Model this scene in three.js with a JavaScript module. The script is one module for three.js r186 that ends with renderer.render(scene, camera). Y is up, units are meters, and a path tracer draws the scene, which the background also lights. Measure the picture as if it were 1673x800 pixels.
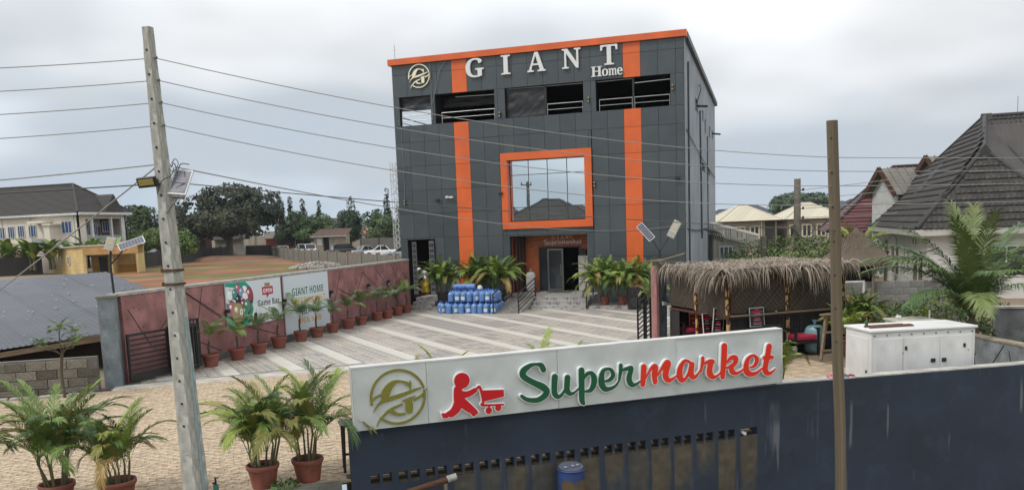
import * as THREE from 'three';
import { mergeGeometries } from 'three/addons/utils/BufferGeometryUtils.js';
import { RoundedBoxGeometry } from 'three/addons/geometries/RoundedBoxGeometry.js';
import { TextGeometry } from 'three/addons/geometries/TextGeometry.js';
import { FontLoader } from 'three/addons/loaders/FontLoader.js';
import { MarchingCubes } from 'three/addons/objects/MarchingCubes.js';

// ---------------------------------------------------------------- camera
const scene = new THREE.Scene();
const camera = new THREE.PerspectiveCamera(43.3008, 1673 / 1073.318, 0.1, 3000);
camera.position.set(16.926, 3.591, 37.061);
camera.rotation.set(-0.12214, 0.29954, -0.037435, 'YXZ');
camera.setViewOffset(1673, 1073.318, 0, 0, 1673, 800);   // the photograph is the upper part of a taller frame

// ---------------------------------------------------------------- sky, sun, exposure
function hash3(x, y, z) { let h = Math.imul(x, 374761393) ^ Math.imul(y, 668265263) ^ Math.imul(z, 1274126177); h = Math.imul(h ^ (h >>> 13), 1274126177); return ((h ^ (h >>> 16)) >>> 0) / 4294967296; }
function vnoise(x, y, z, per = 0) {
  const xi = Math.floor(x), yi = Math.floor(y), zi = Math.floor(z), s = (t) => t * t * (3 - 2 * t), u = s(x - xi), v = s(y - yi), w = s(z - zi);
  const m = (a) => (per ? ((a % per) + per) % per : a), h = (a, b, c) => hash3(m(xi + a), m(yi + b), zi + c), l = (a, b, t) => a + (b - a) * t;
  return l(l(l(h(0, 0, 0), h(1, 0, 0), u), l(h(0, 1, 0), h(1, 1, 0), u), v), l(l(h(0, 0, 1), h(1, 0, 1), u), l(h(0, 1, 1), h(1, 1, 1), u), v), w);
}
function fbm(x, y, z, oct = 4, per = 0) { let a = 0.5, s = 0, n = 0, f = 1; for (let i = 0; i < oct; i++) { s += a * vnoise(x * f, y * f, z + i * 17.3, per * f); n += a; a *= 0.5; f *= 2; } return s / n; }
const clamp = (x, a = 0, b = 1) => Math.min(b, Math.max(a, x)), sstep = (a, b, x) => { const t = clamp((x - a) / (b - a)); return t * t * (3 - 2 * t); }, lerp = (a, b, t) => a + (b - a) * t;
const SUN = new THREE.Vector3(-0.5, 0.95, 0.6).normalize();
{
  const W = 1024, H = 512, data = new Float32Array(W * H * 4), low = [0.49, 0.565, 0.645], mid = [0.95, 0.965, 0.985], top = [1.25, 1.25, 1.24];
  for (let j = 0; j < H; j++) for (let i = 0; i < W; i++) {
    const el = ((j + 0.5) / H - 0.5) * Math.PI, az = ((i + 0.5) / W - 0.5) * 2 * Math.PI;     // u = atan2(z, x)
    const x = Math.cos(el) * Math.cos(az), z = Math.cos(el) * Math.sin(az), y = Math.sin(el);
    const towards = x * SUN.x + y * SUN.y + z * SUN.z;                                         // the cloud is thinner towards the sun
    const k = 1 / (0.22 + Math.max(0, y)), n = fbm(x * k * 0.8 + 7, z * k * 0.8 + 3, 1.5, 5), n2 = fbm(x * 2.6 + 11, y * 8 + 2, z * 2.6, 5);
    const t = sstep(0.0, 0.27, y + 0.30 * (n2 - 0.5) + 0.05 * towards), t2 = sstep(0.2, 0.95, y);
    const f = (0.50 + 0.58 * sstep(0.25, 0.75, n) * 0.9 + 0.50 * n2) * (1 + 0.10 * towards), blue = clamp(0.66 - n2) * 0.5;
    for (let c = 0; c < 3; c++) data[(j * W + i) * 4 + c] = lerp(lerp(low[c], mid[c], t), top[c], t2) * f * (1 - blue * [0.5, 0.26, 0.06][c]);
    data[(j * W + i) * 4 + 3] = 1;
  }
  const sky = new THREE.DataTexture(data, W, H, THREE.RGBAFormat, THREE.FloatType);
  sky.mapping = THREE.EquirectangularReflectionMapping; sky.magFilter = THREE.LinearFilter; sky.needsUpdate = true;
  scene.background = sky; scene.environment = sky;
}
const sun = new THREE.DirectionalLight(new THREE.Color(1, 0.965, 0.91), 1.7);
sun.position.copy(SUN).multiplyScalar(90).add(new THREE.Vector3(10, 0, 5)); sun.target.position.set(10, 0, 5);
sun.castShadow = true; sun.shadow.radius = 24; sun.shadow.mapSize.set(4096, 4096);
Object.assign(sun.shadow.camera, { left: -120, right: 120, top: 120, bottom: -120, near: 1, far: 300 });
scene.add(sun, sun.target);
const renderer = new THREE.WebGLRenderer({ antialias: true });
renderer.toneMapping = THREE.LinearToneMapping; renderer.toneMappingExposure = 1.03; renderer.shadowMap.enabled = true;
scene.fog = new THREE.FogExp2(new THREE.Color(0.70, 0.76, 0.82), 0.00016);

// ---------------------------------------------------------------- helpers
let seedState = 12345;
const rnd = (a = 1, b) => { seedState = (seedState + 0x6d2b79f5) | 0; let t = Math.imul(seedState ^ (seedState >>> 15), 1 | seedState); t = (t + Math.imul(t ^ (t >>> 7), 61 | t)) ^ t; const r = ((t ^ (t >>> 14)) >>> 0) / 4294967296; return b === undefined ? r * a : a + (b - a) * r; };
const pick = (a) => a[Math.floor(rnd(a.length)) % a.length], PI = Math.PI, V = (x, y, z) => new THREE.Vector3(x, y, z);
function tex(w, h, fn, srgb = true) {
  const d = new Uint8Array(w * h * 4);
  for (let j = 0; j < h; j++) for (let i = 0; i < w; i++) { const c = fn(i / w, j / h); for (let k = 0; k < 3; k++) d[(j * w + i) * 4 + k] = 255 * clamp(Array.isArray(c) ? c[k] : c); d[(j * w + i) * 4 + 3] = 255; }
  const t = new THREE.DataTexture(d, w, h); t.wrapS = t.wrapT = THREE.RepeatWrapping; t.magFilter = THREE.LinearFilter; if (srgb) t.colorSpace = THREE.SRGBColorSpace; t.needsUpdate = true; return t;
}
// grey multipliers: 1 keeps the colour of the material
const T = {
  mottle: tex(256, 256, (u, v) => 0.80 + 0.2 * fbm(u * 4, v * 4, 3, 5, 4)),
  grain: tex(256, 256, (u, v) => 0.72 + 0.16 * fbm(u * 4, v * 4, 9, 4, 4) + 0.16 * hash3(u * 256 | 0, v * 256 | 0, 5)),
  concrete: tex(256, 256, (u, v) => { const n = fbm(u * 6, v * 6, 21, 5, 6), p = vnoise(u * 48, v * 48, 4, 48); return 0.60 + 0.36 * n + 0.10 * hash3(u * 256 | 0, v * 256 | 0, 8) - (p > 0.8 ? 0.22 * (p - 0.8) * 5 : 0); }),
  streak: tex(256, 256, (u, v) => 0.74 + 0.14 * fbm(u * 24, v * 2, 31, 3, 0) * (0.5 + vnoise(u * 5, v * 5, 2, 5)) + 0.12 * fbm(u * 4, v * 4, 7, 4, 4)),
  marble: tex(256, 256, (u, v) => { const a = fbm(u * 4, v * 4, 41, 4, 4), b = fbm(u * 5, v * 5, 47, 5, 5), k = Math.abs(Math.sin(9 * a + 7 * b)); return 0.62 + 0.34 * sstep(0.1, 0.9, k) + 0.06 * b; }),
  wood: tex(256, 256, (u, v) => 0.62 + 0.3 * fbm(u * 4, v * 40, 12, 4, 0) + 0.1 * hash3(u * 64 | 0, v * 256 | 0, 3)),
};
const texOf = (name, rep) => { const t = T[name].clone(); t.repeat.set(rep, rep); t.needsUpdate = true; return t; };
const matCache = new Map();
// a procedural material: colour (linear rgb or hex), grain texture, repeats per metre, bump in metres
function mat(color, { tx = 'mottle', rep = 0.7, rough = 0.85, metal = 0, bump = 0, ...more } = {}) {
  const m = new (more.transmission || more.clearcoat || more.sheen ? THREE.MeshPhysicalMaterial : THREE.MeshStandardMaterial)({ roughness: rough, metalness: metal, ...more });
  if (Array.isArray(color)) m.color.setRGB(...color); else m.color.set(color);
  if (tx) { const k = tx + rep; if (!matCache.has(k)) matCache.set(k, texOf(tx, rep)); m.map = matCache.get(k); if (bump) { m.bumpMap = m.map; m.bumpScale = bump; } }
  return m;
}
function metreBox(w, h, d) {
  const g = new THREE.BoxGeometry(w, h, d), uv = g.attributes.uv, s = [[d, h], [d, h], [w, d], [w, d], [w, h], [w, h]], o = rnd(3), p = rnd(3);
  for (let f = 0; f < 6; f++) for (let k = 0; k < 4; k++) uv.setXY(f * 4 + k, uv.getX(f * 4 + k) * s[f][0] + o, uv.getY(f * 4 + k) * s[f][1] + p);
  return g;
}
const bx = (w, h, d, x = 0, y = 0, z = 0, ry = 0, rx = 0, rz = 0) => { const g = metreBox(w, h, d); if (rx) g.rotateX(rx); if (rz) g.rotateZ(rz); if (ry) g.rotateY(ry); return g.translate(x, y, z); };
const span = (x0, x1, y0, y1, z0, z1) => bx(x1 - x0, y1 - y0, z1 - z0, (x0 + x1) / 2, (y0 + y1) / 2, (z0 + z1) / 2);
const rbox = (w, h, d, r, x = 0, y = 0, z = 0, ry = 0) => { const g = new RoundedBoxGeometry(w, h, d, 2, r); if (ry) g.rotateY(ry); return g.translate(x, y, z); };
const cyl = (rt, rb, h, x = 0, y = 0, z = 0, n = 12) => new THREE.CylinderGeometry(rt, rb, h, n).translate(x, y, z);
const aim = (g, a, b) => { const d = b.clone().sub(a); g.applyQuaternion(new THREE.Quaternion().setFromUnitVectors(V(0, 1, 0), d.clone().normalize())); return g.translate((a.x + b.x) / 2, (a.y + b.y) / 2, (a.z + b.z) / 2); };
const bar = (a, b, r, n = 6, r2 = r) => aim(new THREE.CylinderGeometry(r2, r, a.distanceTo(b), n), a, b);
function beam(a, b, w, h) {   // box along a-b with its width level
  const g = metreBox(w, h, a.distanceTo(b)), o = new THREE.Object3D(); o.position.copy(a).add(b).multiplyScalar(0.5); o.lookAt(b); o.updateMatrix(); return g.applyMatrix4(o.matrix);
}
const lathe = (pts, n = 20) => new THREE.LatheGeometry(pts.map(([r, y]) => new THREE.Vector2(r, y)), n);
const tube = (pts, r, seg = 24, n = 5) => new THREE.TubeGeometry(new THREE.CatmullRomCurve3(pts), seg, r, n, false);
function mg(list) {
  const a = [list].flat(3).map((g) => { g = g.index ? g.toNonIndexed() : g; for (const k of Object.keys(g.attributes)) if (!['position', 'normal', 'uv', 'color'].includes(k)) g.deleteAttribute(k); return g; });
  if (a.some((g) => !g.attributes.color)) a.forEach((g) => g.deleteAttribute('color'));
  for (const g of a) if (!g.attributes.uv) g.setAttribute('uv', new THREE.BufferAttribute(new Float32Array(g.attributes.position.count * 2), 2));
  return a.length === 1 ? a[0] : mergeGeometries(a);
}
const extrude = (pts, depth, bevel = 0, holes = []) => {
  const s = pts instanceof THREE.Shape ? pts : new THREE.Shape(pts.map((p) => new THREE.Vector2(...p))); for (const h of holes) s.holes.push(new THREE.Path(h.map((p) => new THREE.Vector2(...p))));
  return new THREE.ExtrudeGeometry(s, { depth, bevelEnabled: bevel > 0, bevelThickness: bevel, bevelSize: bevel, bevelSegments: 1, curveSegments: 8 });
};
// a flat polygon lying at height y, uv in metres
function sheet(pts, y) { const s = new THREE.ShapeGeometry(new THREE.Shape(pts.map(([x, z]) => new THREE.Vector2(x, -z)))); s.rotateX(-PI / 2); return s.translate(0, y, 0); }
function quad(a, b, c, d) {   // a, b, c, d counter-clockwise; uv in metres
  const g = new THREE.BufferGeometry(), w = a.distanceTo(b), h = a.distanceTo(d);
  g.setAttribute('position', new THREE.Float32BufferAttribute([a, b, c, a, c, d].flatMap((p) => p.toArray()), 3)); g.setAttribute('uv', new THREE.Float32BufferAttribute([0, 0, w, 0, w, h, 0, 0, w, h, 0, h], 2)); g.computeVertexNormals(); return g;
}
const slab = (a, b, c, d, t) => {   // a quad with thickness t below it
  const n = b.clone().sub(a).cross(d.clone().sub(a)).normalize().multiplyScalar(-t), e = [a, b, c, d].map((p) => p.clone().add(n));
  return mg([quad(a, b, c, d), quad(e[3], e[2], e[1], e[0]), quad(e[0], e[1], b, a), quad(e[1], e[2], c, b), quad(e[2], e[3], d, c), quad(e[3], e[0], a, d)]);
};
const used = new Map();
const numbered = (n) => { const k = used.get(n) ?? 0; used.set(n, k + 1); return k ? `${n}_${String(k).padStart(3, '0')}` : n; };
const lit = (m) => { m.castShadow = m.receiveShadow = true; return m; };
function tag(o, label, category, group) { o.userData.label = label; o.userData.category = category; if (group) o.userData.group = group; return o; }
function thing(name, label, category, [x, y, z] = [0, 0, 0], ry = 0, group) { const o = new THREE.Group(); o.name = numbered(name); o.position.set(x, y, z); o.rotation.y = ry; scene.add(o); return tag(o, label, category, group); }
function part(parent, name, geo, m, { pos, rot, label, kind, scale } = {}) {
  const o = lit(new THREE.Mesh(Array.isArray(geo) ? mg(geo) : geo, m)); o.name = name; parent.add(o);
  if (pos) o.position.set(...pos); if (rot) o.rotation.set(...rot); if (scale) o.scale.setScalar(scale); if (label) o.userData.label = label; if (kind) o.userData.kind = kind; return o;
}
function solo(name, label, category, geo, m, group) { const o = part(scene, numbered(name), geo, m); return tag(o, label, category, group); }
function struct(name, geo, m) { const o = part(scene, numbered(name), geo, m); o.userData.kind = 'structure'; return o; }
function stuffOf(parent, name, geo, m, mats, colors) {   // many small alike pieces as one part
  const o = lit(new THREE.InstancedMesh(geo, m, mats.length)); mats.forEach((q, i) => o.setMatrixAt(i, q)); if (colors) colors.forEach((c, i) => o.setColorAt(i, c)); o.name = name; o.userData.kind = 'stuff'; parent.add(o); return o;
}
function copyOf(src, label, [x, y, z], ry, group) { const c = src.clone(); c.name = numbered(src.name.replace(/_\d{3}$/, '')); c.userData = { ...src.userData, label }; if (group) c.userData.group = group; c.position.set(x, y, z); if (ry !== undefined) c.rotation.y = ry; scene.add(c); return c; }
const M4 = (x, y, z, ry = 0, rx = 0, rz = 0, s = 1) => new THREE.Matrix4().compose(V(x, y, z), new THREE.Quaternion().setFromEuler(new THREE.Euler(rx, ry, rz, 'YXZ')), typeof s === 'number' ? V(s, s, s) : V(...s));
// rectangle [x0, x1, y0, y1] minus rectangles
function rectSub(r, holes) {
  let out = [r];
  for (const h of holes) out = out.flatMap((a) => {
    if (h[0] >= a[1] || h[1] <= a[0] || h[2] >= a[3] || h[3] <= a[2]) return [a];
    const x0 = Math.max(a[0], h[0]), x1 = Math.min(a[1], h[1]);
    return [[a[0], h[0], a[2], a[3]], [h[1], a[1], a[2], a[3]], [x0, x1, a[2], h[2]], [x0, x1, h[3], a[3]]].filter((b) => b[1] - b[0] > 0.02 && b[3] - b[2] > 0.02);
  });
  return out;
}
// shapes from brush strokes: strokes 'x,y,r x,y,r|...' in millimetres; grown by off (m); returns THREE.Shape list
function brush(text, off = 0, step = 0.008, polys = []) {
  const caps = [];
  for (const s of text ? text.split('|') : []) {
    const p = s.split(' ').map((q) => q.split(',').map((n) => n / 1000));
    if (p.length === 1) { caps.push([p[0], p[0]]); continue; }
    const c = (i) => p[clamp(i, 0, p.length - 1)], d = [];
    for (let i = 0; i < p.length - 1; i++) for (let k = 0; k < 8; k++) {
      const t = k / 8, [a, b, e, f] = [c(i - 1), c(i), c(i + 1), c(i + 2)];
      d.push([0, 1, 2].map((j) => 0.5 * (2 * b[j] + (e[j] - a[j]) * t + (2 * a[j] - 5 * b[j] + 4 * e[j] - f[j]) * t * t + (3 * b[j] - a[j] - 3 * e[j] + f[j]) * t * t * t)));
    }
    d.push(p[p.length - 1]); for (let i = 0; i < d.length - 1; i++) caps.push([d[i], d[i + 1]]);
  }
  const all = [...caps.flat(), ...polys.flat().map(([x, y]) => [x, y, 0.01])], pad = off + 0.03, lo = [0, 1].map((k) => Math.min(...all.map((q) => q[k] - q[2])) - pad), hi = [0, 1].map((k) => Math.max(...all.map((q) => q[k] + q[2])) + pad);
  const nx = Math.ceil((hi[0] - lo[0]) / step) + 1, ny = Math.ceil((hi[1] - lo[1]) / step) + 1, f = new Float32Array(nx * ny);
  const seg = (x, y, a, b) => { const dx = b[0] - a[0], dy = b[1] - a[1], q = dx * dx + dy * dy, t = q ? clamp(((x - a[0]) * dx + (y - a[1]) * dy) / q) : 0; return lerp(a[2], b[2], t) - Math.hypot(x - a[0] - dx * t, y - a[1] - dy * t); };
  for (let j = 0; j < ny; j++) for (let i = 0; i < nx; i++) {
    const x = lo[0] + i * step, y = lo[1] + j * step; let v = -9;
    for (const [a, b] of caps) v = Math.max(v, seg(x, y, a, b));
    for (const P of polys) { let ins = false, dd = 9; P.forEach((a, k) => { const b = P[(k + 1) % P.length]; dd = Math.min(dd, -seg(x, y, [...a, 0], [...b, 0])); if ((a[1] > y) !== (b[1] > y) && x < ((b[0] - a[0]) * (y - a[1])) / (b[1] - a[1]) + a[0]) ins = !ins; }); v = Math.max(v, ins ? dd : -dd); }
    f[j * nx + i] = v + off || 1e-6;
  }
  const next = new Map(), pt = new Map(), F = (i, j) => f[j * nx + i];
  const H = (i, j) => { const k = `h${i},${j}`; if (!pt.has(k)) pt.set(k, [lo[0] + (i + F(i, j) / (F(i, j) - F(i + 1, j))) * step, lo[1] + j * step]); return k; };
  const U = (i, j) => { const k = `v${i},${j}`; if (!pt.has(k)) pt.set(k, [lo[0] + i * step, lo[1] + (j + F(i, j) / (F(i, j) - F(i, j + 1))) * step]); return k; };
  for (let j = 0; j < ny - 1; j++) for (let i = 0; i < nx - 1; i++) {
    const b = (F(i, j) > 0) + 2 * (F(i + 1, j) > 0) + 4 * (F(i + 1, j + 1) > 0) + 8 * (F(i, j + 1) > 0); if (b === 0 || b === 15) continue;
    const B = () => H(i, j), R = () => U(i + 1, j), A = () => H(i, j + 1), L = () => U(i, j);
    const to = { 1: [[B, L]], 2: [[R, B]], 3: [[R, L]], 4: [[A, R]], 5: [[B, R], [A, L]], 6: [[A, B]], 7: [[A, L]], 8: [[L, A]], 9: [[B, A]], 10: [[L, B], [R, A]], 11: [[R, A]], 12: [[L, R]], 13: [[B, R]], 14: [[L, B]] }[b];
    for (const [s, e] of to) next.set(s(), e());
  }
  const loops = [];
  while (next.size) { let k = next.keys().next().value; const loop = []; while (next.has(k)) { loop.push(pt.get(k)); const n = next.get(k); next.delete(k); k = n; } if (loop.length > 5) loops.push(loop.filter((_, i) => i % 2 === 0).map((p) => new THREE.Vector2(...p))); }
  const area = (l) => THREE.ShapeUtils.area(l), outer = loops.filter((l) => area(l) > 0).map((l) => new THREE.Shape(l)), inner = loops.filter((l) => area(l) < 0);
  const has = (l, p) => { let ins = false; l.forEach((a, k) => { const b = l[(k + 1) % l.length]; if ((a.y > p.y) !== (b.y > p.y) && p.x < ((b.x - a.x) * (p.y - a.y)) / (b.y - a.y) + a.x) ins = !ins; }); return ins; };
  for (const h of inner) { const s = outer.find((o) => has(o.getPoints(1), h[0])); if (s) s.holes.push(new THREE.Path(h)); }
  return outer;
}
const shapesGeo = (shapes, depth, bevel = 0) => mg(shapes.map((s) => extrude(s, depth, bevel)));
function canvas(w, h, draw) { const c = document.createElement('canvas'); c.width = w; c.height = h; draw(c.getContext('2d'), w, h); const t = new THREE.CanvasTexture(c); t.colorSpace = THREE.SRGBColorSpace; return t; }

// ================================================================ materials shared by many things
const M = {
  cladding: mat([0.074, 0.090, 0.099], { tx: 'mottle', rep: 0.35, rough: 0.30 }), orange: mat([0.82, 0.15, 0.03], { tx: 'mottle', rep: 0.35, rough: 0.36 }),
  black: mat([0.018, 0.018, 0.02], { rough: 0.6 }), blackSteel: mat([0.022, 0.022, 0.024], { rough: 0.45, tx: 'grain' }), darkCloth: mat([0.012, 0.012, 0.014], { rough: 0.9 }),
  steel: mat([0.62, 0.62, 0.62], { rough: 0.3, metal: 0.9 }), cementGrey: mat([0.42, 0.455, 0.505], { tx: 'streak', rep: 0.3, rough: 0.9, bump: 0.004 }),
  concrete: mat([0.58, 0.565, 0.52], { tx: 'concrete', rep: 0.9, rough: 0.92, bump: 0.006 }), concreteDark: mat([0.24, 0.23, 0.20], { tx: 'concrete', rep: 0.7, rough: 0.95, bump: 0.008 }),
  apron: mat([0.60, 0.56, 0.49], { tx: 'concrete', rep: 0.5, rough: 0.92, bump: 0.004 }), white: mat([0.78, 0.78, 0.76], { tx: 'mottle', rep: 0.8, rough: 0.5 }), cream: mat([0.66, 0.61, 0.53], { tx: 'streak', rep: 0.2, rough: 0.9 }),
  pink: mat([0.47, 0.225, 0.215], { tx: 'concrete', rep: 0.55, rough: 0.95, bump: 0.012 }), granite: mat([0.385, 0.365, 0.35], { tx: 'marble', rep: 1.1, rough: 0.4 }), wood: mat([0.34, 0.24, 0.15], { tx: 'wood', rep: 0.8, rough: 0.85, bump: 0.004 }),
  oldWood: mat([0.25, 0.205, 0.15], { tx: 'wood', rep: 0.9, rough: 0.95, bump: 0.006 }), glassDark: mat([0.03, 0.035, 0.04], { rough: 0.06, tx: null }), soil: mat([0.075, 0.05, 0.035], { tx: 'concrete', rep: 2, rough: 1, bump: 0.02 }),
  terracotta: mat([0.35, 0.11, 0.075], { tx: 'concrete', rep: 1.6, rough: 0.7 }), rust: mat([0.13, 0.06, 0.035], { tx: 'concrete', rep: 2, rough: 0.95 }), leafGreen: null,
};
const WD = [0.8211, -0.5708], WN = [0.5708, 0.8211], WA = 0.6075, W0 = [11.30, 26.70];   // the street wall: direction, outward normal, turn, left end
const wl = (u, n, y = 0) => [W0[0] + u * WD[0] + n * WN[0], y, W0[1] + u * WD[1] + n * WN[1]];
camera.updateMatrixWorld(); camera.updateProjectionMatrix();
const inView = (x, y, z) => { const p = V(x, y, z).project(camera); return p.z < 1 && Math.abs(p.x) < 1.02 && Math.abs(p.y) < 1.04 ? p : null; };
const camDist = (x, y, z) => Math.hypot(x - 16.926, y - 3.591, z - 37.061);

// ================================================================ ground and paving
{
  const dirt = tex(512, 512, (u, v) => { const n = fbm(u * 5, v * 5, 2, 5, 5), m = fbm(u * 11, v * 11, 6, 4, 11), g = sstep(0.5, 0.62, n) * 0.8; return [lerp(0.50, 0.33, g) + 0.16 * (m - 0.5), lerp(0.44, 0.36, g) + 0.15 * (m - 0.5), lerp(0.36, 0.21, g) + 0.10 * (m - 0.5)]; });
  dirt.repeat.set(1 / 60, 1 / 60);
  const land = new THREE.MeshStandardMaterial({ map: dirt, roughness: 1 }), a = wl(-900, -0.12), b = wl(900, -0.12), back = wl(900, -1600), back2 = wl(-900, -1600);
  struct('ground', sheet([[a[0], a[2]], [b[0], b[2]], [back[0], back[2]], [back2[0], back2[2]]], -0.012), land);
  const f1 = wl(-900, -0.1), f2 = wl(900, -0.1), f3 = wl(900, 700), f4 = wl(-900, 700);
  struct('street_ground', sheet([[f1[0], f1[2]], [f4[0], f4[2]], [f3[0], f3[2]], [f2[0], f2[2]]].reverse(), -2.15), land);
  // red earth of the empty lot
  const lot = tex(512, 512, (u, v) => {
    const n = fbm(u * 7, v * 7, 3, 5, 7), m = fbm(u * 19, v * 19, 8, 4, 19), green = sstep(0.43, 0.52, fbm(u * 6, v * 9, 14, 4, 0)) * sstep(0.38, 0.50, m), c = [lerp(0.61, 0.43, n), lerp(0.43, 0.27, n), lerp(0.30, 0.17, n)];
    const bare = sstep(0.45, 0.6, fbm(u * 3, v * 5, 23, 4)); return c.map((q, k) => lerp(lerp(q, [0.47, 0.25, 0.15][k], 0.7 * bare), [0.31, 0.33, 0.13][k], green * 0.9) + 0.20 * (m - 0.5));
  });
  lot.repeat.set(1 / 46, 1 / 46);
  struct('dirt_lot', sheet([[1.25, 8], [1.25, -2], [-3, -16], [-28, -47], [-35, -53], [-52, -73], [-76, -94], [-66, -62], [-58, -38], [-40, -20], [-12, 8]], -0.006), new THREE.MeshStandardMaterial({ map: lot, roughness: 1, bumpMap: lot, bumpScale: 0.1 }));
  // heap of red earth round the foot of the big tree
  const mound = new THREE.SphereGeometry(1, 40, 14, 0, 2 * PI, 0, PI / 2), p = mound.attributes.position;
  for (let i = 0; i < p.count; i++) { const k = 0.75 + 0.5 * fbm(p.getX(i) * 2 + 5, p.getZ(i) * 2, 3, 4); p.setXYZ(i, p.getX(i) * 9.5 * k, p.getY(i) * 0.75 * k, p.getZ(i) * 6 * k); }
  mound.computeVertexNormals();
  const mo = part(scene, 'earth_mound', mound.translate(-68.5, -0.05, -80), mat([0.27, 0.145, 0.08], { tx: 'concrete', rep: 14, rough: 1 })); mo.userData.kind = 'structure';
  const mo2 = mo.clone(); mo2.name = numbered('earth_mound') + '_001'; mo2.position.set(12, -0.5, 10); scene.add(mo2);
}
{
  // interlocking paving of the forecourt
  const base = struct('paving', sheet([wl(-16, -10.05), wl(-16, -0.12), wl(12, -0.12), wl(12, -10.05)].map((p) => [p[0], p[2]]), 0.010), mat([0.56, 0.43, 0.29], { tx: 'concrete', rep: 1.1, rough: 1 }));
  const L = 0.215, D = 0.108, all = [];
  for (let j = 0; j < 92; j++) for (let i = -42; i < 48; i++) {
    const u = (i + (j % 2) * 0.5 + 0.25 * (hash3(j, 1, 1) - 0.5)) * L, n = -10.0 + j * D + 0.03; if (n > -0.2) continue;
    const p = wl(u, n), q = inView(p[0], 0, p[2]); if (q) all.push([p[0], p[2], camDist(p[0], 0, p[2]) + (q.x > -0.31 && q.x < 0.52 ? 40 : 0)]);
  }
  all.sort((a, b) => a[2] - b[2]);
  const tones = [[0.70, 0.545, 0.38], [0.675, 0.52, 0.355], [0.725, 0.57, 0.40], [0.69, 0.545, 0.39], [0.655, 0.51, 0.355]], pm = tones.map((c) => mat(c, { tx: 'concrete', rep: 2.2, rough: 0.95, bump: 0.004 })), geos = [0, 1, 2, 3].map(() => bx(L - 0.011, 0.05, D - 0.010));
  all.slice(0, 300).forEach(([x, z], k) => part(base, 'paver', geos[k % 4], pick(pm), { pos: [x, -0.004 + rnd(-0.004, 0.004), z], rot: [rnd(-0.012, 0.012), WA + rnd(-0.025, 0.025), rnd(-0.012, 0.012)] }));
  pm.forEach((m, t) => { const set = all.slice(300).filter((_, k) => hash3(k, 7, 2) * 5 >= t && hash3(k, 7, 2) * 5 < t + 1); stuffOf(base, 'paver_field', geos[t % 4], m, set.map(([x, z]) => M4(x, -0.004 + rnd(-0.004, 0.004), z, WA + rnd(-0.025, 0.025), rnd(-0.012, 0.012), rnd(-0.012, 0.012)))); });
  for (const [u0, u1, top] of [[13.92, 70, 0.62], [-80, -14.65, 0.05]]) { const c = wl((u0 + u1) / 2, -0.12); struct('retaining_wall', bx(u1 - u0, top + 2.6, 0.22, c[0], (top - 2.6) / 2, c[2], WA), M.concreteDark); }
  { // earth bank between the street and the wall, falling away to the right
    const pos = [], N = 60, K = 12, P = (i, k) => { const u = lerp(-15, 17, i / N), n = (k / K) * 4.2 - 0.02, hi = lerp(-0.98, -2.1, sstep(5.5, 12.5, u)), p = wl(u, n); return V(p[0], lerp(hi, -2.2, sstep(1.3, 4.1, n)) + 0.07 * (fbm(u * 1.7, n * 1.7, 3, 3) - 0.5), p[2]); };
    for (let i = 0; i < N; i++) for (let k = 0; k < K; k++) { const a = P(i, k), b = P(i + 1, k), c = P(i + 1, k + 1), d = P(i, k + 1); for (const q of [a, c, b, a, d, c]) pos.push(q.x, q.y, q.z); }
    const g = new THREE.BufferGeometry(); g.setAttribute('position', new THREE.Float32BufferAttribute(pos, 3)); g.setAttribute('uv', new THREE.Float32BufferAttribute(pos.flatMap((_, i) => (i % 3 === 0 ? [pos[i] * 0.5, pos[i + 2] * 0.5] : [])), 2)); g.computeVertexNormals(); struct('earth_bank', g, mat([0.25, 0.19, 0.12], { tx: 'concrete', rep: 1, rough: 1, side: THREE.DoubleSide }));
  }
  struct('concrete_apron', bx(17.2, 0.1, 0.66, ...[(wl(-4.6 + 8.6, -10.37))[0], -0.03, wl(-4.6 + 8.6, -10.37)[2]], WA), M.apron);
  struct('kerb', mg([-14.6, -13, -11.4, -9.8, -8.2, -6.6, -5, -3.4, -1.8].map((u, k) => { const c = wl(u + 0.8, 0.0); return bx(1.56, 2.4, 0.16, c[0], -1.15 + 0.01 * (k % 3), c[2], WA); })), M.concreteDark);
}
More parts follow.
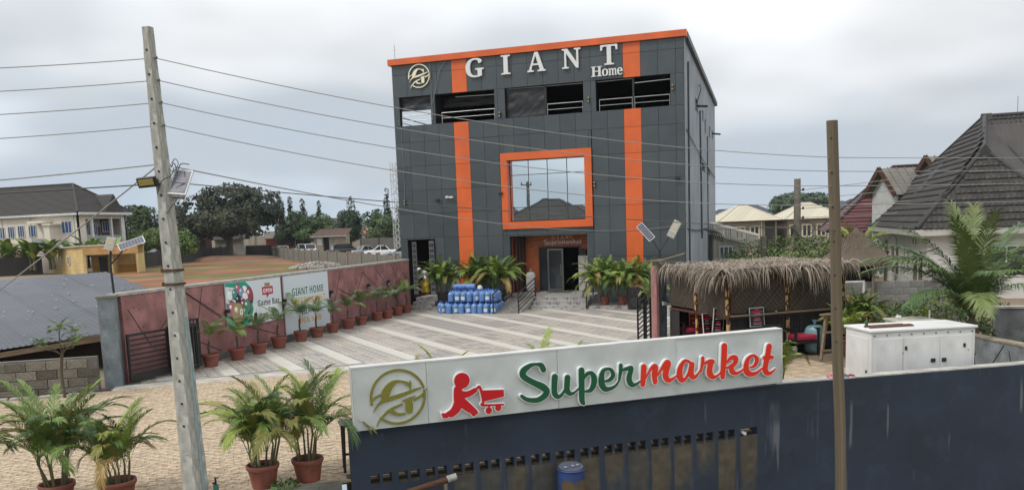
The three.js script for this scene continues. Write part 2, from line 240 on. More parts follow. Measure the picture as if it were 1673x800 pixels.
{
  // tiled car park: light tiles every fourth row, running diagonally from the wall
  const poly = [[1.45, 20.3], [13.95, 12.0], [13.95, 3.0], [13.6, 1.2], [1.45, 1.2]], base = struct('tiled_yard', sheet(poly, -0.002), mat([0.42, 0.40, 0.37], { tx: 'concrete', rep: 1, rough: 0.9 }));
  const s = 0.4, all = [], inside = (x, z) => { let ok = false; poly.forEach((a, k) => { const b = poly[(k + 1) % poly.length]; if ((a[1] > z) !== (b[1] > z) && x < ((b[0] - a[0]) * (z - a[1])) / (b[1] - a[1]) + a[0]) ok = !ok; }); return ok; };
  for (let i = -52; i < 26; i++) for (let j = 5; j < 75; j++) {
    const c = 10.74 + i * s, e = j * s, x = (e - c) * 0.70711, z = (e + c) * 0.70711;
    if (inside(x, z) && inside(x + 0.22, z) && inside(x - 0.22, z) && inside(x, z + 0.24) && inside(x, z - 0.22)) { const q = inView(x, 0, z); if (q) all.push([x, z, ((i % 4) + 4) % 4 === 0, camDist(x, 0, z)]); }
  }
  all.sort((a, b) => a[3] - b[3]);
  const tone = (x, z) => clamp(Math.floor(3 * (fbm(x * 0.5, z * 0.5, 3, 3) * 1.5 - 0.25) + rnd3(x, z)), 0, 2), rnd3 = (x, z) => 0.9 * (hash3(Math.round(x * 99), Math.round(z * 99), 1) - 0.5);
  const plank = (seed, dark) => tex(128, 128, (u, v) => { const r = Math.floor(v * 5), n = fbm(u * 2 + r * 7, v * 28, seed + r, 4), edge = Math.abs(v * 5 - r - 0.5) > 0.44 ? 0.80 : 1; return dark.map((q) => q * (0.62 + 0.62 * n + 0.16 * (hash3(r, seed, 3) - 0.5)) * edge); });
  const tm = [mat(0xffffff, { tx: null, rough: 0.55, map: plank(3, [0.66, 0.635, 0.605]) }), mat(0xffffff, { tx: null, rough: 0.55, map: plank(8, [0.69, 0.66, 0.62]) }), mat(0xffffff, { tx: null, rough: 0.55, map: plank(15, [0.62, 0.595, 0.575]) })];
  const lightT = mat([0.66, 0.635, 0.565], { tx: 'mottle', rep: 1.5, rough: 0.6 });
  const g = new THREE.BoxGeometry(s - 0.007, 0.03, s - 0.007), gl = bx(s - 0.007, 0.03, s - 0.007), ROT = -PI / 4 - PI / 2;
  // the plank marks run across the light rows
  all.slice(0, 300).forEach(([x, z, li], k) => part(base, 'floor_tile', li ? gl : g, li ? lightT : tm[tone(x, z)], { pos: [x, 0.0 + rnd(-0.001, 0.001), z], rot: [0, ROT + PI / 2, 0] }));
  [lightT, ...tm].forEach((m, t) => { const set = all.slice(300).filter(([x, z, li]) => (li ? 0 : 1 + tone(x, z)) === t); stuffOf(base, 'tile_field', t ? g : gl, m, set.map(([x, z]) => M4(x, rnd(-0.001, 0.001), z, ROT + PI / 2))); });
}

// ================================================================ the main building
const G = 0.03;   // cladding stands this far off the wall
{
  const b = thing('commercial_building', 'tall dark grey clad building with orange stripes and raised rooftop lettering', 'building');
  const holes = [[0.31, 1.9, 8.53, 9.86], [2.13, 5.05, 8.53, 9.86], [5.56, 9.2, 8.53, 9.86], [9.77, 13.02, 8.53, 9.86], [5.38, 9.38, 3.62, 6.83], [5.55, 9.2, -1, 3.15], [0.37, 1.78, -1, 3.15]];
  const xs = [0, 0.75, 1.5, 2.26, 3.01, 3.75, ...Array.from({ length: 9 }, (_, k) => 3.75 + 0.724 * (k + 1)), 10.99, 11.75, 12.5, 13.25, 13.6], ys = [0.02, 0.98, 2.1, 3.22, 4.38, 5.49, 6.62, 7.75, 8.53, 9.86, 10.88, 11.34];
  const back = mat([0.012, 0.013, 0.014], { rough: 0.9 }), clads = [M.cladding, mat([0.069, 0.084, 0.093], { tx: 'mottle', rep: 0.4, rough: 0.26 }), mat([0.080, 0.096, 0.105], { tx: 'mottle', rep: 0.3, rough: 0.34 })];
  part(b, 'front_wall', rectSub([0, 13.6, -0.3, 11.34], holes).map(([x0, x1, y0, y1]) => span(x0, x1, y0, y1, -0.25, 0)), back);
  const big = [...holes, [5.25, 9.51, 3.49, 6.96]], cache = new Map();
  for (let i = 0; i < xs.length - 1; i++) for (let j = 0; j < ys.length - 1; j++) for (const [x0, x1, y0, y1] of rectSub([xs[i], xs[i + 1], ys[j], ys[j + 1]], big)) {
    const w = x1 - x0 - 0.013, h = y1 - y0 - 0.013; if (w < 0.03 || h < 0.03) continue;
    const k = w.toFixed(3) + h.toFixed(3); if (!cache.has(k)) cache.set(k, bx(w, h, G - 0.004));
    part(b, 'cladding_panel', cache.get(k), i === 4 || i === 15 ? M.orange : pick(clads), { pos: [(x0 + x1) / 2, (y0 + y1) / 2, G / 2 + 0.002], rot: [rnd(-0.0035, 0.0035), rnd(-0.0045, 0.0045), 0] });
  }
  // orange parapet cap and surround of the big window
  part(b, 'parapet_cap', [span(-0.14, 13.74, 11.345, 11.62, -0.3, 0.16), span(-0.14, 0.06, 11.345, 11.62, -23.2, -0.3)], M.orange);
  part(b, 'side_cap', span(13.5, 13.76, 11.345, 11.60, -23.3, -0.3), M.blackSteel);
  const fr = (x0, x1, y0, y1) => span(x0, x1, y0, y1, -0.32, 0.12);
  part(b, 'window_surround', [fr(5.25, 5.55, 3.49, 6.96), fr(9.18, 9.51, 3.49, 6.96), fr(5.55, 9.18, 6.63, 6.96), fr(5.55, 9.18, 3.49, 3.82)], M.orange);
  const win = part(b, 'window', [span(5.55, 9.18, 3.82, 6.63, -0.42, -0.34)], M.blackSteel), cols = [5.57, 6.46, 7.36, 8.28, 9.16], rows = [3.85, 4.47, 5.96, 6.61], pane = mat([0.70, 0.76, 0.775], { tx: null, rough: 0.015, metal: 1, bumpMap: texOf('mottle', 0.22), bumpScale: 0.0012 });
  for (let i = 0; i < 4; i++) for (let j = 0; j < 3; j++) part(win, 'pane', new THREE.BoxGeometry(cols[i + 1] - cols[i] - 0.028, rows[j + 1] - rows[j] - 0.028, 0.012), pane, { pos: [(cols[i] + cols[i + 1]) / 2, (rows[j] + rows[j + 1]) / 2, -0.325], rot: [rnd(-0.003, 0.003), rnd(-0.004, 0.004), 0] });
  part(win, 'mullion', [...cols.slice(1, 4).map((x) => span(x - 0.016, x + 0.016, 3.83, 6.62, -0.335, -0.31)), ...rows.slice(1, 3).map((y) => span(5.56, 9.17, y - 0.014, y + 0.014, -0.335, -0.3125))], M.blackSteel);
  // rear and side walls, floors, roof
  const sideHoles = [[6.1, 7.9, 9.02, 9.66], [10.7, 11.8, 9.05, 9.62], [12.7, 13.7, 8.55, 9.35], [16.5, 17.7, 8.65, 9.35], [19.3, 20.6, 8.85, 9.35], [10.4, 12.9, 6.28, 6.73], [15.5, 17.2, 6.31, 6.7]];
  part(b, 'side_wall', rectSub([0.25, 23, -0.3, 11.34], sideHoles).map(([x0, x1, y0, y1]) => span(13.4, 13.6, y0, y1, -x1, -x0)), M.cementGrey);
  for (const [z0, z1, y0, y1] of sideHoles) { const w = part(b, 'side_window', [span(13.42, 13.5, y0, y1, -z1, -z0)], M.glassDark); part(w, 'frame', [span(13.5, 13.56, y0, y1, -(z0 + z1) / 2 - 0.03, -(z0 + z1) / 2 + 0.03), span(13.5, 13.57, y0, y0 + 0.05, -z1, -z0)], M.blackSteel); }
  part(b, 'corner_trim', span(13.61, 13.66, 0, 11.3, -0.16, 0.02), mat([0.25, 0.26, 0.27], { rough: 0.5 }));
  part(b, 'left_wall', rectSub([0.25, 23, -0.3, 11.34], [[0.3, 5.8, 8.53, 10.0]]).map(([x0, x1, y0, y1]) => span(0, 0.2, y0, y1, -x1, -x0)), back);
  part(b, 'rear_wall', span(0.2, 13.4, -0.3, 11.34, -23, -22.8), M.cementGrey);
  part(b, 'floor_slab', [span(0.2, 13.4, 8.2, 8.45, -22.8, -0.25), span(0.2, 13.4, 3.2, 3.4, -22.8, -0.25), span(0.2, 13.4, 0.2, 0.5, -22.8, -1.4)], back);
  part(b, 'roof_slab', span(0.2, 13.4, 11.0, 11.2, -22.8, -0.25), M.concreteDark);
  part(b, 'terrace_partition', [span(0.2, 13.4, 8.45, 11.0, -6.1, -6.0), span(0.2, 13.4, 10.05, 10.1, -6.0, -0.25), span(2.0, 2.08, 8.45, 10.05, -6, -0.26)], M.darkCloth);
  // terrace openings: posts, handrails, shade cloths
  const rail = (x0, x1, z = -0.1) => [bar(V(x0, 9.02, z), V(x1, 9.02, z), 0.019, 8), bar(V(x0, 8.77, z), V(x1, 8.77, z), 0.013, 8), ...[x0, x1].map((x) => bar(V(x, 8.5, z), V(x, 9.02, z), 0.015, 8))];
  for (const [x0, x1] of [[0.36, 1.86], [2.4, 5.0], [7.52, 9.15], [9.9, 11.36], [11.46, 12.98]]) part(b, 'handrail', rail(x0, x1), M.steel);
  part(b, 'handrail', [bar(V(0.1, 9.02, -0.4), V(0.1, 9.02, -5.7), 0.026), bar(V(0.1, 8.77, -0.4), V(0.1, 8.77, -5.7), 0.018)], M.steel);
  part(b, 'opening_post', [span(7.40, 7.49, 8.53, 9.86, -0.22, -0.06), span(11.37, 11.45, 8.53, 9.86, -0.22, -0.06), span(1.12, 1.18, 8.53, 9.86, -5.0, -4.9)], M.blackSteel);
  const cloth = (x0, x1, y0, y1, z, sag) => { const g = new THREE.PlaneGeometry(x1 - x0, y1 - y0, 24, 14).translate((x0 + x1) / 2, (y0 + y1) / 2, z), p = g.attributes.position; for (let i = 0; i < p.count; i++) p.setZ(i, z + sag * (fbm(p.getX(i) * 2.3, p.getY(i) * 4, x0 * 9, 3) - 0.5)); g.computeVertexNormals(); return g; };
  const clothM = mat([0.02, 0.022, 0.028], { rough: 0.5, side: THREE.DoubleSide });
  part(b, 'shade_cloth', cloth(5.6, 7.38, 8.56, 9.8, -0.12, 0.16), clothM); part(b, 'shade_cloth', cloth(0.33, 1.88, 9.22, 9.85, -0.14, 0.14), clothM); part(b, 'shade_cloth', cloth(2.2, 5.0, 9.35, 9.85, -0.9, 0.2), clothM);
  part(b, 'curtain_rod', [bar(V(3.1, 9.70, -0.14), V(5.03, 9.66, -0.14), 0.02), bar(V(5.6, 9.83, -0.1), V(9.15, 9.81, -0.1), 0.018), bar(V(9.8, 9.80, -0.1), V(11.36, 9.82, -0.1), 0.018), bar(V(11.46, 9.62, -0.1), V(13.0, 9.66, -0.1), 0.022)], M.steel);
  // small fittings on the front
  for (const [x, y] of [[5.3, 8.72], [9.45, 9.05], [13.12, 9.28], [9.62, 5.35], [0.35, 4.95]]) { const l = part(b, 'wall_lamp', [rbox(0.09, 0.22, 0.1, 0.015, x, y, 0.09)], M.blackSteel); part(l, 'lens', [rbox(0.07, 0.06, 0.08, 0.01, x, y + 0.075, 0.11), rbox(0.07, 0.06, 0.08, 0.01, x, y - 0.075, 0.11)], mat([0.5, 0.38, 0.2], { rough: 0.3 })); }
  for (const [x, y] of [[2.05, 4.98], [5.22, 5.15], [13.3, 5.42]]) part(b, 'floodlight', [rbox(0.2, 0.1, 0.14, 0.015, x, y, 0.14), span(x - 0.02, x + 0.02, y + 0.03, y + 0.08, 0.02, 0.1)], M.blackSteel);
  part(b, 'security_camera', [rbox(0.14, 0.1, 0.1, 0.02, 2.55, 5.1, 0.13), rbox(0.22, 0.09, 0.1, 0.03, 2.76, 5.08, 0.16)], M.white);
  // cables and brackets on the bare side wall
  for (const g of [bar(V(13.64, 0.3, -1.45), V(13.64, 10.6, -1.7), 0.05), bar(V(13.64, 2.6, -9.3), V(13.64, 9.3, -8.6), 0.05), bar(V(13.64, 1.2, -14.6), V(13.64, 8.5, -14.4), 0.035)]) part(b, 'drain_pipe', g, mat([0.10, 0.105, 0.115], { rough: 0.7 }));
  part(b, 'bracket', [bar(V(13.6, 9.32, -6.9), V(14.15, 9.27, -6.9), 0.06), bar(V(13.6, 9.15, -19.6), V(14.15, 9.07, -19.6), 0.06)], M.blackSteel);
  for (const g of [tube([V(13.62, 7.6, -0.3), V(13.66, 7.1, -6), V(13.66, 6.7, -14), V(13.64, 6.4, -22)], 0.02, 20, 5), tube([V(13.64, 3.25, 0), V(13.66, 3.1, -5), V(13.66, 3.05, -10), V(13.65, 3.3, -20)], 0.025, 20, 5), tube([V(13.64, 9.6, -7), V(13.8, 10.2, -7.2), V(13.7, 10.5, -8), V(13.66, 10.7, -9)], 0.025, 16, 5)]) part(b, 'cable', g, M.blackSteel);
  part(b, 'cable_coil', [0, 1, 2, 3, 4].map((k) => tube([V(13.66, 3.1, -10.2 - k * 0.2), V(14.1 + 0.1 * k, 2.8, -10.4 - k * 0.2), V(14.2 + 0.1 * k, 2.5 - 0.05 * k, -10.6 - k * 0.25)], 0.03, 8, 5)), M.blackSteel);
  part(b, 'lightning_rod', [bar(V(0.1, 11.6, -0.2), V(0.1, 12.35, -0.2), 0.018), bar(V(-0.02, 12.1, -0.2), V(0.22, 12.1, -0.2), 0.012)], M.steel);
  // entrance niche
  const brickO = mat([0.60, 0.15, 0.045], { tx: 'streak', rep: 0.8, rough: 0.6 }), niche = part(b, 'entrance_niche', [span(5.2, 6.66, 0.5, 3.4, -1.4, -1.2), span(6.66, 8.6, 2.56, 3.4, -1.4, -1.2), span(8.6, 9.4, 0.5, 3.4, -1.4, -1.2), span(9.2, 9.4, 0.5, 3.15, -1.2, -0.25), span(5.35, 5.55, 0.5, 3.15, -1.2, -0.25)], brickO);
  { // courses of thin facing tiles over the door
    const fm = [[0.50, 0.15, 0.055], [0.60, 0.19, 0.065], [0.42, 0.115, 0.04]].map((c) => mat(c, { tx: 'grain', rep: 3, rough: 0.6 })), cell = bx(0.385, 0.062, 0.02);
    for (let j = 0; j < 9; j++) for (let i = 0; i < 9; i++) { const x = 5.76 + i * 0.393 + (j % 2) * 0.19; if (x < 9.0 && (x < 9.2)) part(niche, 'facing_tile', cell, pick(fm), { pos: [x, 2.62 + j * 0.066, -1.192 + rnd(0.004)] }); }
  }
  part(b, 'ceiling', span(5.55, 9.2, 3.15, 3.2, -1.2, -0.25), back);
  part(b, 'folding_shutter', Array.from({ length: 7 }, (_, k) => bx(0.13, 2.62, 0.02, 5.66 + k * 0.055, 1.83, -0.35 - k * 0.09, k % 2 ? 0.9 : -0.9)), mat([0.06, 0.022, 0.018], { rough: 0.5 }));
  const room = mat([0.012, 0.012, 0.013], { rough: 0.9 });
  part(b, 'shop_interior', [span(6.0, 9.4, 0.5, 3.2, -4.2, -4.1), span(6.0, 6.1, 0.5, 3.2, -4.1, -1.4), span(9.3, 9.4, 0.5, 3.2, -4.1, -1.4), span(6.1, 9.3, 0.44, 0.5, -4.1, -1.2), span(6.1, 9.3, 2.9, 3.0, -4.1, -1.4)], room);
  const door = part(b, 'glass_door', [span(7.02, 7.10, 0.52, 2.5, -1.16, -1.10), span(7.72, 7.80, 0.52, 2.5, -1.16, -1.10), span(7.1, 7.72, 2.42, 2.5, -1.16, -1.10), span(7.1, 7.72, 0.52, 0.60, -1.16, -1.10)], mat([0.22, 0.22, 0.22], { rough: 0.35, metal: 0.8 }));
  part(door, 'pane', span(7.1, 7.72, 0.6, 2.42, -1.14, -1.125), M.glassDark); part(door, 'handle', bar(V(7.69, 1.2, -1.06), V(7.69, 1.75, -1.06), 0.018, 8), M.steel);
  part(b, 'door_panel', [span(6.67, 6.98, 0.5, 2.54, -1.18, -1.14)], M.glassDark); part(b, 'door_frame', [span(6.62, 6.67, 0.5, 2.6, -1.2, -1.08), span(8.56, 8.62, 0.5, 2.6, -1.2, -1.08), span(6.67, 8.56, 2.54, 2.6, -1.2, -1.08)], M.blackSteel);
  // steps, landing, ramp
  const landing = part(b, 'landing', [span(5.55, 9.75, -0.2, 0.495, -1.2, 1.5)], M.granite);
  for (let k = 0; k < 3; k++) { const z = 2.6 - 0.36 * k; part(b, 'step', [span(7.2, 9.62, -0.1, 0.165 * (k + 1) - 0.004 * (k === 2), z - 0.37 - (k === 2 ? 0.05 : 0), z)], M.granite); part(b, 'nosing', span(7.2, 9.62, 0.165 * (k + 1) - 0.03, 0.165 * (k + 1) + 0.004, z - 0.005, z + 0.012), mat([0.55, 0.52, 0.48], { rough: 0.5 })); }
  part(b, 'ramp', [extrude([[4.3, 0], [1.5, 0.49], [1.5, -0.1], [4.3, -0.1]], 1.1).rotateY(-PI / 2).translate(7.1, 0, 0)], M.granite);
  part(b, 'ramp_groove', Array.from({ length: 9 }, (_, k) => bx(0.03, 0.02, 2.75, 6.12 + k * 0.11, 0.254, 2.92, 0, 0.173)), mat([0.20, 0.185, 0.17], { rough: 0.7 }));
  for (const [x0, n] of [[1.35, 3]]) for (let k = 0; k < n; k++) part(b, 'side_step', span(x0, 2.42, -0.1, 0.165 * (k + 1), 0.02 + G, 2.32 - 0.36 * k), M.granite);
  part(b, 'planter_kerb', [span(9.75, 12.3, -0.1, 0.14, 1.2, 2.62), span(2.42, 6.0, -0.1, 0.12, 1.1, 2.3)], M.granite);
  // left doorway
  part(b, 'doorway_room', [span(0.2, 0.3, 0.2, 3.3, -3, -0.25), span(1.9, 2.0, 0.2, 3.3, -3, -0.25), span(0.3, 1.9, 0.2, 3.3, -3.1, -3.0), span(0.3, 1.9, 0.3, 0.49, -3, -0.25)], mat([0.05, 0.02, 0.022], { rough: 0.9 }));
  const leaf = part(b, 'steel_door', [span(0.55, 0.78, 0.52, 3.05, -0.10, -0.03)], mat([0.10, 0.105, 0.115], { rough: 0.5 }));
  const leaf2 = part(b, 'steel_door', [bx(0.30, 2.55, 0.04, 1.62, 1.8, 0.07, -0.3)], mat([0.13, 0.14, 0.155], { rough: 0.5 }));
  for (let k = 0; k < 9; k++) for (const i of [0, 1]) part(leaf2, 'inset', bx(0.095, 0.17, 0.012, 1.555 + i * 0.125, 0.75 + k * 0.265, 0.078 + 0.04 * i, -0.3), M.blackSteel);
  for (let k = 0; k < 9; k++) part(leaf, 'inset', bx(0.14, 0.16, 0.012, 0.665, 0.75 + k * 0.265, -0.028), M.blackSteel);
  // rails of ramp and steps
  const slope = (x) => { const P = (z, dy) => V(x, 0.49 - (z - 1.5) * 0.175 + dy, z); return [bar(P(4.3, 0), P(4.3, 0.86), 0.03), bar(P(1.6, 0), P(1.6, 0.86), 0.03), ...[0.14, 0.31, 0.48, 0.65, 0.84].map((d, k) => bar(P(4.3, d), P(1.6, d), k === 4 ? 0.028 : 0.02))]; };
  part(b, 'ramp_railing', slope(6.02), M.blackSteel); part(b, 'ramp_railing', slope(7.13), M.blackSteel); part(b, 'step_railing', [bar(V(9.66, 0, 2.66), V(9.66, 1.05, 2.66), 0.03), bar(V(9.66, 1.05, 2.66), V(9.66, 1.5, 1.2), 0.026), bar(V(9.66, 0.5, 1.2), V(9.66, 1.5, 1.2), 0.03), bar(V(9.66, 0.6, 2.66), V(9.66, 1.05, 1.2), 0.02)], M.blackSteel);

  // lettering
  const serif = await new FontLoader().loadAsync('fonts/droid/droid_serif_bold.typeface.json'), plain = await new FontLoader().loadAsync('fonts/droid/droid_serif_regular.typeface.json');
  const letterM = mat([0.66, 0.67, 0.66], { tx: null, rough: 0.45 });
  const fit = (ch, x0, x1, y0, y1, z, depth, m, font = serif, bevel = 0) => {
    const g = new TextGeometry(ch, { font, size: 1, depth: 0.1, curveSegments: 6, bevelEnabled: false }); g.computeBoundingBox(); const q = g.boundingBox, sx = (x1 - x0) / (q.max.x - q.min.x), sy = (y1 - y0) / (q.max.y - q.min.y);
    return part(b, 'letter', g.translate(-q.min.x, -q.min.y, 0).scale(sx, sy, depth / 0.1).translate(x0, y0, z), m);
  };
  for (const [c, x0, x1] of [['G', 3.76, 4.63], ['I', 5.47, 5.90], ['A', 6.70, 7.55], ['N', 8.31, 9.15], ['T', 10.03, 10.79]]) fit(c, x0, x1, 10.45, 11.30, G + 0.035, 0.09, letterM);
  for (const [c, x0, x1, h] of [['H', 9.60, 10.08, 0.43], ['o', 10.08, 10.36, 0.30], ['m', 10.37, 10.74, 0.295], ['e', 10.75, 10.99, 0.30]]) fit(c, x0, x1, 10.0 - (c === 'o' || c === 'e' ? 0.005 : 0), 10.0 + h, G + 0.03, 0.07, letterM);
  const dim = mat([0.68, 0.65, 0.61], { tx: null, rough: 0.4 });
  for (const [c, x0, x1] of [['G', 7.26, 7.43], ['I', 7.53, 7.60], ['A', 7.69, 7.86], ['N', 7.93, 8.08], ['T', 8.13, 8.27]]) fit(c, x0, x1, 2.96, 3.11, -1.16, 0.03, dim, plain);
  for (const [, st] of SCRIPT()) part(b, 'letter', shapesGeo(brush(st, -0.008, 0.012), 0.06).translate(-2.45, -1.0, 0).scale(0.415, 0.415, 0.4).translate(6.86, 2.70, -1.165), dim);
  const gold = mat([0.80, 0.74, 0.55], { tx: null, rough: 0.35, metal: 0.3 });
  LOGO().forEach((s, k) => part(b, 'emblem', shapesGeo(s, 0.05 + 0.003 * k).scale(1.36, 1.36, 1).translate(1.41, 10.76, G + 0.03), gold));
  for (const g of [tube([V(1.95, 11.5, 0.08), V(2.0, 10.6, 0.1), V(1.98, 9.9, 0.08), V(2.0, 8.7, 0.08)], 0.012, 16, 4), tube([V(3.2, 11.6, 0.1), V(2.5, 11.0, 0.1), V(2.25, 10.2, 0.1), V(2.03, 9.5, 0.1)], 0.012, 16, 4), tube([V(0.35, 8.5, 0.06), V(0.37, 6.5, 0.05), V(0.35, 5.05, 0.06)], 0.012, 10, 4)]) part(b, 'cable', g, mat([0.3, 0.3, 0.3]));
}
// brush letters of the word on both signs: millimetres along the big sign, each with its start
function SCRIPT() {
  return [
  ['S', '2831,1441,43 2798,1511,38 2719,1533,21 2629,1523,32 2525,1462,47 2500,1397,47 2552,1335,45 2671,1259,45 2803,1185,53 2869,1117,48 2843,1052,48 2738,994,40 2623,997,35 2534,1027,30 2473,1076,25'],
  ['u', '3008,1314,48 2994,1161,46 2997,1061,43 3043,1007,33 3103,1026,25 3160,1095,20|3213,1283,46 3198,1141,46 3203,1078,43 3248,1033,31 3314,1043,18 3395,1104,13'],
  ['p', '3443,1374,46 3438,1118,46 3436,918,44 3465,854,23|3472,1240,18 3534,1310,28 3608,1315,31 3646,1237,47 3637,1137,47 3581,1054,34 3493,1044,16'],
  ['e', '3829,1167,16 3908,1181,29 3967,1245,34 3945,1323,29 3885,1356,21 3803,1329,31 3771,1225,47 3774,1124,50 3823,1050,42 3904,1042,31 4001,1077,21 4074,1159,13'],
  ['r', '4101,1391,30 4096,1309,29 4069,1172,21|4129,1313,21 4226,1330,32 4281,1325,34 4237,1195,45 4249,1105,45 4303,1059,32 4373,1078,19 4429,1113,11'],
  ['m', '4493,1330,46 4482,1197,46 4468,1056,40|4521,1150,12 4603,1274,21 4660,1323,31 4691,1303,46 4673,1180,46 4682,1069,37|4729,1175,15 4811,1285,25 4877,1359,34 4912,1342,52 4878,1235,52 4870,1133,49 4921,1075,37 4986,1090,22 5068,1137,12'],
  ['a', '5316,1314,22 5267,1351,22 5202,1350,28 5135,1256,43 5117,1140,53 5149,1060,41 5214,1064,25 5285,1169,22 5324,1284,22|5341,1290,44 5319,1166,50 5346,1089,41 5396,1084,28 5463,1145,16 5522,1229,13'],
  ['r', '5537,1377,28 5531,1295,28 5500,1164,19|5564,1285,22 5665,1311,32 5723,1306,29 5684,1267,44 5655,1165,51 5671,1089,51 5729,1046,32 5797,1063,19 5865,1116,13'],
  ['k', '5932,1533,51 5922,1336,51 5899,1113,45 5895,1031,38|5967,1258,16 6053,1333,32 6129,1323,45 6138,1265,42 6078,1203,32 5967,1175,16|6060,1197,39 6068,1113,45 6137,1069,29 6222,1092,19 6300,1135,13'],
  ['e', '6412,1143,13 6499,1166,29 6543,1253,36 6508,1317,26 6448,1330,23 6370,1276,36 6335,1165,49 6352,1073,52 6429,1027,39 6534,1041,26 6639,1108,13'],
  ['t', '6774,1455,49 6744,1312,49 6700,1133,49 6700,1053,49 6762,1005,33 6832,1029,20 6894,1077,8|6677,1278,31 6832,1271,31'],
  ];
}
// the round G emblem, centred on (0, 0): ring arcs, swooshes and the letter
function LOGO() {
  const arc = (a0, a1, r, w) => Array.from({ length: 25 }, (_, k) => { const a = a0 + ((a1 - a0) * k) / 24; return `${Math.round(1000 * r * Math.cos(a))},${Math.round(1000 * r * Math.sin(a))},${w}`; }).join(' '), mv = (s) => s.split('|').map((t) => t.split(' ').map((q) => { const [x, y, r] = q.split(',').map(Number); return `${x - 635},${y - 1250},${r}`; }).join(' ')).join('|');
  return [
    arc(0.26, 3.33, 0.385, 17), arc(0.13, -2.33, 0.385, 17),
    mv('269,1062,3 318,1130,10 387,1196,22 500,1229,29 633,1258,29 767,1292,25 903,1332,16 971,1352,7'), mv('230,1173,3 265,1228,12 306,1267,14 380,1307,10'),
    mv('302,846,3 339,922,10 394,983,14 477,1054,20 558,1095,18 679,1136,15'), mv('857,1180,13 923,1209,17 985,1244,17 1028,1293,9 1050,1331,3'),
    mv('440,1238,44 458,1316,60 514,1405,50 575,1458,32 645,1477,17 723,1460,14 781,1428,24 819,1387,16|823,1473,5 819,1407,12 813,1334,5'), mv('518,1066,26 580,1014,24 645,995,18 712,998,14'),
    mv('781,1165,50 784,1109,54 781,1042,50|689,1186,7 783,1210,13 878,1237,7'),
  ].map((s, k) => brush(s, 0, 0.007).map((q) => q));
}

// ================================================================ street wall with the big sign
{
  const w = thing('street_wall', 'dark blue street wall with drainage holes under the white sign', 'wall', [W0[0], 0, W0[1]], WA);
  const holes = []; for (let k = 0; k < 15; k++) { const u = 0.20 + 0.4105 * k; holes.push([u, u + 0.135, -0.055, 0.115], [u + 0.18, u + 0.315, -0.055, 0.115]); } holes.push([6.37, 6.70, -0.02, 0.11]);
  const skin = tex(1024, 256, (U, Vv) => {
    const x = U * 14, y = Vv * 3 - 2.2, n = fbm(x * 1.1, y * 1.6, 4, 5), f = fbm(x * 9, y * 9, 9, 3); let c = [0.165, 0.203, 0.262].map((q) => q * (0.80 + 0.36 * n + 0.10 * (f - 0.5)));
    const pale = sstep(0.66, 0.80, fbm(x * 10, y * 0.8 + 7, 3, 3)) * sstep(0.50, 0.68, fbm(x * 0.9, y * 1.3, 19, 3)) * (y < 0.7 ? 1 : 0); c = c.map((q) => lerp(q, 0.52, pale * 0.62));
    const blotch = sstep(0.62, 0.75, fbm(x * 3.1, y * 3.1, 28, 4)); c = c.map((q, k) => lerp(q, [0.30, 0.36, 0.43][k], blotch * 0.14));
    if (y < 0.0 && x < 7.1) {      // water stains under the holes
      const q = (x - 0.2) / 0.4105, k = Math.floor(q), w = 0.11 * (fbm(x * 5, y * 1.3, 6, 3) - 0.5) + 0.035 * (fbm(k * 3.1, y * 0.9, 2, 2) - 0.5), gx = (q - k) * 0.4105, along = 0.45 + 0.75 * hash3(k, 6, 2), reach = 0.35 + 1.9 * hash3(k, 4, 1);
      let s = sstep(-0.05, 0.05, Math.min(gx + 0.01, 0.325 - gx) + w) * (x < 6.72 && x > 0.15 ? 1 : 0); s *= sstep(0.02, -0.06, y) * along * (0.55 + 0.75 * fbm(x * 16, y * 0.7, 11, 3)) * sstep(0.4, 4.0, x + 0.4 + 1.5 * (hash3(k, 9, 9) - 0.5)) * sstep(-0.25 - reach, -0.05, y + 0.35 * (fbm(x * 9, 1, 3, 2) - 0.5)) * 1.5;
      c = c.map((q2, m) => lerp(q2, [0.36, 0.315, 0.235][m] * (0.72 + 0.5 * f), clamp(s) * 0.78));
    }
    return c;
  });
  skin.repeat.set(1 / 14, 1 / 3); skin.offset.set(0, 2.2 / 3);
  const hs = holes.map(([a, b, c, d]) => [[a, c], [b, c], [b, d], [a, d]]);
  part(w, 'wall_face', extrude([[-0.06, -2.6], [13.9, -2.6], [13.9, 0.62], [12.4, 0.655], [7.2, 0.79], [-0.06, 0.785]], 0.24, 0, hs).translate(0, 0, -0.24), new THREE.MeshStandardMaterial({ map: skin, roughness: 0.86, bumpMap: skin, bumpScale: 0.004 }));
  const sill = mat([0.10, 0.08, 0.055], { tx: 'concrete', rep: 2, rough: 1 });
  part(w, 'earth_backfill', [bx(7.0, 1.0, 0.2, 3.4, -0.47, -0.36), ...holes.map(([a, b], k) => bx(b - a - 0.004, 0.02 + 0.03 * hash3(k, 2, 2), 0.17, (a + b) / 2, -0.042, -0.10, 0, 0.12))], sill);
  part(w, 'coping', extrude([[7.08, 0.795], [12.4, 0.66], [13.9, 0.625], [13.9, 0.645], [12.4, 0.682], [7.08, 0.815]], 0.25).translate(0, 0, -0.25), M.concrete);
  part(w, 'drain_pipe', bar(V(6.43, 0.03, -0.1), V(6.43, 0.03, 0.05), 0.028, 10), M.white);
}
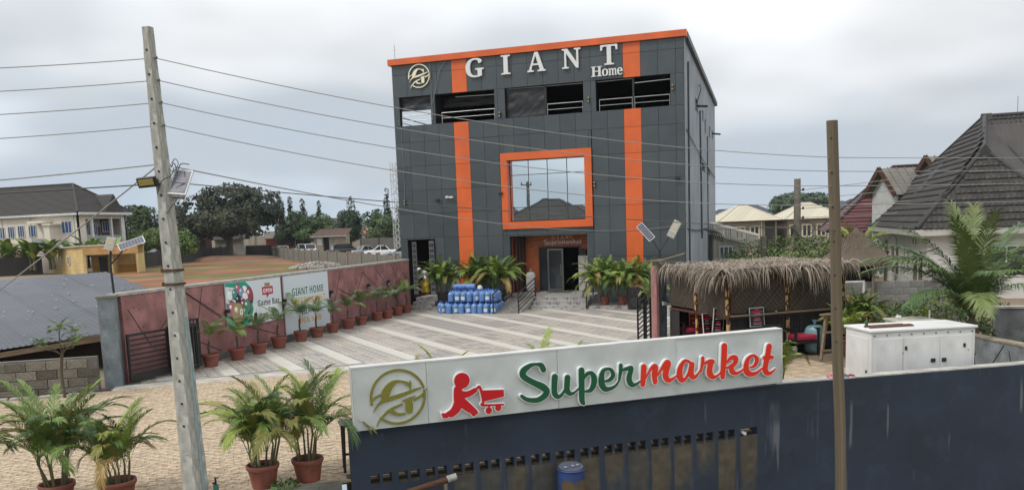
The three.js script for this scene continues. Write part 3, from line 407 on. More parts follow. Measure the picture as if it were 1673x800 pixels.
{
  const s = thing('supermarket_sign', 'long white sign with emblem, running figure and green and red lettering', 'sign', [11.394, 0.811, 26.827], WA);
  s.rotation.order = 'YXZ'; s.rotation.z = 0.0057;
  const acm = mat([0.66, 0.70, 0.70], { tx: 'mottle', rep: 0.6, rough: 0.4 }), xs = [0, 1.062, 3.08, 5.075, 7.06];
  for (let k = 0; k < 4; k++) part(s, 'panel', bx(xs[k + 1] - xs[k] - 0.006, 0.892, 0.012, (xs[k] + xs[k + 1]) / 2, 0.448, -0.006), acm, { rot: [0, rnd(-0.0015, 0.0015), 0] });
  part(s, 'frame', [span(0.004, 7.056, 0.004, 0.89, -0.17, -0.016)], M.concreteDark); part(s, 'edge_trim', [span(-0.01, 7.07, 0.895, 0.915, -0.18, 0.006), span(-0.012, 0, 0, 0.895, -0.18, 0.004), span(7.06, 7.072, 0, 0.895, -0.18, 0.004)], M.white);
  part(s, 'rivet', xs.flatMap((x, k) => [0.2, 0.45, 0.72].map((y) => cyl(0.006, 0.006, 0.006, 0, 0, 0, 6).rotateX(PI / 2).translate(clamp(x + 0.03, 0.03, 7.03), y, 0.002))), M.steel);
  const acryl = mat([0.74, 0.76, 0.76], { tx: null, rough: 0.35 }), green = mat([0.006, 0.085, 0.038], { tx: null, rough: 0.3 }), red = mat([0.68, 0.028, 0.012], { tx: null, rough: 0.3 }), crimson = mat([0.50, 0.006, 0.014], { tx: null, rough: 0.3 });
  const raised = (text, polys, m, k) => { const lift = 0.002 * (k % 3), bk = part(s, 'letter', shapesGeo(brush(text, 0.015, 0.008, polys), 0.055 + lift).translate(0, -0.811, 0.002), acryl); part(bk, 'letter_face', shapesGeo(brush(text, 0, 0.008, polys), 0.008).translate(0, -0.811, 0.059 + lift), m); return bk; };
  SCRIPT().forEach(([, t], k) => raised(t, [], k < 5 ? green : red, k));
  const P = (s) => s.split(' ').map((q) => q.split(',').map((n) => n / 1000));
  raised('1569,1398,116|1503,1272,61 1502,1177,67 1503,1081,67|1508,1089,67 1458,990,64 1385,927,50|1536,1102,67 1644,995,62 1730,925,45|1532,1198,54 1645,1192,45 1761,1239,35', [P('1395,985 1330,872 1255,880 1238,955 1300,945 1350,975'), P('1690,1010 1800,905 1715,845 1640,950')], crimson, 0).name = 'running_figure';
  raised('1798,1273,18 1836,1269,18 1873,1063,18 1849,1011,19 1964,996,15 2182,982,13|1952,915,50|1960,1000,10 1955,940,10|2099,940,47|2105,990,10 2100,950,10', [P('1842,1227 2198,1202 2193,1099 1867,1057')], crimson, 1).name = 'trolley';
  const brass = mat([0.50, 0.46, 0.15], { tx: null, rough: 0.14, metal: 0.9 });
  LOGO().forEach((sh, k) => part(s, 'emblem', shapesGeo(sh, 0.018 + 0.002 * k).translate(0.635, 0.439, 0.003), brass));
}

// ================================================================ car park side wall with banners, pillars, gates
{
  const wp = thing('boundary_wall', 'pink rendered boundary wall with grey coping beside the tiled yard', 'wall', [1.21, 0, 11.1], PI / 2 + 0.012);   // local x runs towards the building
  part(wp, 'wall_face', span(-9.0, 9.2, -0.1, 2.24, -0.1, 0.1), M.pink); part(wp, 'coping', span(-9.2, 9.2, 2.24, 2.31, -0.15, 0.13), M.concrete);
  part(wp, 'skirting', span(-8.9, 9.2, 0.0, 0.2, 0.1, 0.115), mat([0.19, 0.18, 0.175], { tx: 'concrete', rep: 1.4, rough: 0.6 }));
  const gm = mat([0.05, 0.035, 0.035], { rough: 0.9 });
  [[17.68, 2.14, 15.95, 1.2], [16.9, 2.17, 17.25, 1.0], [8.5, 2.17, 9.3, 0.69], [6.66, 1.99, 7.3, 1.1], [6.66, 1.99, 5.33, 1.3], [8.79, 1.51, 6.67, 0.75], [5.55, 2.16, 3.2, 0.4], [3.86, 2.18, 2.91, 1.15], [2.64, 1.74, 2.05, 1.29], [19.9, 1.87, 19.17, 0.85], [17.65, 2.1, 16.08, 1.21], [17.3, 0.7, 16.2, 0.25], [15.9, 1.1, 13.0, 0.3], [12.6, 1.9, 12.2, 0.25], [3.3, 2.0, 3.6, 0.6], [18.8, 1.2, 18.3, 1.6]]
    .forEach(([a, ya, b, yb]) => part(wp, 'groove', bar(V(11.1 - a, ya, 0.1), V(11.1 - b, yb, 0.1), 0.013, 5), gm));
}
for (const [z, y, where] of [[15.9, 1.34, 'at the near edge of the game bar banner'], [12.74, 1.36, 'between the two banners'], [9.48, 1.37, 'at the far edge of the plain text banner'], [6.35, 1.38, 'on bare pink wall, second from the doorway'], [4.4, 1.4, 'on bare pink wall, closest to the doorway']]) {
  const l = thing('wall_lamp', 'black box wall lamp ' + where, 'wall lamp', [1.44 - (20.3 - z) * 0.012 + 0.03, y, z], PI / 2); part(l, 'housing', [rbox(0.13, 0.10, 0.11, 0.01, 0, 0.06, 0.05), span(-0.05, 0.05, -0.12, 0.02, 0.0, 0.03)], M.blackSteel); part(l, 'shade', rbox(0.09, 0.13, 0.07, 0.01, 0, -0.055, 0.06), mat([0.35, 0.35, 0.36], { rough: 0.3 }));
}
{
  const bar1 = canvas(1024, 470, (c, w, h) => {
    c.fillStyle = '#d3dade'; c.fillRect(0, 0, w, h);
    c.save(); c.beginPath(); c.moveTo(0, 0); c.lineTo(350, 0); c.lineTo(430, 60); c.quadraticCurveTo(520, 140, 450, 260); c.lineTo(530, 470); c.lineTo(0, 470); c.closePath(); c.clip();
    c.fillStyle = '#159a80'; c.fillRect(0, 0, w, h); c.fillStyle = '#d9dfe2'; c.beginPath(); c.moveTo(0, 30); c.lineTo(430, 90); c.lineTo(400, 250); c.lineTo(0, 200); c.fill();
    const ball = (x, y, r, col, num) => { const g = c.createRadialGradient(x - r * 0.3, y - r * 0.45, r * 0.1, x, y, r); g.addColorStop(0, '#fff'); g.addColorStop(0.22, col); g.addColorStop(0.7, col); g.addColorStop(1, '#1c1414'); c.fillStyle = g; c.beginPath(); c.ellipse(x, y, r * 0.78, r, 0, 0, 7); c.fill(); if (num) { c.fillStyle = '#f4f0e6'; c.beginPath(); c.ellipse(x + r * 0.42, y - r * 0.1, r * 0.2, r * 0.3, 0, 0, 7); c.fill(); c.fillStyle = '#222'; c.font = `bold ${r * 0.4}px sans-serif`; c.textAlign = 'center'; c.fillText(num, x + r * 0.42, y + r * 0.03); } };
    ball(70, 130, 66, '#e4ecec'); ball(210, 70, 60, '#b0687c'); ball(330, 100, 66, '#e9edf0'); ball(150, 120, 60, '#4b8f8a'); ball(415, 150, 92, '#9c4456'); ball(270, 110, 60, '#8e97b8'); ball(205, 190, 62, '#1e2436'); ball(330, 170, 66, '#e8e8e8'); ball(90, 280, 96, '#bb6f78'); ball(290, 250, 74, '#8c3f50'); ball(360, 270, 84, '#5d8a74'); ball(310, 330, 76, '#4b8f6f'); ball(190, 330, 130, '#a8986a', '1');
    c.restore(); c.fillStyle = '#e8e6de'; c.save(); c.translate(400, 470); c.rotate(-1.05); c.fillRect(0, -20, 240, 36); c.restore(); c.fillStyle = '#20302c'; c.fillRect(470, 350, 56, 90); c.fillStyle = '#dfe6e8'; c.fillRect(530, 250, 500, 220);
    c.textAlign = 'center'; c.fillStyle = '#b8a17c'; c.fillRect(700, 40, 110, 42); c.fillStyle = '#4a2a20'; c.font = 'bold 34px sans-serif'; c.fillText('NOW', 755, 74); c.fillStyle = '#a8243f'; c.beginPath(); c.moveTo(650, 84); c.lineTo(862, 84); c.lineTo(862, 172); c.lineTo(780, 172); c.lineTo(735, 214); c.lineTo(728, 172); c.lineTo(650, 172); c.fill();
    c.fillStyle = '#f2eef0'; c.font = 'bold 66px sans-serif'; c.fillText('OPEN', 756, 152); c.fillStyle = '#16181c'; c.font = 'bold 92px sans-serif'; c.fillText('Game Bar', 762, 288); c.font = 'bold 44px sans-serif'; c.fillText('@', 762, 346);
  });
  const bar2 = canvas(768, 500, (c, w, h) => {
    c.fillStyle = '#cdd6dc'; c.fillRect(0, 0, w, h); c.textAlign = 'center'; const row = (t, y, col, px, mx) => { c.font = `bold ${px}px sans-serif`; c.fillStyle = col; c.strokeStyle = '#f0f3f4'; c.lineWidth = 5; c.strokeText(t, 400, y, mx); c.fillText(t, 400, y, mx); };
    row('GIANT HOME', 178, '#0d5a48', 92, 560); row('SUPERMARKET', 264, '#d0a03c', 88, 620); row('ISLAND', 352, '#0d5a48', 78, 330); row('OPEN NOW', 436, '#c98f3a', 78, 420);
  });
  const zx = (z) => 1.44 - (20.3 - z) * 0.012;
  const banner = (label, z0, z1, y0, y1, t) => { const b = thing('banner', label, 'banner', [zx((z0 + z1) / 2) + 0.02, (y0 + y1) / 2, (z0 + z1) / 2], PI / 2 + 0.012); part(b, 'printed_sheet', new THREE.PlaneGeometry(z0 - z1, y1 - y0).translate(0, 0, 0.022), new THREE.MeshStandardMaterial({ map: t, roughness: 0.55 })); part(b, 'backing', bx(z0 - z1 + 0.02, y1 - y0 + 0.02, 0.03), M.white); };
  banner('game bar banner with billiard balls on pink wall', 15.88, 12.86, 0.84, 2.215, bar1); banner('white banner lettered in green and ochre on pink wall', 12.68, 9.64, 0.24, 2.215, bar2);
}
{
  const blue = mat([0.26, 0.31, 0.335], { tx: 'concrete', rep: 1, rough: 0.9, bump: 0.006 });
  const p1 = thing('gate_pillar', 'grey blue gate pillar at the near end of the pink wall', 'pillar', [1.30, 0, 20.42], WA); part(p1, 'shaft', [span(-0.2, 0.2, -0.3, 2.22, -0.25, 0.25)], blue); part(p1, 'cap', span(-0.23, 0.23, 2.22, 2.28, -0.28, 0.28), M.concreteDark);
  const p2 = thing('gate_pillar', 'dark grey gate pillar with pink edge and arrow outline beside thatched hut', 'pillar', [13.98, 0, 12.5], WA); part(p2, 'shaft', span(-0.125, 0.14, -0.2, 2.3, -0.2, 0.1), mat([0.085, 0.105, 0.125], { tx: 'concrete', rep: 1, rough: 0.9 })); part(p2, 'pink_edge', span(-0.205, -0.127, -0.2, 2.3, -0.22, 0.12), M.pink);
  const pts = [[0.12, 1.75], [0.08, 1.72], [-0.08, 1.12], [0.0, 0.98], [-0.06, 0.62], [0.13, 1.05]].map(([x, y]) => V(x, y, 0.105)); part(p2, 'groove', pts.slice(1).map((p, k) => bar(pts[k], p, 0.012, 5)), M.black);
  const lp = part(p2, 'lamp', rbox(0.13, 0.13, 0.08, 0.02, 0.03, 1.2, 0.15), mat([0.45, 0.52, 0.56], { rough: 0.25 })); part(lp, 'bracket', span(-0.04, 0.1, 1.27, 1.31, 0.1, 0.2), M.blackSteel);
  // open gates
  const gate = (name, label, pos, ry, build) => { const g = thing(name, label, 'gate', pos, ry); build(g); return g; };
  gate('slatted_gate', 'black steel gate leaf with level bars open against the pink wall', [1.66, 0, 20.3], PI / 2 - 0.10, (g) => { part(g, 'frame', [span(0, 0.05, 0.08, 1.28, -0.03, 0.03), span(1.28, 1.36, 0.08, 1.28, -0.03, 0.03), span(0.05, 1.28, 1.22, 1.28, -0.03, 0.03), span(0.05, 1.28, 0.08, 0.26, -0.02, 0.02)], M.blackSteel); for (let k = 0; k < 7; k++) part(g, 'slat', span(0.05, 1.28, 0.35 + k * 0.125, 0.39 + k * 0.125, -0.015, 0.015), M.blackSteel); });
  gate('folded_gate', 'stack of folded black gate leaves behind the concrete pole', [1.80, 0, 18.98], PI / 2 - 0.1, (g) => { for (let k = 0; k < 5; k++) part(g, 'leaf', [0, 1, 2, 3, 4, 5].flatMap((i) => [bx(0.05, 1.2, 0.03, i * 0.15, 0.72, k * 0.07), ...(i ? [] : [bx(0.8, 0.05, 0.03, 0.37, 0.2, k * 0.07 + 0.012), bx(0.8, 0.05, 0.03, 0.37, 1.28, k * 0.07 + 0.012)])]), M.blackSteel); });
  gate('lattice_gate', 'black lattice gate panel standing by the nearest potted palm', [1.75, 0, 18.42], PI / 2 - 0.25, (g) => { part(g, 'frame', [span(0, 0.05, 0.06, 1.42, -0.03, 0.03), span(0.55, 0.6, 0.06, 1.42, -0.03, 0.03), span(0.05, 0.55, 1.37, 1.42, -0.03, 0.03), span(0.05, 0.55, 0.06, 0.11, -0.03, 0.03)], M.blackSteel); for (let k = 0; k < 9; k++) part(g, 'slat', span(0.05, 0.55, 0.2 + k * 0.13, 0.25 + k * 0.13, -0.015, 0.015), M.blackSteel); for (let k = 0; k < 4; k++) part(g, 'bar', span(0.12 + k * 0.11, 0.15 + k * 0.11, 0.11, 1.37, -0.03, -0.017), M.blackSteel); part(g, 'wheel', cyl(0.06, 0.06, 0.04, 0, 0, 0, 14).rotateX(PI / 2).translate(0.5, 0.05, 0.05), M.wood); });
  gate('picket_gate', 'folded black gate with slanted pickets by the hut pillar', [13.2, 0, 12.12], 0.75, (g) => { for (let k = 0; k < 4; k++) { const z = k * 0.10; part(g, 'leaf', [span(k * 0.16, k * 0.16 + 0.05, 0.05, 1.32, z, z + 0.03), span(k * 0.16 + 0.30, k * 0.16 + 0.35, 0.05, 1.38, z, z + 0.03), ...Array.from({ length: 9 }, (_, i) => bar(V(k * 0.16 + 0.04, 0.1 + i * 0.135, z + 0.015), V(k * 0.16 + 0.31, 0.26 + i * 0.135, z + 0.015), 0.022, 4))], M.blackSteel); } });
}

// ================================================================ thatched hut outside the gate: corner post nearest the road
{
  const h = thing('thatched_hut', 'thatched roadside hut with woven bamboo screens and spotted posts', 'hut', [16.02, 0, 15.43], WA);   // local +x along the road, -z back to the pillar
  const bark = tex(256, 32, (u, v) => { const n = fbm(u * 30, v * 5, 5, 2, 0), k = sstep(0.44, 0.52, n); return [lerp(0.24, 0.72, k), lerp(0.14, 0.58, k), lerp(0.09, 0.38, k)]; }), postM = mat(0xffffff, { tx: null, map: bark, rough: 0.9 });
  for (const [x, z] of [[0, 0], [1.78, 0], [3.55, 0], [0, -1.55]]) part(h, 'post', tube([V(x, -0.1, z), V(x + 0.015, 0.7, z), V(x - 0.02, 1.5, z), V(x + 0.005, 2.32, z)], x === 0 && z ? 0.04 : 0.052, 16, 9), postM);
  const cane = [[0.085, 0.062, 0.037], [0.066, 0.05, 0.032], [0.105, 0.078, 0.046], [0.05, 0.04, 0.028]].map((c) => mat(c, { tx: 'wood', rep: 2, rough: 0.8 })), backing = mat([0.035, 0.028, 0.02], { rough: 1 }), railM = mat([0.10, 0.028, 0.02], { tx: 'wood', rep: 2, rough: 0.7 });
  // woven screen in a local frame: width w, from y0 to y1; strips cross both ways
  const screen = (x, z, ry, w, y0, y1, dark) => {
    const hgt = y1 - y0, mats = [[], [], [], []], g = bx(1, 0.032, 0.006), M0 = new THREE.Matrix4().makeRotationY(ry).setPosition(x, 0, z);
    for (const dir of [1, -1]) for (let k = -hgt; k < w; k += dir > 0 ? 0.042 : 0.14) {
      // a strip starts at (k, y0) and climbs at 45 degrees; clipped to the panel
      const a = Math.max(0, -k), b = Math.min(hgt, w - k); if (b - a < 0.03) continue; const cx = k + (a + b) / 2, cy = y0 + (a + b) / 2, len = (b - a) * 1.41;
      const m = M4(dir > 0 ? cx : w - cx, cy, dir > 0 ? 0.004 : 0.011, 0, rnd(-0.01, 0.01), dir * PI / 4, [len, dir > 0 ? 1 : 0.8, 1]).premultiply(M0); mats[dir > 0 ? (hash3(Math.round(k * 50), 3, dark) * 4) | 0 : 3].push(m);
    }
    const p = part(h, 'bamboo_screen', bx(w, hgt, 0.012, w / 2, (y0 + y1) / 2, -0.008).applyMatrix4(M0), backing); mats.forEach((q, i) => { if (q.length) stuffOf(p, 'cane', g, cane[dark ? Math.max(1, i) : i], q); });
  };
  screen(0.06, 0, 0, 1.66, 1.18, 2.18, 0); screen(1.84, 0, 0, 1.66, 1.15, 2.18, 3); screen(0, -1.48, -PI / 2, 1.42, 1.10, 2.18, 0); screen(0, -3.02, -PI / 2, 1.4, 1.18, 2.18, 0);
  // dark board behind the second street panel and the slatted dado
  part(h, 'rail', [bx(1.68, 0.07, 0.05, 0.89, 1.08, 0.02), bx(1.66, 0.07, 0.05, 2.67, 1.08, 0.02), bx(0.05, 0.06, 1.45, 0.02, 1.07, -0.78), bx(0.05, 0.06, 1.4, 0.02, 1.09, -2.35), bx(1.68, 0.06, 0.05, 0.89, 2.2, 0.0), bx(1.66, 0.06, 0.05, 2.67, 2.2, 0.0), bx(0.03, 1.25, 0.05, 0.09, 1.7, 0.015)], railM);
  part(h, 'shelf', bx(3.5, 0.03, 0.22, 1.78, 1.13, 0.06), M.oldWood);
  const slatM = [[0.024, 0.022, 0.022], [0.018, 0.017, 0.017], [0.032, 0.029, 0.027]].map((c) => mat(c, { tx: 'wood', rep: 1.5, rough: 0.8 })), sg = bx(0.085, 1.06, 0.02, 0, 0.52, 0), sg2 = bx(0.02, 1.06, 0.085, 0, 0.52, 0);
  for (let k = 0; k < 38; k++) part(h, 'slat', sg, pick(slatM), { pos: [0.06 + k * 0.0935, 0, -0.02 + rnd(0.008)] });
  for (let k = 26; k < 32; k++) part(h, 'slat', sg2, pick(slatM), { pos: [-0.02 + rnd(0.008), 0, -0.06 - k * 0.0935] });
  part(h, 'side_screen', [span(3.54, 3.58, 0, 2.2, -2.9, -0.02), span(0.05, 3.55, 0, 2.2, -3.05, -3.0), span(0.1, 3.5, 0.01, 0.03, -2.95, -0.1)], backing);
  // thatch: a bed of dry fronds with long strands hanging over the eaves
  const bed = [], straw = [[], [], []];
  const strand = (o, out, len, lift, w) => { // out: horizontal direction; ribbon that leaves along out and falls
    const side = V(out.z, 0, -out.x), pos = [], n = 5; let p = o.clone(), a = lift; const P = [];
    for (let i = 0; i <= n; i++) { P.push(p.clone()); a -= (1.5 + lift) / n * (0.7 + 0.6 * rnd()); p = p.clone().addScaledVector(out, Math.cos(Math.max(a, -1.45)) * len / n).add(V(0, Math.sin(Math.max(a, -1.45)) * len / n, 0)); }
    const tw = rnd(-0.5, 0.5), wv = side.clone().multiplyScalar(Math.cos(tw)).add(V(0, Math.sin(tw), 0));
    for (let i = 0; i < n; i++) { const r0 = w * (1 - (i / n) ** 2 * 0.85), r1 = w * (1 - ((i + 1) / n) ** 2 * 0.85), A = P[i].clone().addScaledVector(wv, r0), B = P[i].clone().addScaledVector(wv, -r0), C = P[i + 1].clone().addScaledVector(wv, -r1), D = P[i + 1].clone().addScaledVector(wv, r1); for (const q of [A, B, C, A, C, D]) pos.push(q.x, q.y, q.z); }
    return pos;
  };
  const eaves = [[V(-0.35, 0, 0.28), V(3.75, 0, 0.28), V(0, 0, 1), 1], [V(-0.3, 0, 0.25), V(-0.3, 0, -3.3), V(-1, 0, 0), 1]];
  for (const [a, b, out] of eaves) {
    const L = a.distanceTo(b), along = b.clone().sub(a).normalize();
    for (let t = 0; t < L; t += 0.0078) {
      const clump = fbm(t * 1.5 + 3 * out.x + 2, 0.5, 7, 3), fine = rnd(), len = lerp(0.10, 0.95, clamp((clump - 0.40) * 3.2) * (a.x > -0.32 ? sstep(2.6, 0.8, t) * 0.8 + 0.2 : 1)) * (0.45 + 0.65 * fine), dirn = out.clone().addScaledVector(along, rnd(-0.45, 0.45)).normalize();
      const o = a.clone().addScaledVector(along, t).addScaledVector(out, rnd(-0.45, 0.02)).add(V(0, 2.31 + rnd(-0.05, 0.04) + 0.05 * clump, 0)); straw[(rnd(3)) | 0].push(...strand(o, dirn, len + 0.12, rnd(-0.25, 0.3), rnd(0.007, 0.021)));
    }
  }
  for (let k = 0; k < 1700; k++) { const x = rnd(-0.35, 3.85), z = rnd(-3.3, 0.3), an = rnd(2 * PI), out = V(Math.cos(an) * 0.6 - 0.2, 0, Math.sin(an) * 0.4 + 0.5).normalize(); straw[(rnd(3)) | 0].push(...strand(V(x, 2.34 + rnd(0.06) + 0.05 * fbm(x, z, 3, 2), z), out, rnd(0.4, 0.9), rnd(-0.05, 0.2), rnd(0.007, 0.016))); }
  const roof = part(h, 'thatch_roof', [bx(4.05, 0.10, 3.5, 1.75, 2.28, -1.5)], mat([0.17, 0.135, 0.09], { tx: 'wood', rep: 2, rough: 1 }));
  straw.forEach((pos, k) => { const g = new THREE.BufferGeometry(); g.setAttribute('position', new THREE.Float32BufferAttribute(pos, 3)); g.computeVertexNormals(); part(roof, 'thatch_strand', g, mat([[0.205, 0.168, 0.13], [0.125, 0.102, 0.08], [0.30, 0.25, 0.195]][k], { tx: null, rough: 0.95, side: THREE.DoubleSide }), { kind: 'stuff' }); });
  const pl = thing('loose_plank', 'short weathered planks lying on the thatch above the pillar', 'plank', [13.95, 2.42, 13.2], 0.3); part(pl, 'board', bx(0.95, 0.03, 0.16, 0.35, 0.12, 0, 0, 0, 0.25), M.oldWood); part(pl, 'board', bx(1.0, 0.03, 0.12, 0.1, 0.04, 0.1, 0.25, 0, -0.06), M.oldWood); part(pl, 'board', bx(0.7, 0.025, 0.08, 0, 0.07, -0.15, 0.9, 0, 0.02), M.wood);
}

// ================================================================ plants
const leafMat = (c, o = {}) => mat(c, { tx: null, rough: 0.55, side: THREE.DoubleSide, ...o });
const LEAF = { green: leafMat([0.135, 0.21, 0.04]), fresh: leafMat([0.26, 0.33, 0.05]), deep: leafMat([0.065, 0.12, 0.035]), olive: leafMat([0.235, 0.225, 0.055]), dry: leafMat([0.30, 0.20, 0.055]), brown: leafMat([0.20, 0.135, 0.07]), grey: leafMat([0.135, 0.165, 0.085]), coco: leafMat([0.095, 0.145, 0.042]), coco2: leafMat([0.135, 0.175, 0.05]) };
const stemM = mat([0.17, 0.15, 0.075], { tx: 'wood', rep: 3, rough: 0.8 }), trunkM = mat([0.15, 0.12, 0.085], { tx: 'wood', rep: 2, rough: 0.95, bump: 0.01 });
// one palm frond along +x, curving from angle a0 to a1 off the vertical; leaflets on both sides
function frond(L, n, ll, lw, a0, a1, { s0 = 0.22, droop = 0.25, fold = 0.35, fwd = [1.15, 0.45], pw = 1.2 } = {}) {
  const pos = [], tri = (a, b, c) => pos.push(a.x, a.y, a.z, b.x, b.y, b.z, c.x, c.y, c.z), N = 14, P = [V(0, 0, 0)], ang = (s) => a0 + (a1 - a0) * s ** pw;
  for (let i = 0; i < N; i++) { const a = ang((i + 0.5) / N); P.push(P[i].clone().add(V(Math.sin(a), Math.cos(a), 0).multiplyScalar(L / N))); }
  const at = (s) => { const i = Math.min(N - 1, Math.floor(s * N)); return P[i].clone().lerp(P[i + 1], s * N - i); };
  for (let i = 0; i < N; i++) { const r0 = L * 0.008 * (1 - i / N * 0.8), r1 = L * 0.008 * (1 - (i + 1) / N * 0.8); for (const [dy, dz] of [[0, 1], [1, -0.5], [-1, -0.5]]) { const w0 = V(0, dy * r0, dz * r0), w1 = V(0, dy * r1, dz * r1), o0 = V(0, dz * r0 * 0.6, -dy * r0), o1 = V(0, dz * r1 * 0.6, -dy * r1); tri(P[i].clone().add(w0), P[i].clone().add(o0), P[i + 1].clone().add(o1)); tri(P[i].clone().add(w0), P[i + 1].clone().add(o1), P[i + 1].clone().add(w1)); } }
  for (let i = 0; i < n; i++) for (const sd of [1, -1]) {
    const s = s0 + (1 - s0) * (i + 0.5 + rnd(-0.3, 0.3)) / n, a = ang(s), t = V(Math.sin(a), Math.cos(a), 0), up = V(-Math.cos(a), Math.sin(a), 0), b = lerp(fwd[0], fwd[1], s) + rnd(-0.12, 0.12), len = ll * (0.35 + 0.65 * Math.sin(PI * clamp(0.12 + 0.82 * s)) ** 0.7) * rnd(0.85, 1.1);
    const d = t.clone().multiplyScalar(Math.cos(b)).addScaledVector(V(0, 0, sd), Math.sin(b) * Math.cos(fold)).addScaledVector(up, Math.sin(b) * Math.sin(fold) + rnd(-0.12, 0.12)).normalize();
    const w = t.clone().addScaledVector(d, -t.dot(d)).normalize().multiplyScalar(lw * rnd(0.85, 1.15)), o = at(Math.min(s, 0.995)), m = o.clone().addScaledVector(d, len * 0.5).add(V(0, -droop * len * 0.12, 0)), e = o.clone().addScaledVector(d, len * 0.95).add(V(0, -droop * len * 0.55, 0));
    const A = o.clone().addScaledVector(w, 0.45), B = o.clone().addScaledVector(w, -0.45), C = m.clone().addScaledVector(w, 1), D = m.clone().addScaledVector(w, -1); tri(A, B, D); tri(A, D, C); tri(C, D, e);
  }
  const g = new THREE.BufferGeometry(); g.setAttribute('position', new THREE.Float32BufferAttribute(pos, 3)); g.computeVertexNormals(); return g;
}
const FR = {
  areca: [0, 1, 2, 3, 4].map((k) => frond(1, 58, 0.25, 0.0056, 0.06 + 0.12 * k, 0.95 + 0.44 * k, { droop: 0.7, fold: 0.5, s0: 0.2, pw: 1.7, fwd: [0.92, 0.36] })),
  pot: [0, 1, 2, 3].map((k) => frond(1, 26, 0.38, 0.013, 0.10 + 0.14 * k, 1.15 + 0.36 * k, { droop: 0.8, fold: 0.35, s0: 0.22, pw: 1.3, fwd: [1.05, 0.45] })),
  coco: [0, 1, 2, 3].map((k) => frond(1, 85, 0.235, 0.0052, 0.08 + 0.1 * k, 0.7 + 0.42 * k, { droop: 0.7, fold: 0.2, s0: 0.14, fwd: [1.1, 0.5] })),
};
const potGeo = (r, h, rim = 0.035) => lathe([[0.0, 0], [r * 0.68, 0], [r * 0.72, 0.012], [r * 0.93, h * 0.8], [r * 0.96, h - rim * 2], [r * 1.0, h - rim * 1.9], [r * 1.04, h - rim], [r * 1.03, h], [r * 0.95, h], [r * 0.92, h - 0.04], [r * 0.9, h - 0.07]], 24);
// several stems, each with its own fronds; every frond is a part
function areca(root, y0, height, spread, stems, per, mix) {
  for (let s = 0; s < stems; s++) {
    const a = (s / stems) * 2 * PI + rnd(0.9), r = spread * (s ? rnd(0.05, 0.11) : 0.02), lean = rnd(0.08, 0.4), h = height * rnd(0.10, 0.38), b = V(Math.cos(a) * r, y0, Math.sin(a) * r), t = V(Math.cos(a) * (r + h * lean), y0 + h, Math.sin(a) * (r + h * lean));
    part(root, 'stem', bar(b, t, 0.02, 6, 0.013), stemM);
    for (let f = 0; f < per; f++) { const low = f / per, m = low > 0.7 && rnd() < 0.4 ? pick([LEAF.dry, LEAF.olive, LEAF.olive]) : LEAF[pick(mix)]; part(root, 'frond', FR.areca[Math.min(4, Math.floor(low * 4.2 + rnd(1.1)))], m, { pos: [t.x, t.y - 0.12 * low * h, t.z], rot: [rnd(-0.25, 0.25), a + rnd(-1.2, 1.2) + f * 2.4, rnd(-0.2, 0.15)], scale: Math.min((height - h) * 1.12, height * 0.9) * rnd(0.82, 1.18) }); }
  }
}
function pottedAreca(label, [x, y, z], height, stems, per, group, { r = 0.27, h = 0.42, potM = M.terracotta, mix = ['green', 'green', 'fresh', 'olive', 'deep'], spread = 1.6 } = {}) {
  const t = thing('potted_palm', label, 'potted palm', [x, y, z], rnd(6), group); const p = part(t, 'pot', potGeo(r, h), potM); part(p, 'soil', new THREE.CircleGeometry(r * 0.9, 20).rotateX(-PI / 2).translate(0, h - 0.06, 0), M.soil); areca(t, h - 0.06, height - h, spread, stems, per, mix); return t;
}
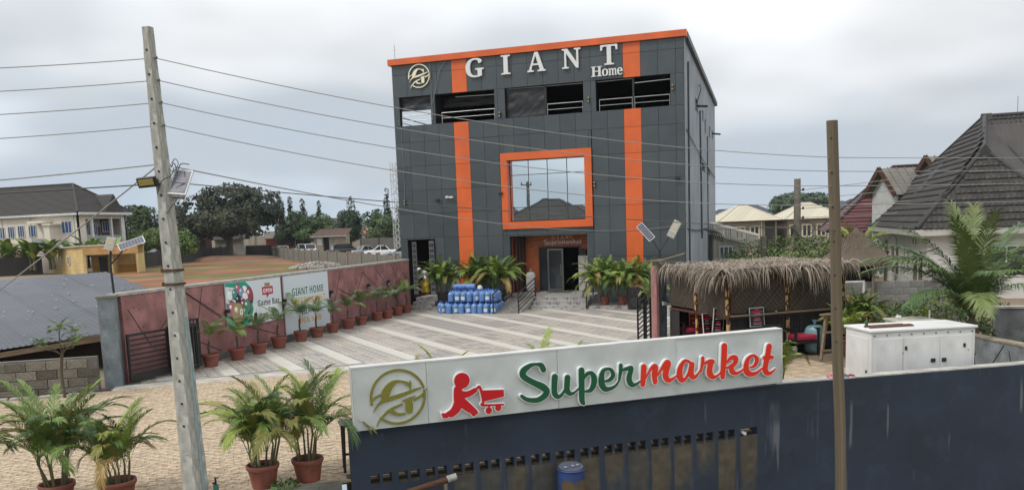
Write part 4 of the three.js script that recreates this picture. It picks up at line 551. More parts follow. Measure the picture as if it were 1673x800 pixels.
{
  const g = 'large palms in pots at the forecourt kerb', big = { r: 0.225, h: 0.36 };
  pottedAreca('bushy potted palm beside the end of the blue wall', [10.52, 0, 26.70], 1.64, 8, 5, g, big);
  pottedAreca('wide potted palm with drooping brown tips, second from the blue wall', [10.03, 0, 27.1], 1.60, 9, 5, g, big);
  pottedAreca('smaller potted palm with thin stems beside the concrete pole', [8.43, 0, 28.15], 1.38, 7, 5, g, { ...big, r: 0.24 });
  pottedAreca('full dark potted palm leaning over its neighbour at the forecourt kerb', [7.66, 0, 28.42], 1.66, 9, 5, g, { ...big, mix: ['green', 'deep', 'olive', 'green'] });
  pottedAreca('potted palm cut by the left edge of the photo', [6.35, 0, 28.75], 1.4, 6, 4, g, { ...big, mix: ['deep', 'green', 'olive'] });
  const g2 = 'palms behind the big sign';
  pottedAreca('palm whose tips show over the emblem end of the white sign', [11.75, 0, 24.75], 1.60, 6, 3, g2, { ...big, mix: ['fresh', 'fresh', 'olive'] }); pottedAreca('palm showing a single tip over the middle of the sign', [13.55, 0, 23.7], 1.68, 4, 3, g2, { ...big, mix: ['fresh', 'green'] });
  pottedAreca('yellowish palm bush beside the right end of the white sign', [17.05, 0, 20.55], 1.35, 8, 5, g2, { ...big, mix: ['fresh', 'olive', 'green'] });
  const g3 = 'palms beside the entrance', dark = mat([0.03, 0.032, 0.034], { rough: 0.6 });
  const bright = { mix: ['green', 'green', 'fresh', 'deep', 'green'], spread: 2.4 };
  const tub = (label, p, hgt, s, per) => { const t = thing('potted_palm', label, 'potted palm', p, 0.2, g3); const q = part(t, 'pot', [new THREE.CylinderGeometry(0.36, 0.24, 0.62, 4).rotateY(PI / 4).translate(0, 0.31, 0)], dark); part(q, 'soil', new THREE.BoxGeometry(0.42, 0.01, 0.42).translate(0, 0.618, 0), M.soil); areca(t, 0.58, hgt - 0.58, 2.4, s, per, bright.mix); };
  tub('bright green palm in a dark tub between side steps and orange stripe', [2.78, 0.12, 1.75], 2.05, 13, 6); tub('broad palm in a dark tub directly behind the water bottles', [4.45, 0.12, 1.6], 2.2, 13, 6); tub('arching palm in a dark tub beside the ramp railing', [5.45, 0.12, 1.75], 2.2, 13, 6);
  pottedAreca('lush palm in a red pot right of the entrance steps', [10.35, 0.14, 2.1], 2.0, 14, 6, g3, { ...bright, r: 0.22, h: 0.36 }); pottedAreca('palm in a red pot below the right orange stripe', [11.12, 0.14, 2.15], 1.95, 14, 6, g3, { ...bright, r: 0.22, h: 0.36 });
  tub('palm in a black tub beside the loudspeaker', [11.95, 0.14, 1.7], 1.95, 9, 4); pottedAreca('low palm between the gate pillar and the loudspeaker', [12.75, 0, 4.2], 1.45, 7, 4, g3, { r: 0.2, h: 0.3, mix: ['grey', 'green', 'fresh'] });
  pottedAreca('dense palm bush between the thatched hut and the generator', [19.35, 0, 13.2], 1.6, 11, 5, g2, { ...bright }); pottedAreca('palm bush next to the thatched hut wall', [18.95, 0, 14.4], 1.35, 7, 4, g2, { mix: ['fresh', 'green', 'olive'] });
  pottedAreca('low palm bush behind the white tank', [20.6, 0, 15.2], 1.35, 7, 4, g2, { mix: ['fresh', 'olive', 'green'] });
}
{ // row of small palms along the pink wall
  const spots = [[2.0, 17.56, 'yellow lower fronds, by the lattice gate', 1.0, 7], [2.04, 16.39, 'under the green picture half', 0.92, 7], [2.02, 15.24, 'under the game bar words', 1.02, 8], [1.99, 14.11, 'one orange frond, by the game bar banner', 1.05, 8], [1.88, 12.6, 'tall fronds, before the left half of the text banner', 1.15, 8], [1.87, 11.54, 'before the right half of the text banner', 1.05, 8], [1.87, 10.4, 'by the far edge of the text banner', 0.85, 6], [1.84, 9.18, 'first one past the banners', 0.95, 7], [1.82, 8.05, 'second one past the banners, broad crown', 1.05, 8], [1.80, 6.64, 'third one past the banners', 1.08, 7], [1.90, 5.9, 'fourth one past the banners', 0.98, 7], [1.86, 4.8, 'last but one before the side steps', 1.05, 8], [1.78, 3.7, 'nearest the side steps', 1.12, 9]];
  const pm = [M.terracotta, mat([0.30, 0.085, 0.06], { tx: 'mottle', rep: 2, rough: 0.6 })];
  spots.forEach(([x, z, where, hgt, n], i) => {
    const t = thing('potted_palm', 'palm pot by the pink wall, ' + where, 'potted palm', [x, 0.012, z], rnd(6), 'small palms in red pots along the pink wall'), r = 0.245 * rnd(0.93, 1.05), p = part(t, 'pot', potGeo(r, 0.36 * rnd(0.94, 1.06), 0.04), pick(pm));
    part(p, 'soil', new THREE.CircleGeometry(r * 0.9, 18).rotateX(-PI / 2).translate(0, 0.30, 0), M.soil); const h = 0.42 * hgt, lx = rnd(-0.05, 0.05); part(t, 'stem', tube([V(0, 0.28, 0), V(lx, 0.28 + h * 0.5, rnd(0.04)), V(lx * 0.5, 0.3 + h, 0)], 0.032, 8, 7), trunkM);
    for (let f = 0; f < n; f++) { const old = f / n > 0.7; part(t, 'frond', FR.pot[Math.min(3, Math.floor((f / n) * 3 + rnd(1.3)))], i === 3 && f === n - 1 ? LEAF.dry : i === 0 && old ? LEAF.olive : LEAF[pick(['deep', 'green', 'grey', 'deep', 'green'])], { pos: [lx * 0.5, 0.3 + h, 0], rot: [0, f * 2.4 + rnd(-0.4, 0.4), rnd(-0.15, 0.15)], scale: 0.80 * hgt * rnd(0.85, 1.15) }); }
  });
}
{ // coconut palm behind the generator
  const t = thing('coconut_palm', 'young coconut palm with long upright fronds in front of the tiled house', 'palm tree', [21.55, -0.25, 15.6]); part(t, 'trunk', lathe([[0.24, -0.2], [0.2, 0.3], [0.17, 0.9], [0.12, 1.2], [0.05, 1.4]], 14), trunkM);
  const fr = [[0, 1.4, 2.6, 0.0], [0, 2.2, 2.55, 0.12], [1, 0.7, 2.5, 0.0], [0, 5.0, 2.4, 0.05], [1, 3.3, 2.5, 0.0], [2, 3.0, 2.7, 0.0], [3, 3.25, 2.75, 0.1], [2, 3.7, 2.5, -0.1], [3, 2.7, 2.4, 0.15], [2, 0.2, 2.5, 0], [3, 0.5, 2.5, 0.1], [2, 5.7, 2.5, -0.1], [3, 4.6, 2.3, -0.25], [3, 3.9, 2.2, -0.2], [2, 1.4, 2.4, 0], [3, 5.3, 2.2, -0.1], [1, 4.2, 2.4, 0.1]];
  fr.forEach(([k, a, L, tilt]) => part(t, 'frond', FR.coco[k], pick([LEAF.coco, LEAF.deep, LEAF.coco2, LEAF.coco]), { pos: [0, 1.25, 0], rot: [0, a, tilt], scale: L * 1.12 }));
  [[1, 2.6, 2.4], [0, 3.9, 2.6], [1, 0.1, 2.3], [2, 4.7, 2.4], [3, 1.9, 2.3], [3, 3.0, 2.9]].forEach(([k, a, L]) => part(t, 'frond', FR.coco[k], pick([LEAF.coco, LEAF.deep]), { pos: [0, 1.22, 0], rot: [rnd(-0.1, 0.1), a, rnd(-0.1, 0.1)], scale: L }));
  const t2 = thing('palm_frond', 'palm frond reaching into view at the right edge', 'palm frond', [23.3, 1.2, 15.6]); for (const [a, k, L] of [[3.0, 2, 2.2], [3.5, 3, 2.0], [2.5, 3, 2.1]]) part(t2, 'frond', FR.coco[k], LEAF.green, { rot: [0, a, 0.1], scale: L }); part(t2, 'trunk', cyl(0.14, 0.24, 1.5, 0, -0.6, 0, 12), trunkM);
}
// leaf masses: many small leaf faces spread through lobes
function leaves(lobes, n, size, { gap = 0.42, seed = 1, freq = 0.9, tint = [[0.03, 0.055, 0.02], [0.075, 0.11, 0.035]], flat = 0.6 } = {}) {
  const pos = [], col = [], w = lobes.map((l) => l[3] * l[4] * (l[5] ?? l[3])), tot = w.reduce((a, b) => a + b); let made = 0, tries = 0;
  while (made < n && tries++ < n * 12) {
    let k = 0, r = rnd(tot); while (r > w[k] && k < lobes.length - 1) r -= w[k++]; const [cx, cy, cz, rx, ry, rz = rx] = lobes[k];
    const th = rnd(2 * PI), u = rnd(-1, 1), q = Math.cbrt(rnd(0.18, 1)), s = Math.sqrt(1 - u * u), x = cx + rx * q * s * Math.cos(th), y = cy + ry * q * u, z = cz + rz * q * s * Math.sin(th), d = fbm(x * freq + seed * 9, y * freq * 1.3, z * freq, 3); if (d < gap) continue;
    const c = [0, 1, 2].map((i) => lerp(tint[0][i], tint[1][i], clamp((fbm(x * freq * 1.6 + 40 + seed, y * freq * 1.6, z * freq * 1.6, 2) - 0.3) * 2.2 + rnd(-0.15, 0.15))));
    const nrm = V(x - cx, (y - cy) * 1.4 + ry * flat, z - cz).normalize().add(V(rnd(-0.8, 0.8), rnd(-0.8, 0.8), rnd(-0.8, 0.8))).normalize(), a = V(rnd(-1, 1), rnd(-0.6, 0.4), rnd(-1, 1)).cross(nrm).normalize(), b = nrm.clone().cross(a), L = size * rnd(0.6, 1.3), Wd = L * rnd(0.4, 0.65);
    const p = V(x, y, z), A = p.clone().addScaledVector(a, -L), B = p.clone().addScaledVector(b, Wd), C = p.clone().addScaledVector(a, L), D = p.clone().addScaledVector(b, -Wd); for (const v of [A, B, C, A, C, D]) { pos.push(v.x, v.y, v.z); col.push(...c); } made++;
  }
  const g = new THREE.BufferGeometry(); g.setAttribute('position', new THREE.Float32BufferAttribute(pos, 3)); g.setAttribute('color', new THREE.Float32BufferAttribute(col, 3)); g.computeVertexNormals(); return g;
}
const crownM = new THREE.MeshStandardMaterial({ vertexColors: true, roughness: 0.75, side: THREE.DoubleSide });
const limbs = (h, r, list) => [tube([V(0, -0.3, 0), V(0.1 * r, h * 0.5, 0), V(0, h, 0)], r, 10, 9), ...list.map(([x, y, z, q]) => tube([V(0, h * 0.85, 0), V(x * 0.4, lerp(h, y, 0.55), z * 0.4), V(x, y, z)], q, 8, 6))];
function tree(name, label, pos, lobes, n, size, trunk, opts, group) { const t = thing(name, label, 'tree', pos, 0, group); part(t, 'trunk', trunk, trunkM); part(t, 'crown', leaves(lobes, n, size, opts), crownM); return t; }
{
  tree('spreading_tree', 'great dark spreading tree on the red earth mound behind the empty lot', [-69.6, 0.2, -83.2], [[-5, 7.6, 0, 5.2, 3.2], [0.5, 9.4, 0, 5.6, 3.1], [5.5, 8.2, 0, 4.9, 3.3], [8.2, 6.3, 0, 2.6, 2.4], [-9, 5.4, 0, 3.0, 2.5], [1, 6.0, 2, 6.4, 2.4], [-4, 5.4, 1, 4.4, 1.8], [6.4, 5.2, 1, 3.6, 1.8]], 15000, 0.34,
    limbs(3.2, 0.55, [[-6, 7, 0, 0.22], [6, 7.5, 0, 0.22], [1, 9, 1, 0.25], [-2, 8, -2, 0.2], [4, 6, 2, 0.18], [-8, 5.5, 0, 0.14]]), { gap: 0.44, seed: 3, freq: 0.5, tint: [[0.016, 0.024, 0.012], [0.056, 0.064, 0.030]] });
  tree('leafy_tree', 'tall dark tree behind the cream house gable', [-77.2, 0, -71.5], [[-1, 7.3, 0, 2.6, 2.0], [1, 7.0, 0, 2.4, 2.1], [0, 5, 0, 3.0, 2.2]], 4200, 0.28, limbs(4, 0.25, [[-1, 7, 0, 0.1], [1.4, 7, 0, 0.1]]), { gap: 0.42, seed: 5, freq: 0.8, tint: [[0.025, 0.045, 0.014], [0.06, 0.09, 0.028]] });
  tree('leafy_tree', 'low bright green tree behind the yellow building and concrete pole', [-60, 0, -55.2], [[-3.4, 3.4, 0, 1.9, 1.5], [-0.6, 3.8, 0, 2.2, 1.5], [2.6, 3.7, 0, 2.0, 1.6], [4.2, 3.0, 0, 1.5, 1.5]], 5200, 0.2, limbs(2.4, 0.18, [[-3, 3.5, 0, 0.08], [2.6, 3.7, 0, 0.08]]), { gap: 0.40, seed: 7, freq: 0.9, tint: [[0.055, 0.10, 0.02], [0.15, 0.21, 0.05]] });
  const mast = (label, x, y, z, h, r) => tree('mast_tree', label, [x, 0, z], [0, 1, 2, 3, 4].map((k) => [rnd(-0.15, 0.15), h * (0.28 + 0.165 * k), 0, r * (1.1 - 0.17 * k), h * 0.13]), 1500, 0.26, [tube([V(0, -0.3, 0), V(0.05, h * 0.5, 0), V(0, h * 0.95, 0)], 0.12, 8, 6)], { gap: 0.3, seed: h, freq: 1.1, tint: [[0.018, 0.036, 0.018], [0.042, 0.07, 0.034]] }, 'narrow columnar trees behind the car park');
  mast('columnar tree just behind the big spreading tree', -73.2, 0, -105, 11.6, 1.3); mast('first of the two close columnar trees', -71.2, 0, -105.6, 10.4, 1.1); mast('second of the two close columnar trees, slightly shorter', -68.9, 0, -106.2, 9.9, 1.2); mast('short columnar tree right of the twin columnar trees', -65.8, 0, -106.8, 9.4, 0.9); mast('columnar tree rising behind the round tree by the building', -53.2, 0, -111, 11.4, 1.15); mast('columnar tree close to the grey building edge', -51.0, 0, -111.4, 8.2, 1.2);
  tree('leafy_tree', 'bulky dark tree with a pointed top behind the black car', [-60.2, 0, -108.6], [[0, 5.2, 0, 2.5, 2.7], [0.5, 8.6, 0, 0.95, 2.0], [-1, 6.8, 0, 1.5, 1.4], [1.1, 6.4, 0, 1.5, 1.6], [0, 3.2, 0, 2.2, 1.4]], 4200, 0.25, limbs(2.5, 0.2, [[0, 7, 0, 0.1]]), { gap: 0.36, seed: 9, freq: 0.9, tint: [[0.018, 0.04, 0.018], [0.045, 0.075, 0.03]] });
  tree('leafy_tree', 'round green tree over the rusty roofed kiosk', [-66.0, 0, -105.2], [[-1.5, 5.4, 0, 2.6, 2.0], [1.2, 6.0, 0, 2.4, 1.7], [3.4, 4.6, 0, 1.9, 1.7], [-3.4, 4.2, 0, 2.0, 1.7], [0, 3.6, 0, 4.4, 1.4]], 5200, 0.26, limbs(2.5, 0.2, [[-1.5, 5, 0, 0.1], [1.5, 5, 0, 0.1]]), { gap: 0.38, seed: 11, freq: 0.8, tint: [[0.035, 0.07, 0.02], [0.105, 0.16, 0.045]] });
  tree('leafy_tree', 'loose light green tree above the white car', [-54.3, 0, -108.4], [[-1.2, 5.9, 0, 2.3, 1.7], [1.4, 5.4, 0, 2.4, 1.6], [0, 3.6, 0, 3.1, 1.5], [0.2, 7.2, 0, 1.3, 0.9], [2.8, 3.9, 0, 1.4, 1.2]], 4300, 0.25, limbs(2.2, 0.18, [[-1.2, 6, 0, 0.09], [1.5, 5.5, 0, 0.09]]), { gap: 0.43, seed: 13, freq: 0.75, tint: [[0.045, 0.085, 0.03], [0.12, 0.17, 0.06]] });
  tree('leafy_tree', 'dark tree standing between the columnar trees', [-69.6, 0, -104], [[0, 5.4, 0, 2.2, 2.1], [-2.4, 4.2, 0, 1.8, 1.8], [0.5, 7, 0, 1.3, 1.2]], 2800, 0.26, limbs(2.5, 0.2, [[0, 6, 0, 0.1]]), { gap: 0.36, seed: 15, freq: 0.9, tint: [[0.02, 0.042, 0.02], [0.05, 0.085, 0.03]] });
  tree('leafy_tree', 'small bright tree at the foot of the lattice mast', [-49.3, 0, -108], [[0, 3.6, 0, 1.7, 2.2], [0.6, 5, 0, 1.1, 1.2]], 1600, 0.24, limbs(1.6, 0.14, [[0, 4, 0, 0.08]]), { gap: 0.38, seed: 16, freq: 0.9, tint: [[0.05, 0.09, 0.025], [0.13, 0.18, 0.05]] });
  tree('leafy_tree', 'rounded dark tree on the horizon between the cream roofed blocks', [24.3, 0, -190], [[0, 6.5, 0, 7, 3.2], [5, 6.5, 0, 4.5, 3]], 2600, 0.6, limbs(3, 0.3, []), { gap: 0.34, seed: 18, freq: 0.3, tint: [[0.03, 0.055, 0.03], [0.06, 0.10, 0.045]] });
  const hedge = solo('bushes', 'thick green bushes behind the thatched hut', 'bushes', leaves([[16.5, 1.25, -6, 1.6, 1.25, 1.2], [18.0, 1.4, -7, 1.8, 1.3, 1.2], [19.6, 1.35, -6.5, 1.6, 1.35, 1.2], [21.2, 1.35, -8, 1.7, 1.45, 1.2], [17.2, 1.15, -3.6, 1.4, 1.1, 1], [19.2, 1.1, -3.4, 1.6, 1.1, 1], [15.4, 0.8, -9, 1.2, 1.2, 1]], 16000, 0.075, { gap: 0.36, seed: 21, freq: 1.6, tint: [[0.045, 0.085, 0.022], [0.16, 0.22, 0.055]] }), crownM); hedge.userData.kind = 'stuff';
}
{ // palm among the bushes behind the hut, banana plants before the cream house, sapling by the block wall
  const t = thing('feather_palm', 'feather palm in the bushes behind the wooden poles', 'palm tree', [20.9, 0, -2.4]); part(t, 'trunk', cyl(0.1, 0.15, 1.7, 0, 0.75, 0, 10), trunkM); [[0, 0.3, 1.8], [1, 2.4, 1.9], [2, 3.3, 1.8], [1, 4.1, 1.7], [2, 5.5, 1.9], [1, 0.9, 1.7], [3, 2.9, 1.7], [2, 0.1, 1.8], [0, 3.6, 1.8]].forEach(([k, a, L]) => part(t, 'frond', FR.coco[k], pick([LEAF.green, LEAF.olive, LEAF.fresh]), { pos: [0, 1.6, 0], rot: [0, a, rnd(-0.1, 0.1)], scale: L }));
  const blade = (L, w) => { const pos = [], N = 7, P = []; let p = V(0, 0, 0), a = 0.15; for (let i = 0; i <= N; i++) { P.push([p.clone(), w * Math.sin(PI * clamp(0.1 + 0.85 * i / N)) ** 0.8]); p = p.clone().add(V(Math.sin(a) * L / N, Math.cos(a) * L / N, 0)); a += 0.2; } for (let i = 0; i < N; i++) for (const s of [1, -1]) { const [A, r0] = P[i], [B, r1] = P[i + 1], C = A.clone().add(V(0, 0.25 * r0, s * r0)), D = B.clone().add(V(0, 0.25 * r1, s * r1)); for (const q of [A, C, D, A, D, B]) pos.push(q.x, q.y, q.z); } const g = new THREE.BufferGeometry(); g.setAttribute('position', new THREE.Float32BufferAttribute(pos, 3)); g.computeVertexNormals(); return g; };
  const bl = [blade(2.0, 0.3), blade(1.7, 0.34), blade(2.2, 0.28)];
  ['at the photo edge', 'furthest along the house wall', 'under the third upper window', 'beside the lower windows', 'below the corner window', 'next to the satellite dish', 'below the small balcony', 'right under the balcony screen', 'beside the balcony post', 'below the upper triple window', 'under the veranda opening', 'at the veranda corner', 'beside the yellow building wall', 'just above the yellow building roof', 'below the brick veranda panel'].forEach((w, i) => { const x = -72.8 + i * 1.16, b = thing('banana_plant', 'banana plant in front of the cream house, ' + w, 'banana plant', [x, 0.6, -42.6 + (i % 3) * 0.6 - (i > 7 ? 1.8 : 0)], rnd(6), 'banana plants before the cream house'); part(b, 'stem', cyl(0.12, 0.2, 1.7, 0, 0.8, 0, 9), stemM); for (let k = 0; k < 13; k++) part(b, 'leaf', bl[k % 3], pick([LEAF.fresh, LEAF.green, LEAF.deep, LEAF.green]), { pos: [0, 1.0 + rnd(1.0), 0], rot: [0, k * 2.4, rnd(-0.6, 0.2)], scale: rnd(0.9, 1.5) }); });
  const sp = thing('sapling', 'thin sapling with a feathery crown beside the concrete block wall', 'sapling', [1.25, 0, 21.95]); part(sp, 'trunk', tube([V(0, -0.1, 0), V(-0.03, 0.6, 0), V(0.04, 1.05, 0)], 0.035, 10, 7), trunkM); for (const [x, y, z] of [[-0.45, 1.25, 0.1], [0.4, 1.5, -0.1], [0.15, 1.62, 0.1], [-0.2, 1.5, -0.2], [0.5, 1.22, 0.1], [-0.1, 1.2, 0.35], [0.1, 1.25, -0.4]]) part(sp, 'branch', tube([V(0.04, 1.03, 0), V(x * 0.4, lerp(1.05, y, 0.7), z * 0.5), V(x, y, z)], 0.012, 6, 5), trunkM);
  for (const [x, y, z] of [[-0.45, 1.25, 0.1], [0.4, 1.5, -0.1], [0.15, 1.62, 0.1], [-0.2, 1.5, -0.2], [0.5, 1.22, 0.1], [-0.1, 1.2, 0.35], [0.1, 1.25, -0.4]]) for (let k = 0; k < 6; k++) part(sp, 'leaf_spray', FR.pot[k % 4], pick([LEAF.deep, LEAF.green, LEAF.deep, LEAF.grey]), { pos: [x, y, z], rot: [0, k * 1.05 + x, rnd(-0.4, 0)], scale: rnd(0.3, 0.42) });
  const wd = thing('weed', 'small green weed sprouting from the kerb beside the potted palms', 'weed', [10.42, -0.1, 27.2]); part(wd, 'leaf', leaves([[0, 0.12, 0, 0.25, 0.16]], 160, 0.05, { gap: 0, tint: [[0.06, 0.11, 0.03], [0.12, 0.19, 0.05]] }), crownM); part(wd, 'stem', bar(V(0, -0.1, 0), V(0, 0.2, 0), 0.008), stemM);
}

// ================================================================ poles and wires
{
  const p = thing('concrete_pole', 'tapered concrete utility pole with bolt holes and rusty bands', 'utility pole', [10.02, -1.45, 28.53]);
  // foot is 1.45 m below the forecourt; local heights start at the street
  const H = 7.56, wAt = (y) => lerp(0.285, 0.102, y / H), xAt = (y) => lerp(0.03, -0.13, y / H), sec = (y) => { const w = wAt(y) / 2, x = xAt(y), d = w * 0.8; return [[x - w, d], [x + w * 0.62, d], [x + w, d * 0.3], [x + w, -d], [x - w, -d]]; };
  const pos = [], uv = [], N = 46; for (let i = 0; i < N; i++) { const y0 = (i / N) * H, y1 = ((i + 1) / N) * H, a = sec(y0), b = sec(y1), j = (q, y, k) => V(q[0] + 0.014 * (fbm(y * 9 + k * 9, k, 4, 3) - 0.5), y, q[1] + 0.016 * (fbm(y * 6, k * 3 + 4, 9, 3) - 0.5)); for (let k = 0; k < 5; k++) { const n = (k + 1) % 5, P = [j(a[k], y0, k), j(a[n], y0, n), j(b[n], y1, n), j(b[k], y1, k)]; for (const m of [0, 1, 2, 0, 2, 3]) { pos.push(...P[m].toArray()); uv.push(k * 0.3 + (m === 1 || m === 2 ? 0.25 : 0), P[m].y); } } }
  const top = sec(H).map(([x, z]) => V(x, H, z)); for (let k = 1; k < 4; k++) for (const q of [top[0], top[k], top[k + 1]]) { pos.push(q.x, q.y, q.z); uv.push(0, 0); }
  const g = new THREE.BufferGeometry(); g.setAttribute('position', new THREE.Float32BufferAttribute(pos, 3)); g.setAttribute('uv', new THREE.Float32BufferAttribute(uv, 2)); g.computeVertexNormals();
  part(p, 'shaft', g, mat([0.66, 0.645, 0.585], { tx: 'concrete', rep: 1.9, rough: 0.95, bump: 0.02 }));
  for (let k = 0; k < 17; k++) { const y = H - 0.27 - k * 0.285; if (y > 0.2) part(p, 'bolt_hole', cyl(0.014, 0.014, 0.02, 0, 0, 0, 10).rotateX(PI / 2).translate(xAt(y) - 0.005, y, wAt(y) * 0.4), M.black); }
  for (const y of [4.67, 4.50]) { const w = wAt(y); part(p, 'rusty_band', [bx(w + 0.03, 0.028, w * 0.8 + 0.03, xAt(y), y, 0), bx(0.02, 0.05, 0.03, xAt(y) - w / 2 - 0.03, y, w * 0.3)], M.rust); }
  part(p, 'conduit', tube([V(0.165, 0.9, 0.02), V(0.145, 2, 0.03), V(0.12, 3, 0.03), V(0.085, 4.1, 0.03)], 0.011, 14, 6), mat([0.22, 0.36, 0.40], { rough: 0.5 }));
  for (const y of [7.2, 6.94, 6.68, 6.41]) { const x = xAt(y) + wAt(y) / 2; part(p, 'insulator', [cyl(0.012, 0.016, 0.03, 0, 0, 0, 8).rotateZ(PI / 2).translate(x + 0.02, y, 0), cyl(0.012, 0.016, 0.03, 0, 0, 0, 8).rotateZ(PI / 2).translate(xAt(y) - wAt(y) / 2 - 0.02, y, 0)], M.concreteDark); }
  part(p, 'loose_cable', [tube([V(0.06, 5.94, 0.04), V(0.12, 5.90, 0.1), V(0.16, 5.95, 0.1), V(0.2, 5.86, 0.1), V(0.26, 5.93, 0.1), V(0.36, 5.92, 0.08)], 0.006, 24, 5), tube([V(-0.1, 5.6, 0.12), V(0, 5.75, 0.13), V(0.1, 5.8, 0.1), V(0.12, 5.9, 0.05)], 0.006, 20, 5), tube([V(0.07, 5.95, 0.03), V(0.14, 6.0, 0.05), V(0.22, 5.93, 0.1), V(0.15, 5.84, 0.12), V(0.1, 5.88, 0.1)], 0.005, 24, 5)], M.blackSteel);
  // floodlight and its panel
  const f = thing('solar_floodlight', 'black solar floodlight with yellow diodes clamped to the concrete pole', 'floodlight', [9.80, 4.29, 28.66], 0.15); f.rotation.x = 0.35; part(f, 'housing', rbox(0.25, 0.125, 0.05, 0.012), M.blackSteel); const ld = part(f, 'lens', bx(0.195, 0.075, 0.006, 0, 0.005, 0.027), mat([0.42, 0.34, 0.10], { rough: 0.35 })); part(ld, 'diode', Array.from({ length: 27 }, (_, k) => bx(0.013, 0.013, 0.004, -0.085 + (k % 9) * 0.0212, -0.02 + Math.floor(k / 9) * 0.024, 0.032)), mat([0.62, 0.52, 0.20], { rough: 0.3 })); part(f, 'bracket', [bx(0.02, 0.02, 0.12, 0.1, 0, -0.07), bx(0.25, 0.02, 0.02, 0, -0.05, -0.03)], M.blackSteel);
  const s = thing('photovoltaic_module', 'tilted solar panel on a bracket behind the concrete pole', 'solar panel', [10.115, 4.28, 28.46], 0.2); s.rotation.order = 'YXZ'; s.rotation.x = -0.5; s.rotation.z = -0.13; panelOn(s, 0.235, 0.33, 4, 7); part(s, 'bracket', [bar(V(0, -0.16, -0.03), V(-0.06, -0.42, -0.02), 0.014), bar(V(0.06, -0.12, -0.02), V(-0.02, -0.3, -0.02), 0.01), bx(0.15, 0.05, 0.04, 0.02, -0.18, -0.02)], M.concreteDark);
}
function panelOn(t, w, h, nx, ny) { // a framed solar panel facing local +z
  part(t, 'frame', [bx(w, 0.014, 0.02, 0, h / 2, 0), bx(w, 0.014, 0.02, 0, -h / 2, 0), bx(0.012, h, 0.02, w / 2, 0, 0.001), bx(0.012, h, 0.02, -w / 2, 0, 0.001)], M.white); const b = part(t, 'panel', bx(w - 0.012, h - 0.014, 0.008, 0, 0, 0), mat([0.42, 0.42, 0.45], { tx: null, rough: 0.5 }));
  part(b, 'cell', Array.from({ length: nx * ny }, (_, k) => bx((w - 0.03) / nx - 0.006, (h - 0.03) / ny - 0.006, 0.002, (k % nx + 0.5 - nx / 2) * (w - 0.03) / nx, (Math.floor(k / nx) + 0.5 - ny / 2) * (h - 0.03) / ny, 0.0055)), mat([0.085, 0.085, 0.12], { tx: null, rough: 0.45 }));
}
